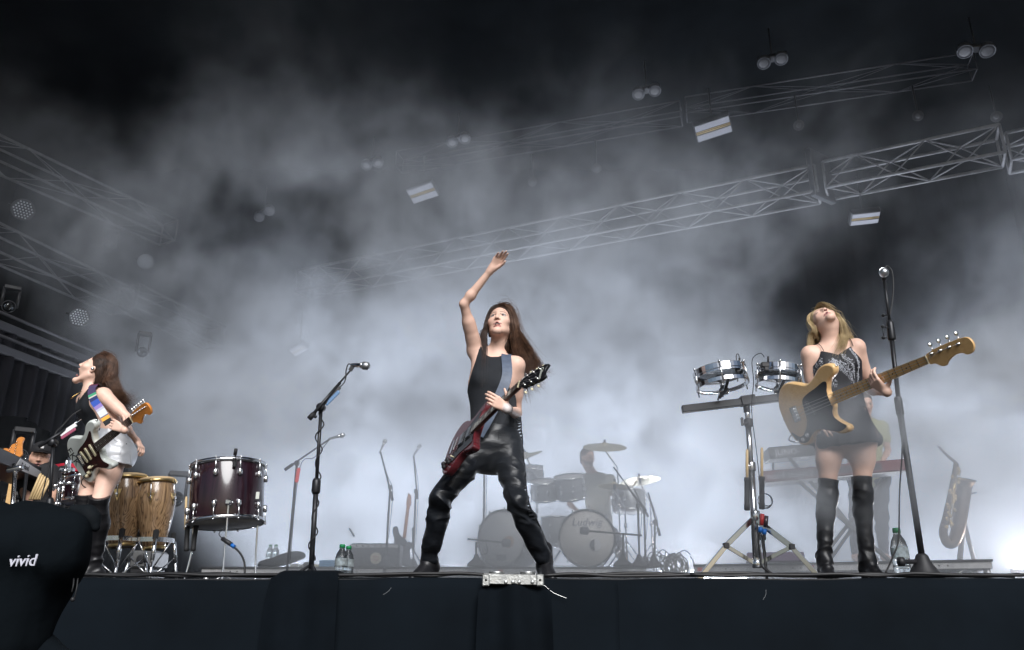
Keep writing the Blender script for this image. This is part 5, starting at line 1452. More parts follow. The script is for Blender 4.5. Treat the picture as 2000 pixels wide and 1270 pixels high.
def cloth_flap(name, u0, u1, vtop, label, cat, seed, topd=.35, amp=.012, fold=None):
    """a cloth thrown over something at the edge and hanging down in front"""
    n = 48; vs = []; fs = []; x0, x1 = P(u0, 1140, EDGE).x, P(u1, 1140, EDGE).x; zt = P(1000, vtop, EDGE).z
    rows = [(zt, topd), (zt + .006, topd * .5), (zt + .004, .05), (zt - .006, -.01), (zt - .03, -.055), (-.06, -.085), (-.2, -.10), (-.45, -.115), (-.9, -.13)]
    for j, (z, yy) in enumerate(rows):
        for i in range(n + 1):
            t = i / n; x = x0 + (x1 - x0) * t; sp = (j / len(rows)) * .05 * (2 * t - 1)
            w = math.sin(t * 11 + seed + .5 * math.sin(j * .5)) * amp * min(1, j / 4) + noise.noise(V((x * 7, z * 2, seed))) * amp
            edge_ = min(t, 1 - t) * 14; drop = (1 - min(1, edge_)) * .022
            zz = z - (drop if j < 4 else 0) + (fold(t) if fold and j < 5 else 0)
            vs.append((x + sp, EDGE + yy + w, zz))
    for j in range(len(rows) - 1):
        for i in range(n): q = j * (n + 1) + i; fs.append((q, q + n + 1, q + n + 2, q + 1))
    mb = MB(); mb.add(vs, fs, True); o = mb.build(name, mat('cover_cloth', (0.003, 0.005, 0.0075), 0.92, var=.3, vscale=4, bump=.15, bscale=120, bdist=.002, spec=.1)); tag(o, label, cat); return o
cloth_flap('monitor_cover', 543, 655, 1115, 'black cloth box cover hanging over the stage edge under the left mic stand', 'cover', 2)
cloth_flap('bracket_cloth', 948, 1062, 1139, 'black cloth bunched under the steel bracket at the stage edge', 'cloth', 5, topd=.02, amp=.02, fold=lambda t: .03 * math.sin(t * PI) ** .7 + .006 * math.sin(t * 15))
# galvanised bracket
e = empty('edge_bracket', P(1001, 1140, EDGE - .03), 'galvanised steel stage bracket with two sockets on the edge', 'bracket')
bl = lambda u, v, dy=0: P(u, v, EDGE - .075 + dy)
mb = MB(); mb.obox(bl(944, 1130), bl(1059, 1133), .010, .045, V((0, 0, 1)), .002); mb.build('plate', M_steel, e)
for u in (949, 1055):
    mb = MB(); mb.box(bl(u, 1133, -.008), (.034, .010, .052), None, .008); t_ = mb.build('tab', M_steel, e)
    mb = MB(); mb.lathe(bl(u, 1133, -.0135), (0, -1, 0), [(.0055, 0), (.0055, .001)], 12); mb.build('hole', M_hole, t_)  # flat black disc painted as the shade inside the hole
for u, w in ((970, .036), (1031, .036)):
    c = bl(u, 1133, .055); mb = MB(); mb.lathe(c + V((0, 0, -.02)), (0, 0, 1), [(w * .92, 0), (w, .01), (w, .052), (w * 1.03, .056), (w * .85, .056), (w * .8, .02)], 24, False); mb.build('socket', M_steel, e)
for u in (988, 1002, 1014, 1040): mb = MB(); mb.lathe(bl(u, 1137, -.006), (0, -1, 0), [(.009, 0), (.009, .006), (.005, .008)], 6); mb.build('bolt', M_steel, e)
mb = MB(); mb.tube(smooth_path([bl(1061, 1142), bl(1078, 1156), bl(1092, 1163), bl(1108, 1169)], 5), .0012, 5); tag(mb.build('wire', M_nickel), 'thin pale wire poking out beside the steel bracket', 'wire')
# cables lying along the edge
rn = random.Random(3)
for k, (u0, u1, dy, r) in enumerate([(95, 560, .02, .008), (130, 545, .05, .007), (250, 600, .10, .009), (640, 960, .03, .008), (655, 930, .07, .007), (1060, 1600, .03, .008), (1070, 2010, .07, .009), (1350, 2010, .02, .008), (1500, 2010, .11, .010), (330, 545, .08, .006)]):
    x0, x1 = P(u0, 1128, EDGE).x, P(u1, 1128, EDGE).x; m_ = max(6, int(abs(x1 - x0) / .16)); pts = []
    for i in range(m_ + 1):
        t = i / m_; pts.append((x0 + (x1 - x0) * t, EDGE + dy + rn.uniform(-.012, .012), .006 + r + rn.uniform(0, .012)))
    mb = MB(); mb.tube(smooth_path(pts, 4), r, 7); tag(mb.build('cable', M_cable), ['black cable lying along the stage edge, %s' % w for w in ('nearest the rain covered camera', 'second of the bundle left of the box cover', 'thicker one before the congas', 'between box cover and bracket', 'thinner, between box cover and bracket',
        'right of the steel bracket', 'long one beside the bracket', 'front one under the bass player', 'thick one below the water bottle at right', 'thin one by the drum legs')][k], 'cable', 'cables along the stage edge')

M_scratch = mat('pale_scratch', (.30, .31, .32), .7)  # thin pale tubes stand in for scratch marks on the skirt
for k, (u0, v0, u1, v1, lb) in enumerate(((100, 1182, 118, 1147, 'pale scratch on the stage skirt left of the congas'), (748, 1162, 764, 1148, 'short pale scratch on the skirt left of the steel bracket'), (1490, 1172, 1496, 1152, 'pale scratch on the skirt below the chrome stand'))):
    a, c = P(u0, v0, EDGE - .085), P(u1, v1, EDGE - .085); mb = MB(); mb.tube(smooth_path([a, a.lerp(c, .5) + V((.006, 0, 0)), c], 5), .0007, 4); tag(mb.build('scratch_mark', M_scratch), lb, 'scratch', 'scratches on the stage skirt')
for k, u in enumerate((1205,)):
    x = P(u, 1200, EDGE).x; mb = MB(); mb.tube(smooth_path([(x, EDGE - .045, -.004), (x + .004, EDGE - .060, -.1), (x - .003, EDGE - .075, -.3), (x, EDGE - .09, -.8)], 5), .0013, 5)
    tag(mb.build('skirt_seam', mat('seam_cord', (.004, .006, .009), .9, spec=.1)), 'vertical seam of the black stage skirt right of the steel bracket', 'seam')

# ================================================================== stands, drums, keyboards and the rest
M_glassw = mat('bottle_plastic', (0.92, 0.97, 0.97), 0.03, trans=1.0, ior=1.25)
M_water = mat('bottle_label', (0.55, 0.62, 0.64), 0.3, var=.4, vscale=60, trans=.6, ior=1.2)
M_green = mat('green_cap', (0.01, 0.20, 0.07), 0.4)
M_plum = mat('plum_drum_lacquer', (0.026, 0.010, 0.016), 0.2, color2=(0.012, 0.005, 0.008), vscale=7, stretch=(12, 12, .6), coat=.7)
M_conga = mat('conga_wood', (0.36, 0.21, 0.10), 0.25, coat=.5)
def conga_nodes():
    n = M_conga.node_tree.nodes; l = M_conga.node_tree.links; b = n['Principled BSDF']
    tc = n.new('ShaderNodeTexCoord'); mp = n.new('ShaderNodeMapping'); mp.inputs['Scale'].default_value = (5, 5, 1.1); l.new(tc.outputs['Object'], mp.inputs[0])
    nz = n.new('ShaderNodeTexNoise'); nz.inputs['Scale'].default_value = 1.6; nz.inputs['Detail'].default_value = 3; nz.inputs['Distortion'].default_value = .8; l.new(mp.outputs[0], nz.inputs['Vector'])
    m = n.new('ShaderNodeMath'); m.operation = 'MULTIPLY'; m.inputs[1].default_value = 16; l.new(nz.outputs[0], m.inputs[0])
    f = n.new('ShaderNodeMath'); f.operation = 'FRACT'; l.new(m.outputs[0], f.inputs[0])
    cr = n.new('ShaderNodeValToRGB'); l.new(f.outputs[0], cr.inputs[0]); e = cr.color_ramp.elements
    e[0].color = (.075, .043, .022, 1); e[1].color = (.25, .15, .078, 1); e[1].position = .30
    q = cr.color_ramp.elements.new(.75); q.color = (.34, .22, .12, 1); q = cr.color_ramp.elements.new(1.0); q.color = (.19, .115, .06, 1)
    l.new(cr.outputs[0], b.inputs['Base Color'])
conga_nodes()
M_skinhead = mat('rawhide_head', (0.50, 0.36, 0.20), .6)
M_drumhead = mat('drum_head_film', (0.78, 0.75, 0.70), .4)
M_drumwhite = mat('white_drum_head', (0.80, 0.80, 0.80), .4)
M_silverdrum = mat('silver_drum_wrap', (0.52, 0.54, 0.56), .35, .4, var=.3, vscale=60)
M_brass = mat('brass_fittings', (0.62, 0.46, 0.22), .28, 1.0)
M_cymbal = mat('cymbal_bronze', (0.85, 0.78, 0.58), .45, .8, rvar=.1, vscale=40)
M_stick = mat('hickory_stick', (0.58, 0.42, 0.22), .5)
M_blue = mat('blue_connector', (0.01, 0.12, 0.42), .4)
M_redplug = mat('red_connector', (0.40, 0.02, 0.02), .4)
M_pickpink = mat('pink_picks', (0.35, 0.08, 0.14), .4)
M_bluepick = mat('blue_picks', (0.12, 0.22, 0.38), .4)
M_grille = mat('mic_grille', (0.50, 0.52, 0.54), .35, .9, bump=.4, bscale=500, bdist=.001)

def bottle(base, label, group, s=1.0, h=.21):
    e = empty('water_bottle', base, label, 'bottle', group); b = V(base); r = .034 * s; k = h / .21
    prof = [(.002, .002), (r * .8, .001), (r, .010), (r, .03), (r * .93, .036), (r, .042), (r, .06), (r * .94, .066), (r, .072), (r, .090), (r * .94, .096), (r, .102), (r * .98, .130), (r * .80, .155), (r * .50, .172), (r * .38, .182), (r * .38, .196)]
    mb = MB(); mb.lathe(b, (0, 0, 1), [(x, z * k) for x, z in prof], 20, False); mb.build('bottle_wall', M_glassw, e)
    mb = MB(); mb.lathe(b + V((0, 0, .088 * k)), (0, 0, 1), [(r * 1.012, 0), (r * 1.012, .040 * k)], 20, False); mb.build('bottle_label', M_water, e)
    mb = MB(); mb.lathe(b + V((0, 0, .184 * k)), (0, 0, 1), [(r * .46, 0), (r * .46, .016 * k), (r * .40, .020 * k)], 16); mb.build('cap', M_green, e)
    return e
bottle(G(665, 4.45), 'left one of the two green capped water bottles beside the left mic stand', 'water bottles at the stage front', 1.0, .20)
bottle(G(678, 4.50), 'right, slightly lower one of the two green capped bottles by the left mic stand', 'water bottles at the stage front', .95, .195)
bottle(G(1764, 4.42), 'large ribbed green capped water bottle at the foot of the right mic stand', 'water bottles at the stage front', 1.30, .285)
for k, u in enumerate((523, 534)):
    b = G(u, 9.0); b.z = RH; bottle(b, ['left', 'right'][k] + ' one of the two hazy green capped bottles on the riser behind the plum drum', 'water bottles on the riser', 1.2, .25)

def cable_round(a, b, r, turns, m, parent, amp=.02, name='cable', rad=.004):
    a, b = V(a), V(b); n = int(turns * 8); x, y, d = frame_of(b - a); pts = []
    for i in range(n + 1):
        t = i / n; w = t * turns * 2 * PI; pts.append(a.lerp(b, t) + x * math.cos(w) * (r + amp * abs(math.sin(t * 9))) + y * math.sin(w) * (r + .3 * amp))
    mb = MB(); mb.tube(smooth_path(pts, 2), rad, 6); return mb.build(name, m, parent)

def microphone(e, tail, tip, m_body=None, r=.022, L=None):
    tail, tip = V(tail), V(tip); d = (tip - tail).normalized(); L = (tip - tail).length
    mb = MB(); mb.lathe(tail, d, [(.009, 0), (.011, .01), (.016, L * .6), (.021, L * .72)], 14); mi = mb.build('microphone', m_body or M_chrome, e)
    mb = MB(); mb.lathe(tail + d * L * .72, d, [(.021, 0), (r * 1.1, .006), (r * 1.12, .018), (r, .034), (r * .6, .044), (.003, .047)], 16); mb.build('grille', M_grille, mi)

def round_base_stand(e, base, top, r=.012, br=.13, m=None):
    base, top = V(base), V(top); m = m or M_blackmetal
    mb = MB(); mb.lathe(base, (0, 0, 1), [(br, 0), (br, .010), (br * .92, .018), (br * .35, .034), (.03, .06), (.018, .075)], 28); mb.build('base', m, e)
    mid = base.lerp(top, .55); mb = MB(); mb.tube([base + V((0, 0, .05)), mid], r * 1.15, 10); mb.build('lower_tube', m, e)
    mb = MB(); mb.tube([mid, top], r * .8, 10); mb.build('upper_tube', m, e)
    d = (top - base).normalized(); mb = MB(); mb.lathe(mid - d * .05, d, [(r * 1.6, 0), (r * 1.9, .01), (r * 1.9, .07), (r * 1.4, .085)], 12); mb.build('clutch', m, e)

def tripod(e, hub, R_, angs, m, z=.0, r=.009, hubz=None, flat=False):
    hub = V(hub)
    for a in angs:
        f = V((hub.x + math.cos(a) * R_, hub.y + math.sin(a) * R_, z + .008))
        mb = MB(); (mb.obox(hub, f, .024, .008, V((0, 0, 1)), .002) if flat else mb.tube([hub, f], r, 7)); lg = mb.build('leg', m, e)
        mb = MB(); mb.ball(f + V((0, 0, .006)), .014, 8, 6); mb.build('foot', M_rubber, lg)

# --- left of centre: boom stand with a row of blue picks, mic pointing right
Yl = 4.62
b0 = G(607, Yl); e = empty('mic_stand', b0, 'black boom mic stand with a row of pale blue picks, chrome mic pointing right', 'mic stand', 'mic stands at the stage front')
tp = P(627, 800, Yl); round_base_stand(e, b0, tp, .013, .11)
tripod(e, b0 + V((0, 0, .10)), .14, (R(200), R(-60), R(75)), M_blackmetal, r=.008)
a, b = P(604, 818, Yl - .06), P(680, 728, Yl + .03); mid = P(629, 790, Yl)
mb = MB(); mb.tube([a, P(664, 748, Yl + .015)], .0095, 9); mb.build('boom', M_blackmetal, e)
mb = MB(); mb.tube([P(660, 752, Yl + .01), P(686, 722, Yl + .035)], .0055, 8); mb.build('boom_tip', M_blackmetal, e)
mb = MB(); mb.tube([a, P(613, 808, Yl - .05)], .016, 10); mb.build('counterweight', M_rubber, e)
mb = MB(); mb.lathe(mid + V((-.004, -.03, -.02)), (0, 1, 0), [(.022, 0), (.026, .01), (.026, .045), (.02, .05)], 14); mb.build('swivel', M_blackmetal, e)
mb = MB(); mb.tube([P(617, 800, Yl - .04), P(616, 812, Yl - .05)], .004, 6); mb.ball(P(616, 814, Yl - .05), .010, 8, 6); mb.build('clamp_handle', M_blackmetal, e)
mb = MB(); mb.obox(P(634, 788, Yl - .01), P(664, 756, Yl + .01), .008, .022, V((0, 0, 1)), .002); mb.build('pick_holder', M_plastic, e)
for i in range(7):
    t = (i + .5) / 7; c = P(637 + 25 * t, 790 - 25 * t, Yl - .008)
    mb = MB(); mb.ball(c, .0115, 10, 6, (1, .25, 1.15)); mb.build('pick', M_bluepick, e)
microphone(e, P(686, 713, Yl + .03), P(718, 715, Yl - .02), M_chrome, .023)
mb = MB(); mb.obox(P(684, 724, Yl + .03), P(690, 714, Yl + .03), .02, .02); mb.build('mic_clip', M_plastic, e)
mb = MB(); mb.tube(smooth_path([P(686, 712, Yl + .03), P(680, 712, Yl + .05), P(676, 724, Yl + .05), P(672, 748, Yl + .03), P(645, 772, Yl + .02), P(629, 800, Yl - .02)], 6), .0038, 6); mb.build('cable', M_cable, e)
cable_round(P(627, 805, Yl), b0 + V((0, 0, .12)), .012, 5.5, M_cable, e, .012)
mb = MB(); mb.tube(smooth_path([b0 + V((0, -.03, .05)), b0 + V((.10, -.05, .03)), b0 + V((.25, -.18, .02)), b0 + V((.42, -.30, .012))], 5), .008, 7); mb.build('trailing_cable', M_cable, e)
for k, u in enumerate((574, 628)):
    c = G(u, 4.50); mb = MB(); mb.lathe(c, (0, 0, 1), [(.055, 0), (.055, .055), (.050, .060), (.030, .058)], 24); tag(mb.build('deck_socket', M_steel), ['left', 'right'][k] + ' one of the two round steel sockets behind the black box cover', 'socket', 'round steel sockets at the edge')

# --- right: tall straight stand with the mic aimed at the audience
Yr = 4.36
b0 = G(1806, Yr); tp = P(1741, 655, Yr); e = empty('mic_stand', b0, 'tall straight black mic stand in front of the bass player', 'mic stand', 'mic stands at the stage front')
mb = MB(); mb.lathe(b0, (0, 0, 1), [(.10, 0), (.10, .012), (.085, .03), (.045, .09), (.030, .13), (.022, .14)], 24); mb.build('base', M_plastic, e)
mb = MB(); mb.lathe(b0 + V((-.10, -.01, .10)), (-1, 0, 0), [(.012, -.06), (.012, 0), (.024, .004), (.024, .03), (.014, .034)], 10); mb.build('base_knob', M_plastic, e)
q = P(1757, 800, Yr)
mb = MB(); mb.tube([b0 + V((0, 0, .10)), q], .0165, 10); mb.build('lower_tube', M_blackmetal, e)
mb = MB(); mb.lathe(q - (q - b0).normalized() * .03, (q - b0).normalized(), [(.021, 0), (.021, .09), (.018, .10)], 12); mb.build('collar', M_blackmetal, e)
mb = MB(); mb.tube([q, tp], .0125, 10); mb.build('middle_tube', M_blackmetal, e)
top = P(1727, 545, Yr)
mb = MB(); mb.lathe(tp - V((0, 0, .03)), (top - tp), [(.020, 0), (.022, .01), (.020, .10), (.014, .12)], 12); mb.build('swivel', M_blackmetal, e)
mb = MB(); mb.tube([tp + (top - tp).normalized() * .05, top], .0085, 9); mb.build('upper_tube', M_blackmetal, e)
for (u, v, du, dv) in ((1734, 616, -9, 0), (1736, 641, -12, -3), (1731, 660, -6, 0)):
    c = P(u, v, Yr - .01); d = P(u + du, v + dv, Yr - .03); mb = MB(); mb.tube([c, d], .005, 6); mb.ball(d, .011, 8, 6); mb.build('knob', M_blackmetal, e)
mb = MB(); mb.tube([P(1723, 640, Yr - .03), P(1727, 661, Yr - .03)], .0035, 6); mb.build('clamp_handle', M_blackmetal, e)
microphone(e, P(1728, 540, Yr + .06), P(1726, 531, Yr - .10), M_plastic, .024)
mb = MB(); mb.torus(P(1726, 532, Yr - .055), (0, -1, -.1), .026, .004, 20, 6); mb.build('mic_ring', M_chrome, e)
mb = MB(); mb.lathe(P(1727, 548, Yr), (0, 0, 1), [(.012, 0), (.014, .03)], 10); mb.build('mic_clip', M_plastic, e)
mb = MB(); mb.tube(smooth_path([P(1728, 538, Yr + .06), P(1731, 520, Yr + .07), P(1742, 530, Yr + .06), P(1745, 560, Yr + .04), P(1742, 595, Yr + .02), P(1738, 625, Yr + .0), P(1746, 690, Yr + .0), P(1760, 800, Yr - .02), P(1762, 880, Yr - .02), P(1757, 960, Yr - .02), P(1755, 1050, Yr - .03), P(1745, 1085, Yr - .06), P(1730, 1118, Yr - .12)], 6), .0045, 6); mb.build('cable', M_cable, e)

# --- far left boom stand with pink picks in front of the white guitar player
Yf = 4.9
b0 = G(92, Yf); e = empty('mic_stand', b0, 'black boom mic stand with pink picks at the far left', 'mic stand', 'mic stands at the stage front')
piv = P(104, 862, Yf); round_base_stand(e, b0, piv, .012, .12)
a, b = P(75, 873, Yf - .05), P(158, 818, Yf + .05)
mb = MB(); mb.tube([a, P(135, 836, Yf + .02)], .011, 9); mb.build('boom', M_blackmetal, e)
mb = MB(); mb.tube([P(130, 840, Yf + .02), b], .006, 8); mb.build('boom_tip', M_chrome, e)
mb = MB(); mb.lathe(piv + V((0, -.03, -.01)), (0, 1, 0), [(.02, 0), (.026, .01), (.026, .05)], 12); mb.build('swivel', M_blackmetal, e)
mb = MB(); mb.tube([P(107, 866, Yf - .03), P(112, 872, Yf - .04)], .005, 6); mb.build('clamp_handle', M_blackmetal, e)
mb = MB(); mb.obox(P(117, 850, Yf), P(149, 829, Yf + .02), .008, .026, V((0, 0, 1)), .002); mb.build('pick_holder', M_alu, e)
for i in range(7):
    t = (i + .5) / 7; c = P(120 + 27 * t, 856 - 18 * t, Yf); mb = MB(); mb.ball(c, .011, 10, 6, (1, .3, 1)); mb.build('pick', M_pickpink, e)
mb = MB(); mb.tube(smooth_path([P(158, 800, Yf + .1), P(140, 812, Yf + .08), P(122, 832, Yf + .06), P(108, 848, Yf + .02), P(98, 900, Yf), P(84, 960, Yf), P(78, 985, Yf)], 6), .004, 6); mb.build('cable', M_cable, e)

# --- rain-covered camera at the lower left (very near)
def rain_camera():
    Yc = 2.45; e = empty('covered_camera', P(60, 1268, Yc), 'broadcast camera under a black rain cover with silver lettering', 'camera')
    S = Sculpt(); p = lambda u, v, dy=0: P(u - 6, v + 12, Yc + dy)
    for (u, v, dy, rx, ry, rz) in ((50, 1060, .05, .15, .20, .11), (85, 1052, .0, .10, .14, .085), (-40, 1080, .1, .18, .22, .14), (20, 1130, .05, .15, .15, .14)): S.ell(p(u, v, dy), (rx, ry, rz), .10)
    S.cone(p(60, 1030), p(130, 1036, -.05), .062, .056, .05); S.cone(p(130, 1036, -.05), p(122, 1078, -.05), .054, .054, .06)
    S.cone(p(60, 1110), p(130, 1095), .07, .06, .08); S.cone(p(10, 1110), p(20, 1240), .11, .10, .08); S.cone(p(60, 1120), p(25, 1190), .09, .09, .06)
    S.cone(p(-30, 1010, .1), p(-10, 990, .1), .06, .03, .06); S.cone(p(62, 996), p(75, 994), .022, .018, .05)
    S.build('rain_cover', mat('rain_cover_nylon', (0.004, 0.006, 0.008), .95, var=.2, vscale=5, bump=.25, bscale=40, bdist=.006, spec=.08), e, .009, disp=lambda v: .013 * (.5 - 1.7 * np.abs(_snoise(v * np.array([1.0, .7, .45]) + .04 * np.stack([_snoise(v, 9, 2)] * 3, 1), 15))) + .003 * _snoise(v * np.array([1.5, 1, .5]), 50))
    S2 = Sculpt(); S2.cone(p(150, 984, -.02), p(178, 992, -.02), .014, .022, .03); S2.cone(p(178, 992, -.02), p(188, 1000, -.02), .022, .018, .02); S2.cone(p(186, 1002, -.02), p(193, 1018, -.02), .020, .012, .015)
    S2.build('lens_hood_cover', mat('hood_cover_nylon', (0.005, 0.007, 0.009), .8, spec=.15), e, .006, disp=lambda v: .003 * _snoise(v, 40))
    for (u0, v0, u1, v1) in ((150, 1118, 146, 1145), (158, 1118, 151, 1158)):
        mb = MB(); mb.tube(smooth_path([p(u0, v0, -.10), p((u0 + u1) / 2 + 1, (v0 + v1) / 2, -.11), p(u1, v1, -.11)], 4), .0018, 5); mb.build('drawcord', M_cable, e)
    mb = MB(); mb.ball(p(148, 1159, -.11), .0065, 8, 6); mb.build('cord_lock', M_plastic, e)
    S3 = Sculpt(); S3.cone(p(-30, 1290, .05), p(70, 1262, .05), .085, .05, .05); S3.cone(p(70, 1262, .05), p(120, 1290, .05), .05, .05, .05)
    S3.build('tripod_cover', mat('rain_cover_nylon'), e, .009, disp=lambda v: .004 * _snoise(v, 20))
    # lettering stands just proud of the cover
    c = p(50, 1084, -.0); d = (V((0, 0, CAMZ)) - c).normalized()
    f = S.ops; t = 0
    for i in range(400):
        t += .002
        if S.field(np.array([c - d * (.4 - t) * -1 + d * 0]) if False else np.array([tuple(c + d * (.35 - t))]))[0] < -.0: break
    q = c + d * (.35 - t + .026)
    mtx = mat4(q, V((1, .12, .02)), V((0, .15, 1)), V((0, -1, .15)))
    xx = V((1, -.10, .03)).normalized(); zz = d; zz = (zz - xx * zz.dot(xx)).normalized(); yy = zz.cross(xx)
    text_part('lettering', 'vivid', .044, mat('silver_print', (.62, .62, .70), .5), mat4(q, xx, yy, zz), e, .002, shear=.15)
rain_camera()

# --- tunable drums (open frame drums) on a chrome stand
def frame_drum(c, ax, r, label, dep=.085):
    c = V(c); ax = V(ax).normalized(); x, y, d = frame_of(ax)
    e = empty('frame_drum', c, label, 'drum', 'open frame drums on the stand')
    mb = MB(); mb.lathe(c + d * dep, d, [(r * .97, 0), (r * .985, .012), (r * .985, .014), (r * .9, .0142), (.002, .0142)], 40); mb.build('drum_head', mat('clear_head', (.75, .78, .80), .15, trans=.75, ior=1.1), e)
    for (h, rr, t) in ((dep - .006, r, .030), (0, r * 1.0, .022), (dep - .030, r * .985, .010)):
        mb = MB(); mb.lathe(c + d * h, d, [(rr, -t / 2), (rr + .004, -t / 2), (rr + .004, t / 2), (rr, t / 2), (rr - .004, t / 2), (rr - .004, -t / 2), (rr, -t / 2)], 40, False, smooth=False); mb.build('hoop', M_chrome, e)
    for k in range(6):
        a = 2 * PI * k / 6 + .3; p = c + x * math.cos(a) * (r + .012) + y * math.sin(a) * (r + .012)
        mb = MB(); mb.tube([p - d * .03, p + d * (dep + .01)], .004, 7); mb.ball(p + d * (dep + .012), .008, 8, 6); mb.build('tension_rod', M_chrome, e)
    for k in range(3):
        a = 2 * PI * k / 3 - PI / 2; p = c + x * math.cos(a) * r + y * math.sin(a) * r
        mb = MB(); mb.obox(p, c - d * .045 + x * math.cos(a) * .02 + y * math.sin(a) * .02, .020, .008, d, .002); mb.build('spoke', M_chrome, e)
    mb = MB(); mb.lathe(c - d * .06, d, [(.022, 0), (.032, .012), (.032, .03), (.012, .05), (.012, dep * .9), (.034, dep), (.034, dep + .03)], 16); mb.build('hub', M_chrome, e)
    return e
Yd = 4.55
e = empty('drum_stand', G(1476, Yd), 'chrome double braced tripod stand with a black crossbar', 'drum stand')
pole = [P(1476, 1108, Yd), P(1465, 905, Yd), P(1458, 790, Yd)]
mb = MB(); mb.tube([P(1478, 1100, Yd), P(1467, 915, Yd)], .020, 14); mb.build('lower_pole', M_chrome, e)
mb = MB(); mb.tube([P(1467, 918, Yd), P(1461, 830, Yd)], .017, 14); mb.build('middle_pole', M_chrome, e)
mb = MB(); mb.tube([P(1461, 832, Yd), P(1458, 790, Yd)], .0145, 14); mb.build('upper_pole', M_chrome, e)
for (u, v, m, r, h) in ((1467, 912, M_chrome, .027, .05), (1462, 826, M_plastic, .025, .045), (1475, 1008, M_chrome, .028, .055), (1478, 1102, M_chrome, .026, .04)):
    mb = MB(); mb.lathe(P(u, v, Yd) - V((0, 0, h / 2)), (0, 0, 1), [(r * .9, 0), (r, .006), (r, h - .006), (r * .9, h)], 16); mb.build('collar', m, e)
mb = MB(); mb.tube([P(1461, 826, Yd - .02), P(1452, 828, Yd - .04)], .006, 7); mb.obox(P(1449, 816, Yd - .04), P(1450, 832, Yd - .04), .014, .010); mb.build('wing_nut', M_plastic, e)
mb = MB(); mb.tube([P(1458, 909, Yd - .03), P(1466, 912, Yd - .03)], .008, 7); mb.build('wing_nut', M_chrome, e)
mb = MB(); mb.obox(P(1332, 800, Yd + .02), P(1573, 771, Yd - .02), .045, .042, V((0, 0, 1)), .003); mb.build('crossbar', M_blackmetal, e)
mb = MB(); mb.obox(P(1446, 785, Yd), P(1474, 781, Yd), .060, .056, V((0, 0, 1)), .003); mb.build('crossbar_clamp', M_blackmetal, e)
mb = MB(); mb.lathe(P(1458, 796, Yd) - V((0, 0, .03)), (0, 0, 1), [(.019, 0), (.019, .05)], 12); mb.build('top_sleeve', M_blackmetal, e)
hub_t, hub_b = P(1472, 1012, Yd), P(1478, 1103, Yd)
for (ku, kv, fu, fv, dy) in ((1418, 1066, 1362, 1126, -.05), (1546, 1068, 1604, 1126, -.10), (1490, 1050, 1496, 1110, .35)):
    k_ = P(ku, kv, Yd + dy); f_ = V((P(fu, fv, Yd + dy * 1.6).x, Yd + dy * 1.6, .012))
    for s_ in (-1, 1):
        o = V((0, .012 * s_, 0)); mb = MB(); mb.obox(hub_t + o, k_ + o, .006, .026, V((0, 0, 1)), .001); mb.build('upper_leg', M_chrome, e)
    mb = MB(); mb.obox(k_, f_, .018, .026, V((0, 0, 1)), .002); lg = mb.build('leg', M_chrome, e)
    mb = MB(); mb.ball(f_, .018, 8, 6, (1.4, 1, .8)); mb.build('foot', M_rubber, lg)
    mb = MB(); mb.obox(k_, hub_b, .008, .022, V((0, 0, 1)), .001); mb.build('brace', M_chrome, e)
    mb = MB(); mb.box(k_, (.03, .035, .03), None, .003); mb.build('joint', M_plastic, e)
frame_drum(P(1411, 752, Yd - .02), V((-.12, .05, 1)), .150, 'left open chrome frame drum with clipped mic, on the crossbar')
frame_drum(P(1520, 750, Yd + .02), V((.10, .02, 1)), .128, 'right, smaller open chrome frame drum on the crossbar')
for (hu, hv, cu_, cv, dy) in ((1408, 762, 1402, 782, -.02), (1518, 762, 1512, 776, .02)):
    mb = MB(); mb.tube([P(hu, hv, Yd + dy), P(cu_, cv, Yd + dy * .5)], .006, 8); mb.build('post', M_chrome, e)
    mb = MB(); mb.obox(P(hu - 4, hv + 16, Yd + dy - .04), P(hu + 14, hv - 4, Yd + dy - .06), .022, .016, V((0, 0, 1)), .004); mb.build('tilter_arm', M_plastic, e)
for k, (u, v, lb) in enumerate(((1438, 716, 'small clip mic on the rim of the left frame drum'), (1494, 713, 'small clip mic on the rim of the right frame drum'))):
    c = P(u, v, Yd - .12); ee = empty('clip_mic', c, lb, 'microphone', 'clip mics on the frame drums')
    mb = MB(); mb.box(c, (.045, .03, .030), None, .004); mb.box(c + V((.005, 0, -.02)), (.025, .025, .03), None, .003); mb.build('clip', M_plastic, ee)
    mb = MB(); mb.tube([c + V((.02, 0, .01)), c + V((.022, -.005, .05))], .006, 7); mb.build('plug', M_plastic, ee)
    pth = [c + V((.022, -.005, .05)), c + V((.018, 0, .075)), c + V((.005, 0, .06)), c + V((.005, -.01, -.02)), c + V((.0, .0, -.09))] if k == 0 else [c + V((-.0, -.005, .045)), c + V((-.02, 0, .07)), c + V((-.07, 0, .03)), c + V((-.075, .0, -.10)), P(1468, 800, Yd - .06), P(1476, 870, Yd - .05), P(1480, 905, Yd - .04), P(1488, 980, Yd - .05)]
    mb = MB(); mb.tube(smooth_path(pth, 6), .0025, 6); mb.build('mic_cable', M_cable, ee)
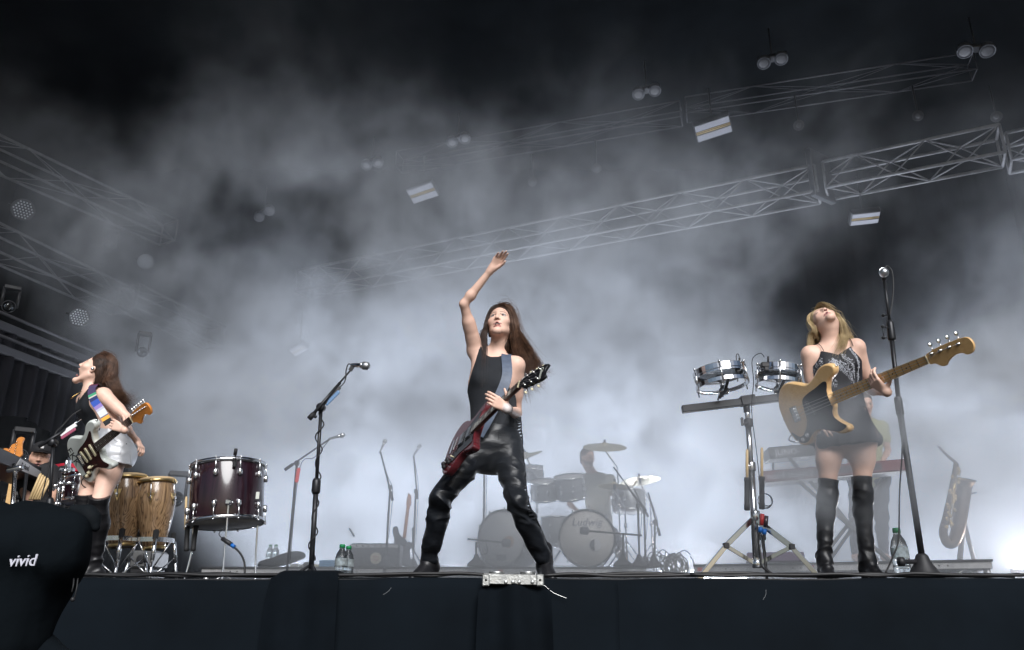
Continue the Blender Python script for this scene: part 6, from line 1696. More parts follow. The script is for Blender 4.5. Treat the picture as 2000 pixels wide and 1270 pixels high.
# stick holders, sticks, cable loop and connectors on the stand
for k, (u, v0, v1, lb) in enumerate(((1459, 938, 996, 'left'), (1488, 938, 994, 'right'))):
    ee = empty('stick_holder', P(u, v1, Yd - .05), lb + ' black tube holding drumsticks on the chrome stand', 'stick holder', 'stick tubes on the chrome stand')
    mb = MB(); mb.lathe(P(u, v1, Yd - .05), P(u, v0, Yd - .05) - P(u, v1, Yd - .05), [(.012, -.003), (.016, 0), (.016, .03), (.0145, .032), (.0145, .155), (.017, .158), (.017, .175)], 14); mb.build('tube', M_rubber, ee)
    ee2 = empty('drumstick', P(u + 1, v0, Yd - .05), ['wooden stick behind the chrome pole, in the left tube', 'wooden stick standing in the right tube'][k], 'drumstick', 'sticks in the stand tubes')
    d = P([1459, 1488][k], [878, 874][k], Yd - .045) - P(u, v0 + 10, Yd - .05); mb = MB(); mb.lathe(P(u, v0 + 10, Yd - .05), d, [(.008, 0), (.0085, .1), (.0085, d.length - .006), (.004, d.length)], 12); mb.build('shaft', M_stick, ee2)
e = empty('cable_loop', P(1490, 970, Yd - .08), 'coiled black cable with red and blue plugs hanging on the chrome stand', 'cable')
c = P(1494, 979, Yd - .09)
for k in range(3): mb = MB(); mb.torus(c + V((.004 * k, -.004 * k, .003 * k)), (.15, -1, .1 * k), .040 - .003 * k, .0026, 28, 6); mb.build('coil', M_cable, e)
for (u, v, m) in ((1487, 1016, M_redplug), (1495, 1020, M_plum)):
    mb = MB(); mb.tube([P(u + 2, v - 12, Yd - .08), P(u, v + 10, Yd - .08)], .012, 10); mb.build('plug_body', m, e)
    mb = MB(); mb.tube([P(u - 1, v + 14, Yd - .08), P(u - 3, v + 24, Yd - .08)], .0115, 10); mb.build('plug_collar', M_blue, e)
    mb = MB(); mb.tube(smooth_path([P(u - 3, v + 24, Yd - .08), P(u - 5, v + 45, Yd - .08), P(u - 1, v + 70, Yd - .09), P(u + 1, v + 90, Yd - .12), P(u + 18, v + 104, Yd - .16)], 5), .0055, 7); mb.build('tail', M_cable, e)

# ------------------------------------------------------------------ floor tom
def drum(e, c, ax, r, dep, shell, head_m, lugs=8, hoop=M_chrome, shell_name='shell', lug_s=1.0, both=True):
    c = V(c); ax = V(ax).normalized(); x, y, d = frame_of(ax)
    mb = MB(); mb.lathe(c - d * dep / 2, d, [(r * .97, 0), (r * .975, .004), (r * .975, dep - .004), (r * .97, dep)], 48); sh = mb.build(shell_name, shell, e)
    for s_ in ((-1, 1) if both else (1,)):
        q = c + d * (s_ * dep / 2)
        mb = MB(); mb.lathe(q - d * (.012 + .0 * s_), d, [(r * .985, 0), (r * 1.02, .001), (r * 1.02, .024), (r * .985, .025)], 48, False); mb.build('hoop', hoop, e)
        mb = MB(); mb.lathe(q + d * (s_ * .008), d * s_, [(r * .985, -.01), (r * .98, .001), (.002, .002)], 48); mb.build('drum_head', head_m, e)
    for k in range(lugs):
        a = 2 * PI * (k + .5) / lugs; o = x * math.cos(a) + y * math.sin(a)
        for s_ in (-1, 1):
            p = c + o * (r * 1.01) + d * (s_ * (dep / 2 - .075 * lug_s))
            mb = MB(); mb.lathe(p - d * .02 * lug_s, d, [(.009 * lug_s, 0), (.014 * lug_s, .008 * lug_s), (.014 * lug_s, .03 * lug_s), (.009 * lug_s, .04 * lug_s)], 8); lg = mb.build('lug', M_chrome, e)
            mb = MB(); mb.tube([p, c + o * (r * 1.025) + d * (s_ * (dep / 2 + .012))], .0035 * lug_s, 6); mb.ball(c + o * (r * 1.025) + d * (s_ * (dep / 2 + .014)), .0065 * lug_s, 6, 5); mb.build('tension_rod', M_chrome, lg)
    return sh
Yt = 5.3
e = empty('floor_tom', G(440, Yt), 'large plum coloured floor tom on three chrome legs', 'drum')
top, bot = P(447, 912, Yt), P(441, 1022, Yt); ax = (top - bot).normalized(); ax = (ax + V((-.03, .06, 0))).normalized()
rt = (P(517, 960, Yt) - P(367, 960, Yt)).length / 2 * .94; dt = (top - bot).length
drum(e, (top + bot) / 2, ax, rt, dt, M_plum, M_drumwhite, 10, lug_s=1.1)
for (u0, v0, u1, v1, uf, vf, dy) in ((378, 1000, 374, 1075, 362, 1117, -.02), (447, 975, 441, 1050, 437, 1120, -rt * .98), (505, 1000, 500, 1080, 502, 1117, .10)):
    mb = MB(); mb.tube(smooth_path([P(u0, v0, Yt + dy), P(u1, v1, Yt + dy), V((P(uf, vf, Yt + dy).x, Yt + dy - .02, .012)), V((P(uf - 4, vf, Yt + dy).x, Yt + dy - .05, .008))], 5), .0065, 8); lg = mb.build('leg', M_chrome, e)
    mb = MB(); mb.box(P(u0, v0 + 6, Yt + dy - .01), (.045, .03, .035), None, .008); mb.tube([P(u0 + 2, v0 + 8, Yt + dy - .03), P(u0 + 8, v0 + 6, Yt + dy - .05)], .007, 7); mb.build('leg_bracket', M_chrome, lg)
mb = MB(); mb.box(P(503, 968, Yt - .13), (.022, .006, .045), None, .002); mb.build('badge', M_pearl, e)
mb = MB(); mb.lathe(P(497, 1008, Yt - .16), (0, -1, 0), [(.010, 0), (.010, .004)], 12); mb.build('vent', M_chrome, e)
c = P(459, 905, Yt - rt * .9); ee = empty('clip_mic', c, 'small clip mic rising from the rim of the plum floor tom', 'microphone')
mb = MB(); mb.box(c, (.02, .02, .05), None, .004); mb.build('clip', M_plastic, ee)
mb = MB(); mb.tube(smooth_path([c, P(460, 893, Yt - rt), P(460, 886, Yt - rt)], 4), .004, 6); mb.tube([P(459, 889, Yt - rt), P(461, 877, Yt - rt - .02)], .011, 10); mb.build('mic', M_plastic, ee)
e = empty('stick_holder', P(372, 1075, Yt - .05), 'pair of black stick tubes clamped to the left side of the plum drum', 'stick holder')
for u in (364, 377): mb = MB(); mb.lathe(P(u, 1076, Yt - .06), P(u + (2 if u == 364 else 5), 1036, Yt - .06) - P(u, 1076, Yt - .06), [(.010, -.003), (.016, 0), (.016, .02), (.0145, .022), (.0145, .14), (.017, .142), (.017, .155)], 14); mb.build('tube', M_rubber, e)
d = P(364, 970, Yt - .05) - P(362, 1034, Yt - .06); mb = MB(); mb.lathe(P(362, 1034, Yt - .06), d, [(.008, 0), (.0085, .1), (.008, d.length - .01), (.004, d.length)], 12); tag(mb.build('drumstick', M_stick), 'light wooden stick standing at the left side of the plum drum', 'drumstick')
e = empty('drum_cable', P(452, 1065, Yt - rt), 'cable with blue collar hanging in front of the plum drum', 'cable')
mb = MB(); mb.tube([P(434, 1052, Yt - rt), P(452, 1064, Yt - rt - .02)], .013, 10); mb.build('plug_body', M_plastic, e)
mb = MB(); mb.tube([P(452, 1064, Yt - rt - .02), P(458, 1069, Yt - rt - .02)], .012, 10); mb.build('plug_collar', M_blue, e)
mb = MB(); mb.tube(smooth_path([P(458, 1069, Yt - rt - .02), P(470, 1082, Yt - rt - .03), P(477, 1098, Yt - rt - .05), P(478, 1120, Yt - rt - .08)], 5), .0065, 7); mb.tube(smooth_path([P(434, 1052, Yt - rt), P(428, 1044, Yt - rt), P(432, 1036, Yt - rt + .02), P(440, 1032, Yt - rt + .05)], 5), .003, 6); mb.build('tail', M_cable, e)

# ------------------------------------------------------------------ congas on a double stand
def conga(u_t, v_t, u_b, v_b, Y, r0, label):
    t, b = P(u_t, v_t, Y), P(u_b, v_b, Y); d = (t - b); L = d.length; x, y, dd = frame_of(d)
    e = empty('conga', b, label, 'conga', 'wooden congas on stands')
    prof = [(r0 * .56, 0), (r0 * .66, L * .10), (r0 * .82, L * .28), (r0 * .98, L * .48), (r0 * 1.08, L * .66), (r0 * 1.06, L * .82), (r0 * .98, L * .95), (r0 * .95, L)]
    pp = []
    for i in range(len(prof) - 1):
        for k in range(4): s_ = k / 4; pp.append((prof[i][0] * (1 - s_) + prof[i + 1][0] * s_, prof[i][1] * (1 - s_) + prof[i + 1][1] * s_))
    pp.append(prof[-1])
    mb = MB(); mb.lathe(b, d, pp, 48); mb.build('shell', M_conga, e)
    mb = MB(); mb.lathe(t - dd * .010, d, [(r0 * .99, 0), (r0 * 1.0, .018), (r0 * .97, .030), (.002, .034)], 40); mb.build('drum_head', M_skinhead, e)
    mb = MB(); mb.lathe(t - dd * .016, d, [(r0 * 1.0, 0), (r0 * 1.10, .002), (r0 * 1.12, .010), (r0 * 1.10, .018), (r0 * 1.0, .020)], 40, False); mb.build('rim', M_brass, e)
    mb = MB(); mb.lathe(b - dd * .004, d, [(r0 * .59, 0), (r0 * .62, .004), (r0 * .635, .022), (r0 * .60, .024)], 40, False); mb.build('foot_ring', M_brass, e)
    for k in range(5):
        a = 2 * PI * k / 5 - PI / 2 + .12; o = x * math.cos(a) + y * math.sin(a); s_ = x * -math.sin(a) + y * math.cos(a)
        p = t - dd * .13 + o * (r0 * 1.07)
        mt = Matrix((s_, dd, o)).transposed().to_4x4(); mt.translation = p
        mb = MB(); mb.prism([(0, -.055), (.028, .030), (-.028, .030)], 0, .006, mt, .001); pl = mb.build('side_plate', M_brass, e)
        mb = MB(); mb.tube([p + o * .010 - dd * .03, t + o * (r0 * 1.11)], .004, 6); mb.box(p + o * .010 - dd * .005, (.018, .018, .03), mt.to_3x3(), .003); mb.build('tension_hook', M_chrome, pl)
        mb = MB(); mb.torus(t + o * (r0 * 1.10) - dd * .012, s_, .014, .004, 12, 6); mb.build('hook_ear', M_brass, pl)
    return e
conga(246, 935, 258 - 20, 1068, 6.0, .148, 'left wooden conga behind the boots of the shouting player')
conga(307, 941, 304 - 4, 1073, 6.0, .125, 'right wooden conga next to the plum drum')
def conga_stand(u, v, w, label, Y=6.0):
    c = P(u, v, Y); e = empty('conga_stand', V((c.x, Y, 0)), label, 'drum stand', 'conga stands')
    mb = MB()
    for k in range(3):
        a = 2 * PI * k / 3 - PI / 2 + .35; b = a + 2 * PI / 3
    pts = [c + V((math.cos(2 * PI * k / 3 - PI / 2 + .4) * w, math.sin(2 * PI * k / 3 - PI / 2 + .4) * w, 0)) for k in range(3)]
    for k in range(3):
        mb = MB(); q0, q1 = pts[k], pts[(k + 1) % 3]; m_ = (q0 + q1) / 2 * 1.0; m_ = c + (m_ - c) * 1.7; m_.z = c.z
        mb.ribbon(smooth_path([q0, m_, q1], 6), .006, .032, V((0, 0, 1))); mb.build('ring_bar', M_chrome, e)
        mb = MB(); f = V((c.x + (q0.x - c.x) * 1.45, Y + (q0.y - Y) * 1.45, .01)); mb.tube([q0, q0.lerp(f, .45)], .014, 9); mb.tube([q0.lerp(f, .4), f], .010, 9); lg = mb.build('leg', M_chrome, e)
        mb = MB(); mb.ball(f, .018, 8, 6); mb.build('foot', M_rubber, lg)
        mb = MB(); g_ = q0.lerp(f, .35); h_ = V((c.x, Y, c.z - .26)); mb.tube([g_, h_], .005, 6); mb.tube([m_, h_ + V((0, 0, .05))], .005, 6); mb.build('strut', M_chrome, e)
        mb = MB(); mb.box(q0 + V((0, 0, .03)) - (q0 - c) * .08, (.035, .035, .075), None, .008); mb.build('pad', M_rubber, e)
conga_stand(238, 1054, .17, 'chrome tripod stand holding the left conga'); conga_stand(303, 1056, .15, 'chrome tripod stand holding the right conga')

# ------------------------------------------------------------------ far left cluster: keyboards, small drum, guitars in a rack, seated technician
M_key_black = mat('keyboard_black_case', (0.016, 0.017, 0.019), .45)
M_key_red = mat('keyboard_red_case', (0.12, 0.015, 0.022), .4)
M_keys = mat('ivory_keys', (0.75, 0.74, 0.70), .35)
def keyboard(a, b, dep, h, m, label, text=None, tcol=None, plate=None, wheel=True, under=None, panel=None, tsize=.06, tx=.2):
    """a, b: lower front corners (as the audience sees its back) ; the case extends away from the viewer"""
    a, b = V(a), V(b); x = (b - a); L = x.length; x.normalize(); n = V((-x.y, x.x, 0)).normalized(); up = x.cross(n)
    e = empty('keyboard', (a + b) / 2, label, 'keyboard', 'stage keyboards')
    mt = Matrix((x, n, up)).transposed(); c = (a + b) / 2 + n * dep / 2
    mb = MB(); mb.box(c + up * h * .5, (L, dep, h), mt, .008); mb.build('case', m, e)
    for k in range(36):
        w = (L - .14) / 36; mb = MB(); mb.box(a + x * (.07 + w * (k + .5)) + n * (dep - .07) + up * (h + .006), (w * .92, .13, .014), mt, .001); mb.build('key', M_keys, e)
    for k in range(6):
        mb = MB(); mb.lathe(a + x * (L * (.25 + .1 * k)) + n * .05 + up * h, up, [(.008, 0), (.007, .014)], 10); mb.build('knob', M_plastic, e)
    if under:
        mb = MB(); mb.box(c - up * .006, (L - .03, dep - .03, .010), mt); mb.build('base_plate', under, e)
    if panel:
        mb = MB(); mb.box(a + x * (L * .45) + n * -.001 + up * h * .5, (L * .75, .004, h * .6), mt); mb.build('back_panel', panel, e)
    if plate:
        s0, s1 = plate; mb = MB(); mt4 = mat4(a + x * (L * s0) - n * .0015, x, up, -n); LL = L * (s1 - s0)
        mb.prism([(0, h * .12), (LL, h * .12), (LL * .92, h * .62), (LL * .12, h * .88)], .0005, .003, mt4); mb.build('name_plate', M_white_panel, e)
    if text: text_part('lettering', text, tsize, tcol, mat4(a + x * (L * tx) + up * (h * .45) - n * .0055, x, up, -n), e, .0008, align='LEFT')
    return e
Yk = 5.9
keyboard(P(-40, 888, 5.1), P(100, 948, 6.45), .30, .10, M_key_black, 'black stage keyboard with white name plate at the left edge', 'Roland', M_ink, (.42, .86), tsize=.055, tx=.50)
e = empty('keyboard_stand', G(20, Yk - .4), 'chrome stand under the black keyboard at the left edge', 'stand')
mb = MB(); mb.tube([P(29, 925, Yk - .5), V((G(18, Yk - .5).x, Yk - .5, .01))], .014, 10); mb.build('pole', M_chrome, e)
mb = MB(); mb.lathe(P(29, 916, Yk - .52), (1, 0, .2), [(.018, -.05), (.02, -.04), (.02, .04), (.018, .05)], 12); mb.tube([P(27, 906, Yk - .52), P(31, 932, Yk - .52)], .012, 8); mb.build('clamp', M_chrome, e)
mb = MB(); mb.tube([P(52, 925, Yk - .1), V((G(48, Yk).x, Yk - .1, .01))], .012, 8); mb.build('rear_pole', M_blackmetal, e)
# pale table-top keyboard behind the mic stand
keyboard(P(92, 925, 6.6), P(190, 932, 6.6), .30, .07, M_key_black, 'pale edged keyboard behind the white guitar', under=M_cream)
e = empty('red_sampler', P(120, 915, 6.5), 'red tabletop instrument behind the far left mic stand', 'sampler')
mt_ = Matrix.Rotation(R(-8), 3, 'Y')
mb = MB(); mb.prism([(0, .0), (.03, .035), (.13, .055), (.30, .035), (.30, -.01), (.1, -.02)], -.05, .05, mat4(P(103, 918, 6.5), V((1, 0, -.05)), V((0, .1, 1)), V((0, -1, .1))), .006); mb.build('case', mat('red_plastic', (.42, .02, .04), .35), e)
mb = MB(); mb.box(P(127, 912, 6.44), (.09, .01, .022), mt_); mb.build('slot', M_plastic, e)
# shelves of gear, speaker wedge
for k, (u0, u1, v0, v1, Y_, lb) in enumerate(((0, 52, 960, 1010, 7.2, 'dark grey wedge box on the floor under the left keyboard'), (112, 152, 960, 990, 7.4, 'grey slotted flight box behind the chrome drum stand'), (250, 300, 1075, 1110, 8.2, 'grey box low behind the congas'))):
    a, b = P(u0, v1, Y_), P(u1, v0, Y_); c = (a + b) / 2; e = empty('equipment_box', V((c.x, Y_, a.z)), lb, 'box', 'boxes behind the left gear')
    mb = MB(); mb.box(V((c.x, Y_ + .2, (a.z + b.z) / 2)), (abs(b.x - a.x), .4, abs(b.z - a.z)), None, .02); mb.build('case', mat('grey_box_paint', (.10, .10, .10), .6, var=.3), e)
    mb = MB(); mb.lathe(V((c.x, Y_ - .002, (a.z + b.z) / 2)), (0, -1, 0), [(abs(b.z - a.z) * .26, 0), (abs(b.z - a.z) * .26, .004), (abs(b.z - a.z) * .2, .006)], 20); mb.build('speaker_cone', M_plastic, e)
    bot = a.z; mb = MB(); mb.box(V((c.x, Y_ + .2, bot / 2)), (abs(b.x - a.x) * .9, .36, bot * .98), None, .01); mb.build('cart', M_plastic, e) if bot > .05 else None
# small drum on a chrome stand, partly hidden by the shouting player
e = empty('small_drum', P(180, 960, 6.0), 'dark small drum with chrome hoops behind the white guitar player', 'drum')
drum(e, P(160, 958, 6.15), V((-.1, .12, 1)), .125, .17, M_plum, M_drumwhite, 6)
e = empty('small_drum', P(197, 975, 6.5), 'dark small drum peeking out right of the over knee boot', 'drum'); drum(e, P(203, 960, 6.5), V((.12, .1, 1)), .11, .20, M_plum, M_drumwhite, 6)
e = empty('chrome_drum_stand', G(112, 5.9), 'chrome clamp stand left of the small drum', 'drum stand')
mb = MB(); mb.tube([P(117, 935, 5.9), P(111, 985, 5.9)], .012, 10); mb.tube([P(112, 980, 5.9), V((G(106, 5.9).x, 5.9, .01))], .018, 12); mb.build('pole', M_chrome, e)
for (u, v, du, dv) in ((118, 945, 26, -2), (128, 920, 4, -26), (108, 950, -6, 8), (110, 985, 8, -2)):
    mb = MB(); mb.tube([P(u, v, 5.88), P(u + du, v + dv, 5.88)], .013, 10); mb.ball(P(u, v, 5.88), .022, 8, 6); mb.build('clamp', M_chrome, e)
e = empty('snare_clamp', P(130, 905, 5.88), 'upper chrome clamp holding the small percussion rim', 'clamp'); mb = MB(); mb.box(P(131, 918, 5.9), (.10, .05, .035), None, .008); mb.box(P(134, 905, 5.9), (.03, .03, .06), None, .006); mb.build('body', M_chrome, e)
# bundle of sticks
for k in range(5):
    a, b = P(58 + k * 5, 976, 5.7 + .01 * k), P(80 + k * 4.5, 925 + k * 3, 5.75 + .01 * k); mb = MB(); mb.lathe(a, b - a, [(.010, 0), (.010, (b - a).length - .01), (.005, (b - a).length)], 10)
    tag(mb.build('mallet', M_stick), '%s wooden stick in the fan of sticks behind the covered camera' % ['leftmost', 'second from left', 'middle', 'second from right', 'rightmost'][k], 'drumstick', 'fan of sticks at the left')
# guitars in the rack: necks show above the dark gear
for k, (u0, v0, u1, v1, lb, Y_) in enumerate(((-4, 925, 12, 884, 'amber guitar headstock cut by the left edge', 6.9), (10, 915, 36, 862, 'amber guitar headstock second from the left edge', 6.9), (34, 905, 44, 850, 'pale maple guitar headstock, tallest in the rack', 6.7))):
    a, b = P(u0, v0, Y_), P(u1, v1, Y_); d = (b - a).normalized(); mtg = basis(a - d * .50, d, V((-.2, -1, .1)))
    e = empty('racked_guitar', a - d * .5, lb, 'guitar', 'guitars in the rack at the left'); W = lambda x, y, z=0: mtg @ V((x, y, z))
    bodyo = closed_curve(STRAT, 4); mb = MB(); mb.prism([(x * .9 - .28, y * .9) for x, y in bodyo], -.02, .02, mtg, .008); mb.build('body', M_cherry if k else M_rosewood, e)
    mb = MB(); mb.obox(W(.02, 0, .02), W(.53, 0, .02), .045, .02, mtg.to_3x3() @ V((0, 0, 1)), .004); mb.build('neck', M_maple, e)
    hs = closed_curve([(.52, -.021), (.545, -.030), (.565, -.050), (.60, -.040), (.66, -.030), (.70, -.040), (.716, -.018), (.71, .014), (.68, .030), (.60, .034), (.55, .028), (.52, .021)], 3)
    mb = MB(); mb.prism(hs, .01, .024, mtg, .0012); mb.build('headstock', M_amber, e)
    for j in range(6): mb = MB(); mb.lathe(W(.55 + .025 * j, .016, .024), mtg.to_3x3() @ V((0, 0, 1)), [(.006, 0), (.004, .01)], 8); mb.build('tuning_peg', M_nickel, e)
e = empty('guitar_rack', G(10, 6.8), 'low black rack holding guitars at the left edge', 'guitar rack')
for u in (-20, 50): bar_part('post', V((G(u, 6.85).x, 6.85, 0)), V((G(u, 6.85).x, 6.85, .75)), .015, M_blackmetal, e)
bar_part('rail', V((G(-25, 6.85).x, 6.85, .75)), V((G(55, 6.85).x, 6.85, .75)), .02, M_blackmetal, e); bar_part('lower_rail', V((G(-25, 6.6).x, 6.6, .12)), V((G(55, 6.6).x, 6.6, .12)), .02, M_blackmetal, e)
moving_lamp(38, 892, 0, .07, 'round lamp with white glow behind the left keyboard', Y=7.4)

# ------------------------------------------------------------------ seated people in the background
M_shirt_w = mat('pale_cream_tshirt', (.80, .78, .68), .8, bump=.1)
M_trouser_g = mat('grey_blue_trousers', (.06, .07, .10), .8, var=.2)
M_capcloth = mat('black_cap_cloth', (.012, .012, .014), .8)
def sitter(root, hc, fwd, nb, ch, wst, hL, hR, sL, sR, eL, eR, wL, wR, kL, kR, aL, aR, shirt, male=1.1, mouth=.1, eyes='open', beard=None, skin=SKIN, shorts=None, hair=None, cap=False, sleeve=True):
    S = Sculpt(); torso(S, hL, hR, wst, ch, nb, sL, sR, 0, skin, 1.0, bust=False)
    limb_arm(S, sL, eL, wL, 1.0, skin, male); limb_arm(S, sR, eR, wR, 1.0, skin, male); limb_leg(S, hL, kL, aL, .95, skin); limb_leg(S, hR, kR, aR, .95, skin)
    L, HM, HX = head(S, hc, fwd, V((0, .1, 1)), 1.0, mouth=mouth, eyes=eyes, beard=beard, skin=skin)
    S.cone(L((0, -.02, -.06)), V(nb), .056, .062, .03, skin)
    for w, el in ((wL, eL), (wR, eR)):
        d = (V(w) - V(el)).normalized(); hand(S, w, d + V((0, -.2, 0)), V((0, -.3, 1)), .95, (.9, 1, 1, 1), (.6, .5), 1, skin)
    for a in (aL, aR): S.cone(a, V(a) + V((0, -.16, -.04)), .04, .03, .03, skin)
    S.build('body', M_skin, root, .008, ((np.array(L((0, 0, 0))) - .15, np.array(L((0, 0, 0))) + .15),), .004, skin, tint=True)
    T = Sculpt(); torso(T, hL, hR, wst, ch, nb, sL, sR, .014, None, 1.0, bust=False)
    for sh, el in ((sL, eL), (sR, eR)): T.cone(sh, V(sh).lerp(V(el), .55), .062, .060, .03)
    T.inter += [away(V(nb) + V((0, -.01, .05)), .075)]
    T.build('shirt', shirt, root, .008, disp=creases([], .5, .010, 5, 6))
    D = Sculpt(); 
    for hp, kn, an in ((hL, kL, aL), (hR, kR, aR)): limb_leg(D, hp, kn, V(an).lerp(V(kn), .12), .95, None, .015)
    D.cone(hL, hR, .12, .12, .05); D.build('trousers', shorts or M_trouser_g, root, .008, disp=creases([(V(kL).z, .1, .8)], .4, .010))
    if cap:
        Hc = Sculpt(); Hc.ell(L((0, -.015, .055)), (.080, .10, .080), .01, None, HM); Hc.inter.append(below(L((0, 0, .035)), HX @ V((0, .15, -1)) * 1.0)); Hc.build('cap_crown', M_capcloth, root, .005)
        mb = MB(); mb.prism([(math.cos(a) * .068, .06 + math.sin(a) * .085) for a in [PI * k / 10 for k in range(11)]], .034, .040, mat4(L((0, 0, 0)), HX @ V((1, 0, 0)), HX @ V((0, 1, .0)), HX @ V((0, 0, 1)))); mb.build('cap_brim', M_capcloth, root)
        mb = MB(); mb.box(L((0, .088, .075)), (.03, .006, .02), HX, .002); mb.build('cap_badge', M_alu, root)
    elif hair:
        hair_cap(L, HM, 1.0, hair, root, [((0, -.07, .0), (0, -.075, -.04), .05, .045)])
    return L
Ym = 6.25
root = empty('person', G(80, Ym), 'bearded person in black cap and T-shirt seated behind the left keyboards', 'person')
sitter(root, P(79, 895, Ym), V((.42, -.9, -.05)), P(76, 918, Ym + .02), P(78, 945, Ym + .03), P(80, 985, Ym + .06), P(70, 1010, Ym + .05), P(92, 1010, Ym + .05), P(56, 928, Ym + .02), P(98, 928, Ym),
       P(48, 962, Ym - .05), P(106, 962, Ym - .05), P(60, 985, Ym - .25), P(100, 985, Ym - .25), P(62, 1018, Ym - .35), P(100, 1018, Ym - .35), P(64, 1095, Ym - .3), P(98, 1095, Ym - .3), M_capcloth, eyes='closed', beard=(.06, .035, .025), cap=True, skin=(.55, .32, .23))
e = empty('stool', G(80, Ym + .08), 'low black stool under the capped person', 'stool')
mb = MB(); z_ = P(80, 1030, Ym).z - .06; mb.lathe(V((G(80, Ym).x, Ym + .08, z_)), (0, 0, 1), [(.15, 0), (.16, .02), (.15, .05)], 20); mb.build('seat', M_plastic, e); bar_part('pole', V((G(80, Ym).x, Ym + .08, .0)), V((G(80, Ym).x, Ym + .08, z_)), .025, M_chrome, e)

# ------------------------------------------------------------------ drum kit on the centre riser
Yd2 = 9.35
def on(u, v, Y): return P(u, v, Y)
def bass_drum(c, ax, r, dep, label, head_m, text=True, hole=True):
    e = empty('bass_drum', V((c.x, c.y, RH)), label, 'bass drum', 'the two bass drums')
    x, y, d = frame_of(ax)
    mb = MB(); mb.lathe(c - d * dep, d, [(r * .96, 0), (r * .965, dep)], 56); mb.build('shell', M_silverdrum, e)
    mb = MB(); mb.lathe(c - d * .02, d, [(r * .965, 0), (r * 1.02, .0), (r * 1.02, .045), (r * .95, .045), (r * .95, .02)], 56, False); mb.build('hoop', mat('dark_grey_hoop', (.05, .05, .055), .4), e)
    mb = MB(); mb.lathe(c + d * .004, d, [(r * .955, 0), (r * .95, .006), (.002, .008)], 56); mb.build('drum_head', head_m, e)
    for k in range(10):
        a = 2 * PI * (k + .3) / 10; o = x * math.cos(a) + y * math.sin(a); mb = MB(); mb.box(c + o * r * 1.03 + d * .02, (.02, .04, .05), None, .004); mb.tube([c + o * r * 1.03 + d * .01, c + o * r * 1.03 - d * .15], .005, 6); mb.build('claw', M_chrome, e)
    for s_ in (-1, 1):
        sd_ = V((0, 0, 1)).cross(d).normalized() * s_; p = c + sd_ * r * .95 - d * .12 - V((0, 0, r * .4)); mb = MB(); mb.tube([p, V((p.x, p.y, RH + .01)) + sd_ * .12 + d * .10], .011, 8); mb.build('spur', M_chrome, e)
    return e, x, y, d
rb = .305
c1 = V((P(1146, 1040, Yd2 - .35).x, Yd2 - .35, RH + rb * 1.02)); ax1 = V((-.04, -1, .0)).normalized()
e1, x1, y1, d1 = bass_drum(c1, ax1, rb, .42, 'right bass drum facing the audience, cream head with script lettering and port hole', M_drumhead)
m4 = mat4(c1 + d1 * .0135, V((0, 0, 1)).cross(d1) , V((0, 0, 1)), d1)
text_part('lettering', 'Ludwig', .115, mat('drum_ink', (.10, .11, .16), .5), m4 @ Matrix.Translation((0, .165, 0)), e1, .0006, shear=.25)
mb = MB(); mb.lathe(c1 + m4.to_3x3() @ V((.085, -.075, 0)) + d1 * .008, d1, [(.068, 0), (.068, .004), (.061, .005)], 28); mb.build('port_ring', M_white_panel, e1)
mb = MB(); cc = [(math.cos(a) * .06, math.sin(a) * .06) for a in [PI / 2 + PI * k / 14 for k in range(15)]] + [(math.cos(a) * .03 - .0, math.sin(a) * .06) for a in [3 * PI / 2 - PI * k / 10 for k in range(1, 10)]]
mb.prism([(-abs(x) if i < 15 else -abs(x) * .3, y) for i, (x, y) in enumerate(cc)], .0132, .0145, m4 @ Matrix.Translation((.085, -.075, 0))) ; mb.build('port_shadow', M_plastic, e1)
c2 = V((P(981, 1046, Yd2 - .30).x, Yd2 - .30, RH + rb * 1.02)); ax2 = V((-.52, -.86, .0)).normalized()
e2, x2, y2, d2 = bass_drum(c2, ax2, rb * 1.0, .40, 'left bass drum turned aside with an orange patch on its head', M_drumwhite)
m4b = mat4(c2 + d2 * .0125, V((0, 0, 1)).cross(d2), V((0, 0, 1)), d2)
mb = MB(); mb.lathe(m4b @ V((.09, -.04, .0)), d2, [(.065, 0), (.065, .002)], 28); mb.build('patch', mat('orange_patch', (.45, .26, .13), .6), e2)
mb = MB(); mb.box(m4b @ V((.0, -.20, .004)), (.12, .006, .06), m4b.to_3x3() @ Matrix.Rotation(R(90), 3, 'X')); mb.build('sticker', M_plastic, e2)
def low_mic(u0, v0, u1, v1, ub, Y, label, flip=False):
    b = G(ub, Y); b.z = RH; e = empty('mic_stand', b, label, 'mic stand', 'short mic stands on the drum riser')
    a, t = P(u0, v0, Y), P(u1, v1, Y); piv = a.lerp(t, .72 if not flip else .25)
    pv = P(ub, (v0 + v1) / 2 + 2, Y); bar_part('pole', V((b.x, Y, RH)), pv, .012, M_blackmetal, e)
    mb = MB(); mb.lathe(b, (0, 0, 1), [(.10, 0), (.09, .03), (.04, .07), (.02, .12)], 16); mb.build('base', M_plastic, e)
    bar_part('boom', a, t, .010, M_blackmetal, e); mic_at = a if not flip else t; d = (a - t).normalized() if not flip else (t - a).normalized()
    mb = MB(); mb.lathe(mic_at - d * .02, d, [(.03, 0), (.040, .01), (.042, .06), (.032, .09)], 14); mb.build('microphone', mat('grey_mic', (.08, .08, .09), .5), e)
    mb = MB(); mb.tube(smooth_path([a.lerp(t, .5), a.lerp(t, .5) + V((.02, 0, -.12)), b + V((.03, 0, .12))], 5), .004, 5); mb.build('cable', M_cable, e)
low_mic(1146, 1037, 1254, 1046, 1217, Yd2 - .75, 'short boom stand with mic before the lettered bass drum')
low_mic(913, 1053, 984, 1060, 930, Yd2 - .75, 'short boom stand with mic before the left bass drum', True)
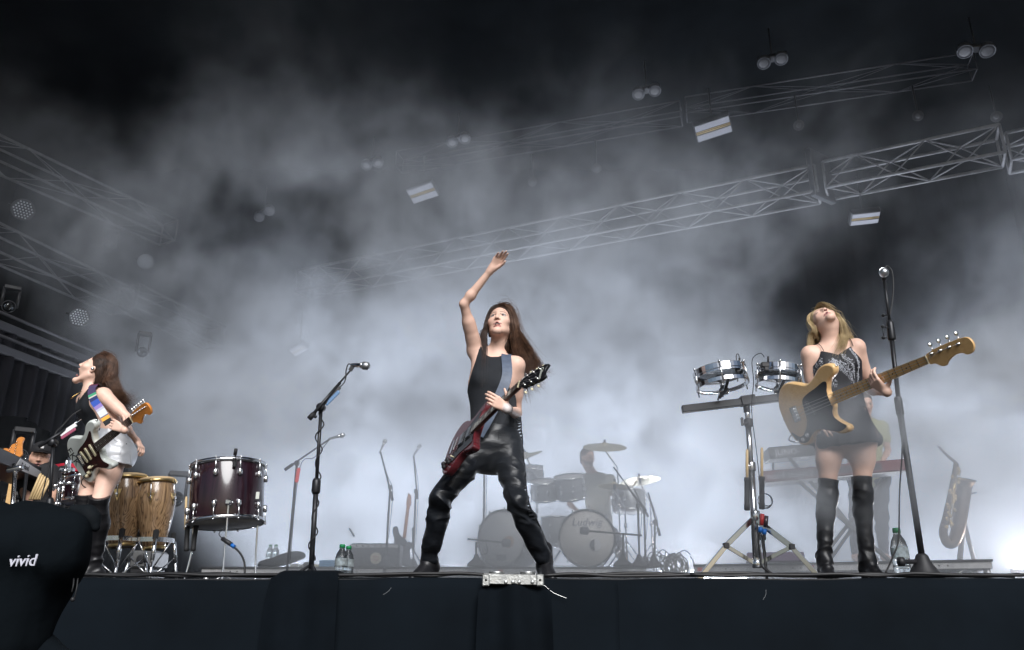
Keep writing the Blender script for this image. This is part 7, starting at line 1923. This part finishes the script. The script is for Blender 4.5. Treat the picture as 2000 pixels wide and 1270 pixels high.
def tom(u, v, r, dep, ax, label, Y=Yd2, m=M_silverdrum):
    c = P(u, v, Y); e = empty('tom_drum', c, label, 'drum', 'toms and snare of the kit'); drum(e, c, ax, r, dep, m, M_drumwhite, 8, lug_s=1.2); return e
tom(1113, 952, .175, .24, V((-.10, -.34, 1)), 'rack tom left of the drummer above the lettered bass drum')
tom(1062, 958, .15, .20, V((-.05, -.4, 1)), 'smaller rack tom beside the standing leg', Yd2 + .1)
tom(1228, 980, .19, .22, V((.02, .06, 1)), 'floor tom on the right of the kit', Yd2 + .1)
tom(1040, 925, .13, .15, V((.0, -.35, 1)), 'small high tom at the left of the kit', Yd2 + .3)
tom(1085, 1040, .17, .30, V((0, .05, 1)), 'floor tom between the two bass drums', Yd2 + .2)
def cymbal(u, v, r, ax, label, Y, foot=None, hub=True):
    c = P(u, v, Y); ax = V(ax).normalized(); e = empty('cymbal', c, label, 'cymbal', 'cymbals of the kit')
    mb = MB(); mb.lathe(c, ax, [(r, 0), (r * .98, .003), (r * .5, .018), (r * .2, .030), (r * .17, .045), (r * .06, .058), (.006, .060), (.006, .056), (r * .06, .054), (r * .16, .040), (r * .19, .026), (r * .5, .014), (r * .98, -.001)], 48, False); mb.build('bow', M_cymbal, e)
    mb = MB(); mb.lathe(c - ax * .03, ax, [(.014, 0), (.014, .11), (.008, .12)], 10); mb.build('sleeve', M_plastic, e)
    f = foot or c + V((.12, .1, 0)); se = empty('cymbal_stand', V((f.x, f.y, RH)), label.replace(' cymbal', ' cymbal stand').split(',')[0] + ', chrome', 'cymbal stand', 'cymbal stands')
    mb = MB(); k = V((f.x, f.y, c.z - .22)); mb.tube([c - ax * .03, k, V((f.x, f.y, RH + .1))], .010, 8); mb.build('pole', M_chrome, se)
    mb = MB(); mb.lathe(V((f.x, f.y, (c.z + RH) / 2)), (0, 0, 1), [(.02, 0), (.02, .05)], 10); mb.build('collar', M_chrome, se)
    tripod(se, V((f.x, f.y, RH + .30)), .24, (R(200), R(-40), R(80)), M_chrome, RH)
cymbal(1181, 874, .255, V((.0, -.40, 1)), 'big bright crash cymbal above the drummer, its broad face catching light', Yd2 - .15, P(1205, 900, Yd2 - .1))
cymbal(1200, 951, .19, V((.06, .02, 1)), 'thin flat cymbal seen edge on before the shirt', Yd2 - .25)
cymbal(1250, 940, .24, V((-.10, .10, 1)), 'wide cymbal tilted at the right of the kit', Yd2 + .1)
cymbal(1028, 892, .20, V((-.35, -.30, 1)), 'cymbal half hidden behind the leather clad hip', Yd2 + .05)
def far_stand(ub, piv, a, t, Y, label, zf=RH, mic=True, base=True, col_=None, group='mic stands in the smoke'):
    b = G(ub, Y); b.z = zf; e = empty('mic_stand', b, label, 'mic stand', group); m = col_ or M_blackmetal
    pv = P(*piv, Y); bar_part('pole', b, pv, .012, m, e); mb = MB(); mb.lathe(b, (0, 0, 1), [(.11, 0), (.10, .02), (.05, .06), (.02, .12)], 16); mb.build('base', M_plastic, e)
    A, T_ = P(*a, Y), P(*t, Y); bar_part('boom', A, T_, .009, m, e)
    mb = MB(); mb.tube([A, A.lerp(T_, .18)], .016, 8); mb.build('counterweight', M_rubber, e)
    mb = MB(); mb.box(pv, (.04, .05, .05), None, .006); mb.build('swivel', m, e)
    if mic:
        d = (T_ - A).normalized(); d = (d + V((.6, 0, -.2))).normalized(); microphone(e, T_ - d * .02, T_ + d * .15, M_chrome, .024)
    mb = MB(); mb.tube(smooth_path([T_, T_.lerp(A, .4) + V((.03, 0, -.06)), pv + V((.03, 0, -.05)), b + V((.02, 0, .3))], 5), .004, 5); mb.build('cable', M_cable, e)
far_stand(1250, (1246, 988), (1262, 999), (1198, 912), Yd2 - .6, 'boom mic stand slanting down over the right of the kit', mic=False)
far_stand(1279, (1279, 1020), (1289, 1047), (1266, 962), Yd2 - .5, 'boom mic stand at the right end of the drum riser', mic=False)
far_stand(1262, (1258, 1000), (1266, 1010), (1240, 958), Yd2 - .3, 'straight stand just behind the drum riser booms', mic=False)
far_stand(944, (946, 905), (950, 915), (942, 895), Yd2 - .1, 'plain pole stand seen between the spread legs', mic=False)
far_stand(752, (762, 952), (767, 978), (743, 882), 8.9, 'hazy mic stand over the combo amplifier with lowered boom')
far_stand(806, (812, 960), (815, 975), (808, 890), 9.4, 'faint mic stand left of the leather boots')
far_stand(560, (580, 905), (556, 918), (645, 857), 7.8, 'hazy boom mic stand with red picks reaching right behind the left mic stand', zf=0.0)
ee = empty('red_pick_strip', P(581, 935, 7.75), 'strip of glowing red picks on the hazy stand behind the plum drum', 'pick holder')
mb = MB(); mb.obox(P(580, 942, 7.76), P(584, 915, 7.76), .008, .02); mb.build('holder', M_plastic, ee)
for k in range(5): mb = MB(); mb.ball(P(579.5 + k * .9, 939 - k * 5.3, 7.73), .020, 8, 6, (1, .4, 1)); mb.build('pick', mat('red_picks', (.7, .05, .04), .4), ee)
# drummer
root = empty('person', V((P(1165, 1000, Yd2 + .35).x, Yd2 + .35, RH)), 'drummer in a pale T-shirt playing behind the kit in thick haze', 'person')
YY = Yd2 + .35
sitter(root, P(1148, 895, YY), V((.55, -.8, -.1)), P(1158, 928, YY + .02), P(1166, 955, YY), P(1170, 1010, YY), P(1155, 1045, YY), P(1188, 1045, YY), P(1130, 940, YY), P(1192, 938, YY),
       P(1112, 985, YY - .1), P(1202, 975, YY - .1), P(1130, 1000, YY - .3), P(1225, 968, YY - .3), P(1140, 1060, YY - .35), P(1205, 1060, YY - .35), V((P(1140, 1000, YY).x, YY - .35, RH + .08)), V((P(1205, 1000, YY).x, YY - .35, RH + .08)), M_shirt_w, hair=M_hair_mid, beard=(.15, .09, .05), eyes='closed')
e = empty('drum_throne', V((P(1170, 1000, YY).x, YY, RH)), 'round stool under the drummer', 'stool'); c = V((P(1170, 1000, YY).x, YY, 0))
mb = MB(); mb.lathe(c + V((0, 0, RH + .36)), (0, 0, 1), [(.16, 0), (.17, .03), (.15, .07)], 20); mb.build('seat', M_plastic, e); bar_part('pole', c + V((0, 0, RH)), c + V((0, 0, RH + .37)), .02, M_chrome, e)
mb = MB(); a, b = P(1225, 968, YY - .32), P(1240, 945, YY - .45); mb.lathe(a, b - a, [(.007, -.1), (.007, .2), (.003, .24)], 8); tag(mb.build('drumstick', M_stick), 'stick in the raised hand of the drummer', 'drumstick')

# ------------------------------------------------------------------ amp, guitar on stand, table things on the left riser
Ya = 8.95
a, b = P(680, 1099, Ya), P(782, 1051, Ya); c = (a + b) / 2
e = empty('combo_amp', V((c.x, Ya, RH)), 'dark combo amplifier with round pale badge on the left riser', 'amplifier')
w, h = abs(b.x - a.x), abs(b.z - a.z); zc = RH + h / 2
mb = MB(); mb.box(V((c.x, Ya + .15, zc)), (w, .30, h), None, .02); mb.build('cabinet', mat('amp_vinyl', (.018, .018, .024), .7), e)
mb = MB(); mb.box(V((c.x, Ya - .003, zc - h * .10)), (w * .93, .008, h * .68), None, .002); mb.build('grille_cloth', mat('amp_grille', (.028, .028, .032), .9, bump=.3, bscale=300), e)
mb = MB(); mb.box(V((c.x, Ya - .004, RH + h * .88)), (w * .93, .008, h * .13), None, .002); mb.build('control_panel', M_alu, e)
mb = MB(); mb.lathe(V((c.x + .02, Ya - .007, zc - h * .12)), (0, -1, 0), [(.060, 0), (.060, .006), (.055, .008)], 24); mb.build('badge', mat('cream_badge', (.55, .50, .38), .5), e)
for s_ in (-1, 1): mb = MB(); mb.box(V((c.x + .02, Ya - .016, zc - h * .12 + s_ * .016)), (.06, .004, .010)); mb.build('badge_bar', mat('badge_red', (.35, .10, .08), .5), e)
for k in range(6): mb = MB(); mb.lathe(V((c.x - w * .35 + k * w * .12, Ya - .009, RH + h * .88)), (0, -1, 0), [(.010, 0), (.008, .012)], 10); mb.build('knob', M_plastic, e)
mb = MB(); mb.obox(P(692, 1048, Ya + .1), P(682, 1032, Ya + .1), .02, .02); tag(mb.build('small_mic', M_plastic), 'little dark mic angled on top of the combo amplifier', 'microphone')
gO, gT = P(781, 1100, 9.2), P(798, 962, 9.3); gT = reach(gO, 799, 958, 1.0, False)
mtg = basis(gO, gT - gO, V((.75, -.65, .1)))
e = empty('standing_guitar', gO, 'dark guitar with orange neck standing right of the amplifier in haze', 'guitar')
mb = MB(); mb.prism(closed_curve(STRAT, 4), -.02, .02, mtg, .008); mb.build('body', mat('dark_guitar_body', (.02, .02, .03), .3), e)
mb = MB(); mb.obox(mtg @ V((.32, 0, .02)), mtg @ V((.76, 0, .02)), .045, .022, mtg.to_3x3() @ V((0, 0, 1)), .004); mb.build('neck', M_amber, e)
mb = MB(); mb.prism([(.75, -.02), (.80, -.05), (.93, -.03), (.94, .02), (.80, .032), (.75, .02)], .008, .022, mtg, .002); mb.build('headstock', M_amber, e)
e = empty('guitar_stand', V((G(800, 9.35).x, 9.35, RH)), 'tripod stand leaning behind the standing guitar', 'guitar stand'); p_ = V((G(796, 9.35).x, 9.35, RH)); bar_part('pole', p_ + V((.06, .05, .02)), P(806, 1030, 9.35), .012, M_blackmetal, e); tripod(e, p_ + V((0, 0, .30)), .22, (R(210), R(-30), R(90)), M_blackmetal, RH)
for k, (u, w_, h_, m_, lb) in enumerate(((616, .10, .03, M_cream, 'small beige pedal on the left riser'), (600, .07, .05, M_plastic, 'small black pedal on the left riser'), (590, .05, .03, M_steel, 'small metal pedal on the left riser'), (640, .17, .07, mat('light_blue_box', (.12, .38, .68), .5), 'light blue box on the left riser'), (576, .09, .035, M_steel, 'leftmost small grey pedal on the left riser'))):
    c = V((G(u, 8.85).x, 8.85, RH + h_ / 2 + .0)); mb = MB(); mb.box(c, (w_, .12, h_), None, .004); tag(mb.build('effect_pedal' if k != 3 else 'blue_box', m_), lb, 'pedal' if k != 3 else 'box', 'small things on the left riser')
S = Sculpt(); c = V((G(520, 8.9).x, 8.9, RH))
for k in range(4): S.ell(c + V((.10 * k, 0, .03 + .03 * k)), (.10, .08, .05), .05)
tag(S.build('folded_cloth', M_black_cloth, None, .012, disp=lambda v: .006 * _snoise(v, 20)), 'black cloth heaped on the left riser', 'cloth')
# cable heap right of the drum riser
e = empty('cable_heap', G(1310, 9.0), 'tangled loops of cable right of the drum riser', 'cables'); rn = random.Random(9)
for k in range(16):
    c = G(1310 + rn.uniform(-28, 32), 9.0 + rn.uniform(-.2, .2)); r_ = rn.uniform(.06, .14); x, y, d = frame_of(V((rn.uniform(-1, 1), -1, rn.uniform(-.3, .3))))
    pts = [c + V((0, 0, .25 + rn.uniform(0, .1))) + x * math.cos(t) * r_ * 1.3 + y * math.sin(t) * r_ for t in [i * .45 + k for i in range(15)]]
    mb = MB(); mb.tube(smooth_path(pts, 3), .007, 6); mb.build('loop', M_cable, e)
S = Sculpt(); c = G(1300, 9.1)
for k in range(5): S.ell(c + V((-.25 + .15 * k, 0, .08)), (.14, .14, .12 + .03 * (k % 2)), .08)
tag(S.build('dark_bundle', M_black_cloth, None, .014, disp=lambda v: .01 * _snoise(v, 12)), 'dark cloth covered bundle beside the drum riser', 'bundle')
e = empty('pedal_box', V((G(1520, 7.9).x, 7.9, RH)), 'low purple box on the front of the keyboard riser', 'box')
a = V((G(1460, 7.95).x, 7.95, RH)); b = V((G(1565, 7.95).x, 7.85, RH)); mb = MB(); mb.obox(a + V((0, 0, .045)), b + V((0, 0, .045)), .25, .085, V((0, 0, 1)), .01); mb.build('case', mat('purple_box', (.06, .02, .07), .5), e)

# ------------------------------------------------------------------ keyboards on the right riser, their player, the saxophone
Yq = 7.9
M_lit_base = mat('lit_base_plate', (.75, .75, .78), .5)  # pale colour painted in for the lamp-lit underside of the piano
M_printw = mat('white_print', (.55, .55, .6), .5)
keyboard(P(1494, 942, Yq), P(1774, 918, Yq - .15), .32, .11, M_key_red, 'red stage piano with white lettering, lower of the two keyboards', 'nord stage 2', M_printw, under=M_lit_base, panel=mat('piano_back_panel', (.03, .02, .03), .5), tsize=.088, tx=.02)
keyboard(P(1504, 897, Yq + .1), P(1700, 880, Yq), .30, .12, M_key_black, 'dark synthesizer on the upper tier, lettering half hidden', 'JUNO-', M_printw, tsize=.085, tx=.06, wheel=False)
e = empty('keyboard_stand', V((G(1650, Yq + .1).x, Yq + .1, RH)), 'crossed X stand under the two right keyboards', 'stand')
for (u0, v0, u1, v1, dy) in ((1560, 940, 1740, 1098, 0), (1725, 935, 1600, 1098, .06), (1580, 925, 1715, 1095, .25), (1740, 925, 1620, 1095, .30), (1532, 885, 1600, 960, .1), (1700, 900, 1680, 1000, .12)):
    mb = MB(); mb.obox(P(u0, v0, Yq + dy), P(u1, v1, Yq + dy), .04, .03, V((0, 0, 1)), .004); mb.build('tube', M_dimalu, e)
for k, (u, v) in enumerate(((1510, 900), (1690, 890))): bar_part('tier_post', P(u, v + 4, Yq + .2), P(u, v + 36, Yq + .2), .012, M_dimalu, e)
root = empty('person', V((P(1705, 1060, Yq + .5).x, Yq + .5, RH)), 'keyboard player, legs in dark trousers behind the stage piano', 'person')
YY = Yq + .55
sitter(root, P(1690, 790, YY), V((-.1, -.9, -.3)), P(1690, 822, YY + .02), P(1692, 852, YY), P(1695, 905, YY), P(1678, 935, YY), P(1716, 935, YY), P(1662, 835, YY), P(1722, 835, YY),
       P(1655, 880, YY - .1), P(1735, 880, YY - .1), P(1660, 905, YY - .35), P(1722, 905, YY - .35), P(1672, 1010, YY - .02), P(1722, 1010, YY - .02), V((P(1670, 1080, YY).x, YY, RH + .08)), V((P(1726, 1080, YY).x, YY, RH + .08)), mat('yellow_white_shirt', (.66, .66, .38), .8), hair=M_hair_dark)
# baritone saxophone
e = empty('saxophone', P(1862, 1055, 8.3), 'baritone saxophone leaning in its stand on the right riser', 'saxophone'); Ys = 8.3
M_sax = mat('aged_brass', (.12, .075, .045), .4, 1.0, var=.3, vscale=14)
mb = MB(); mb.tube(smooth_path([P(1868, 905, Ys), P(1860, 950, Ys), P(1848, 1010, Ys), P(1842, 1040, Ys), P(1850, 1060, Ys), P(1862, 1058, Ys), P(1872, 1030, Ys), P(1878, 985, Ys), P(1882, 950, Ys)], 6), [.026 + .055 * (i / 48) ** 1.3 for i in range(49)], 16, caps=False); mb.build('body_tube', M_sax, e)
mb = MB(); b_ = P(1882, 952, Ys); d = (P(1884, 935, Ys - .03) - b_); mb.lathe(b_, d, [(.075, -.02), (.080, .02), (.105, .08), (.112, .085), (.100, .07), (.06, .0)], 24, False); mb.build('bell', M_sax, e)
mb = MB(); mb.tube(smooth_path([P(1868, 905, Ys), P(1860, 898, Ys), P(1850, 890, Ys), P(1840, 880, Ys), P(1833, 872, Ys)], 5), [.016] * 10 + [.012] * 11, 10); mb.build('neck', M_sax, e)
rn = random.Random(5)
for k in range(22):
    t = k / 22; u = 1866 - 20 * t + rn.uniform(-4, 12); v = 915 + 120 * t; mb = MB(); mb.lathe(P(u, v, Ys - .07), (rn.uniform(-.5, .5), -1, 0), [(.020, 0), (.020, .008), (.012, .014)], 12); mb.build('key_cup', M_brass, e)
for k in range(3): mb = MB(); mb.tube([P(1870 - k * 2, 915 + k * 20, Ys - .08), P(1850 + k * 3, 1020 + k * 6, Ys - .08)], .004, 6); mb.build('key_rod', M_brass, e)
e = empty('saxophone_stand', V((G(1875, Ys + .1).x, Ys + .1, RH)), 'stand propping the baritone saxophone', 'stand')
bar_part('post', P(1888, 965, Ys + .1), V((P(1870, 1085, Ys + .1).x, Ys + .1, RH)), .028, M_dimalu, e); bar_part('rear_leg', P(1884, 1025, Ys + .12), V((P(1912, 1085, Ys + .2).x, Ys + .3, RH)), .022, M_dimalu, e)
bar_part('cradle', P(1880, 1050, Ys), P(1862, 1062, Ys), .012, M_dimalu, e); bar_part('upper_hook', P(1888, 967, Ys + .05), P(1908, 962, Ys - .05), .010, M_chrome, e)
# lit lamps seen through and beside the right riser
floor_lamp(G(1410, 9.6).x, 9.6, .065, (-.35, -.92, .10), 16, 'lit floor lamp shining between the riser and the chrome stand leg', w=.55, colr=(1.0, .88, .78))
floor_lamp(G(2030, 8.6).x, 8.6, .14, (-.5, -.8, .35), 30, 'lit lamp glaring at the right edge past the keyboard riser', w=.5, colr=(1.0, .95, .95))
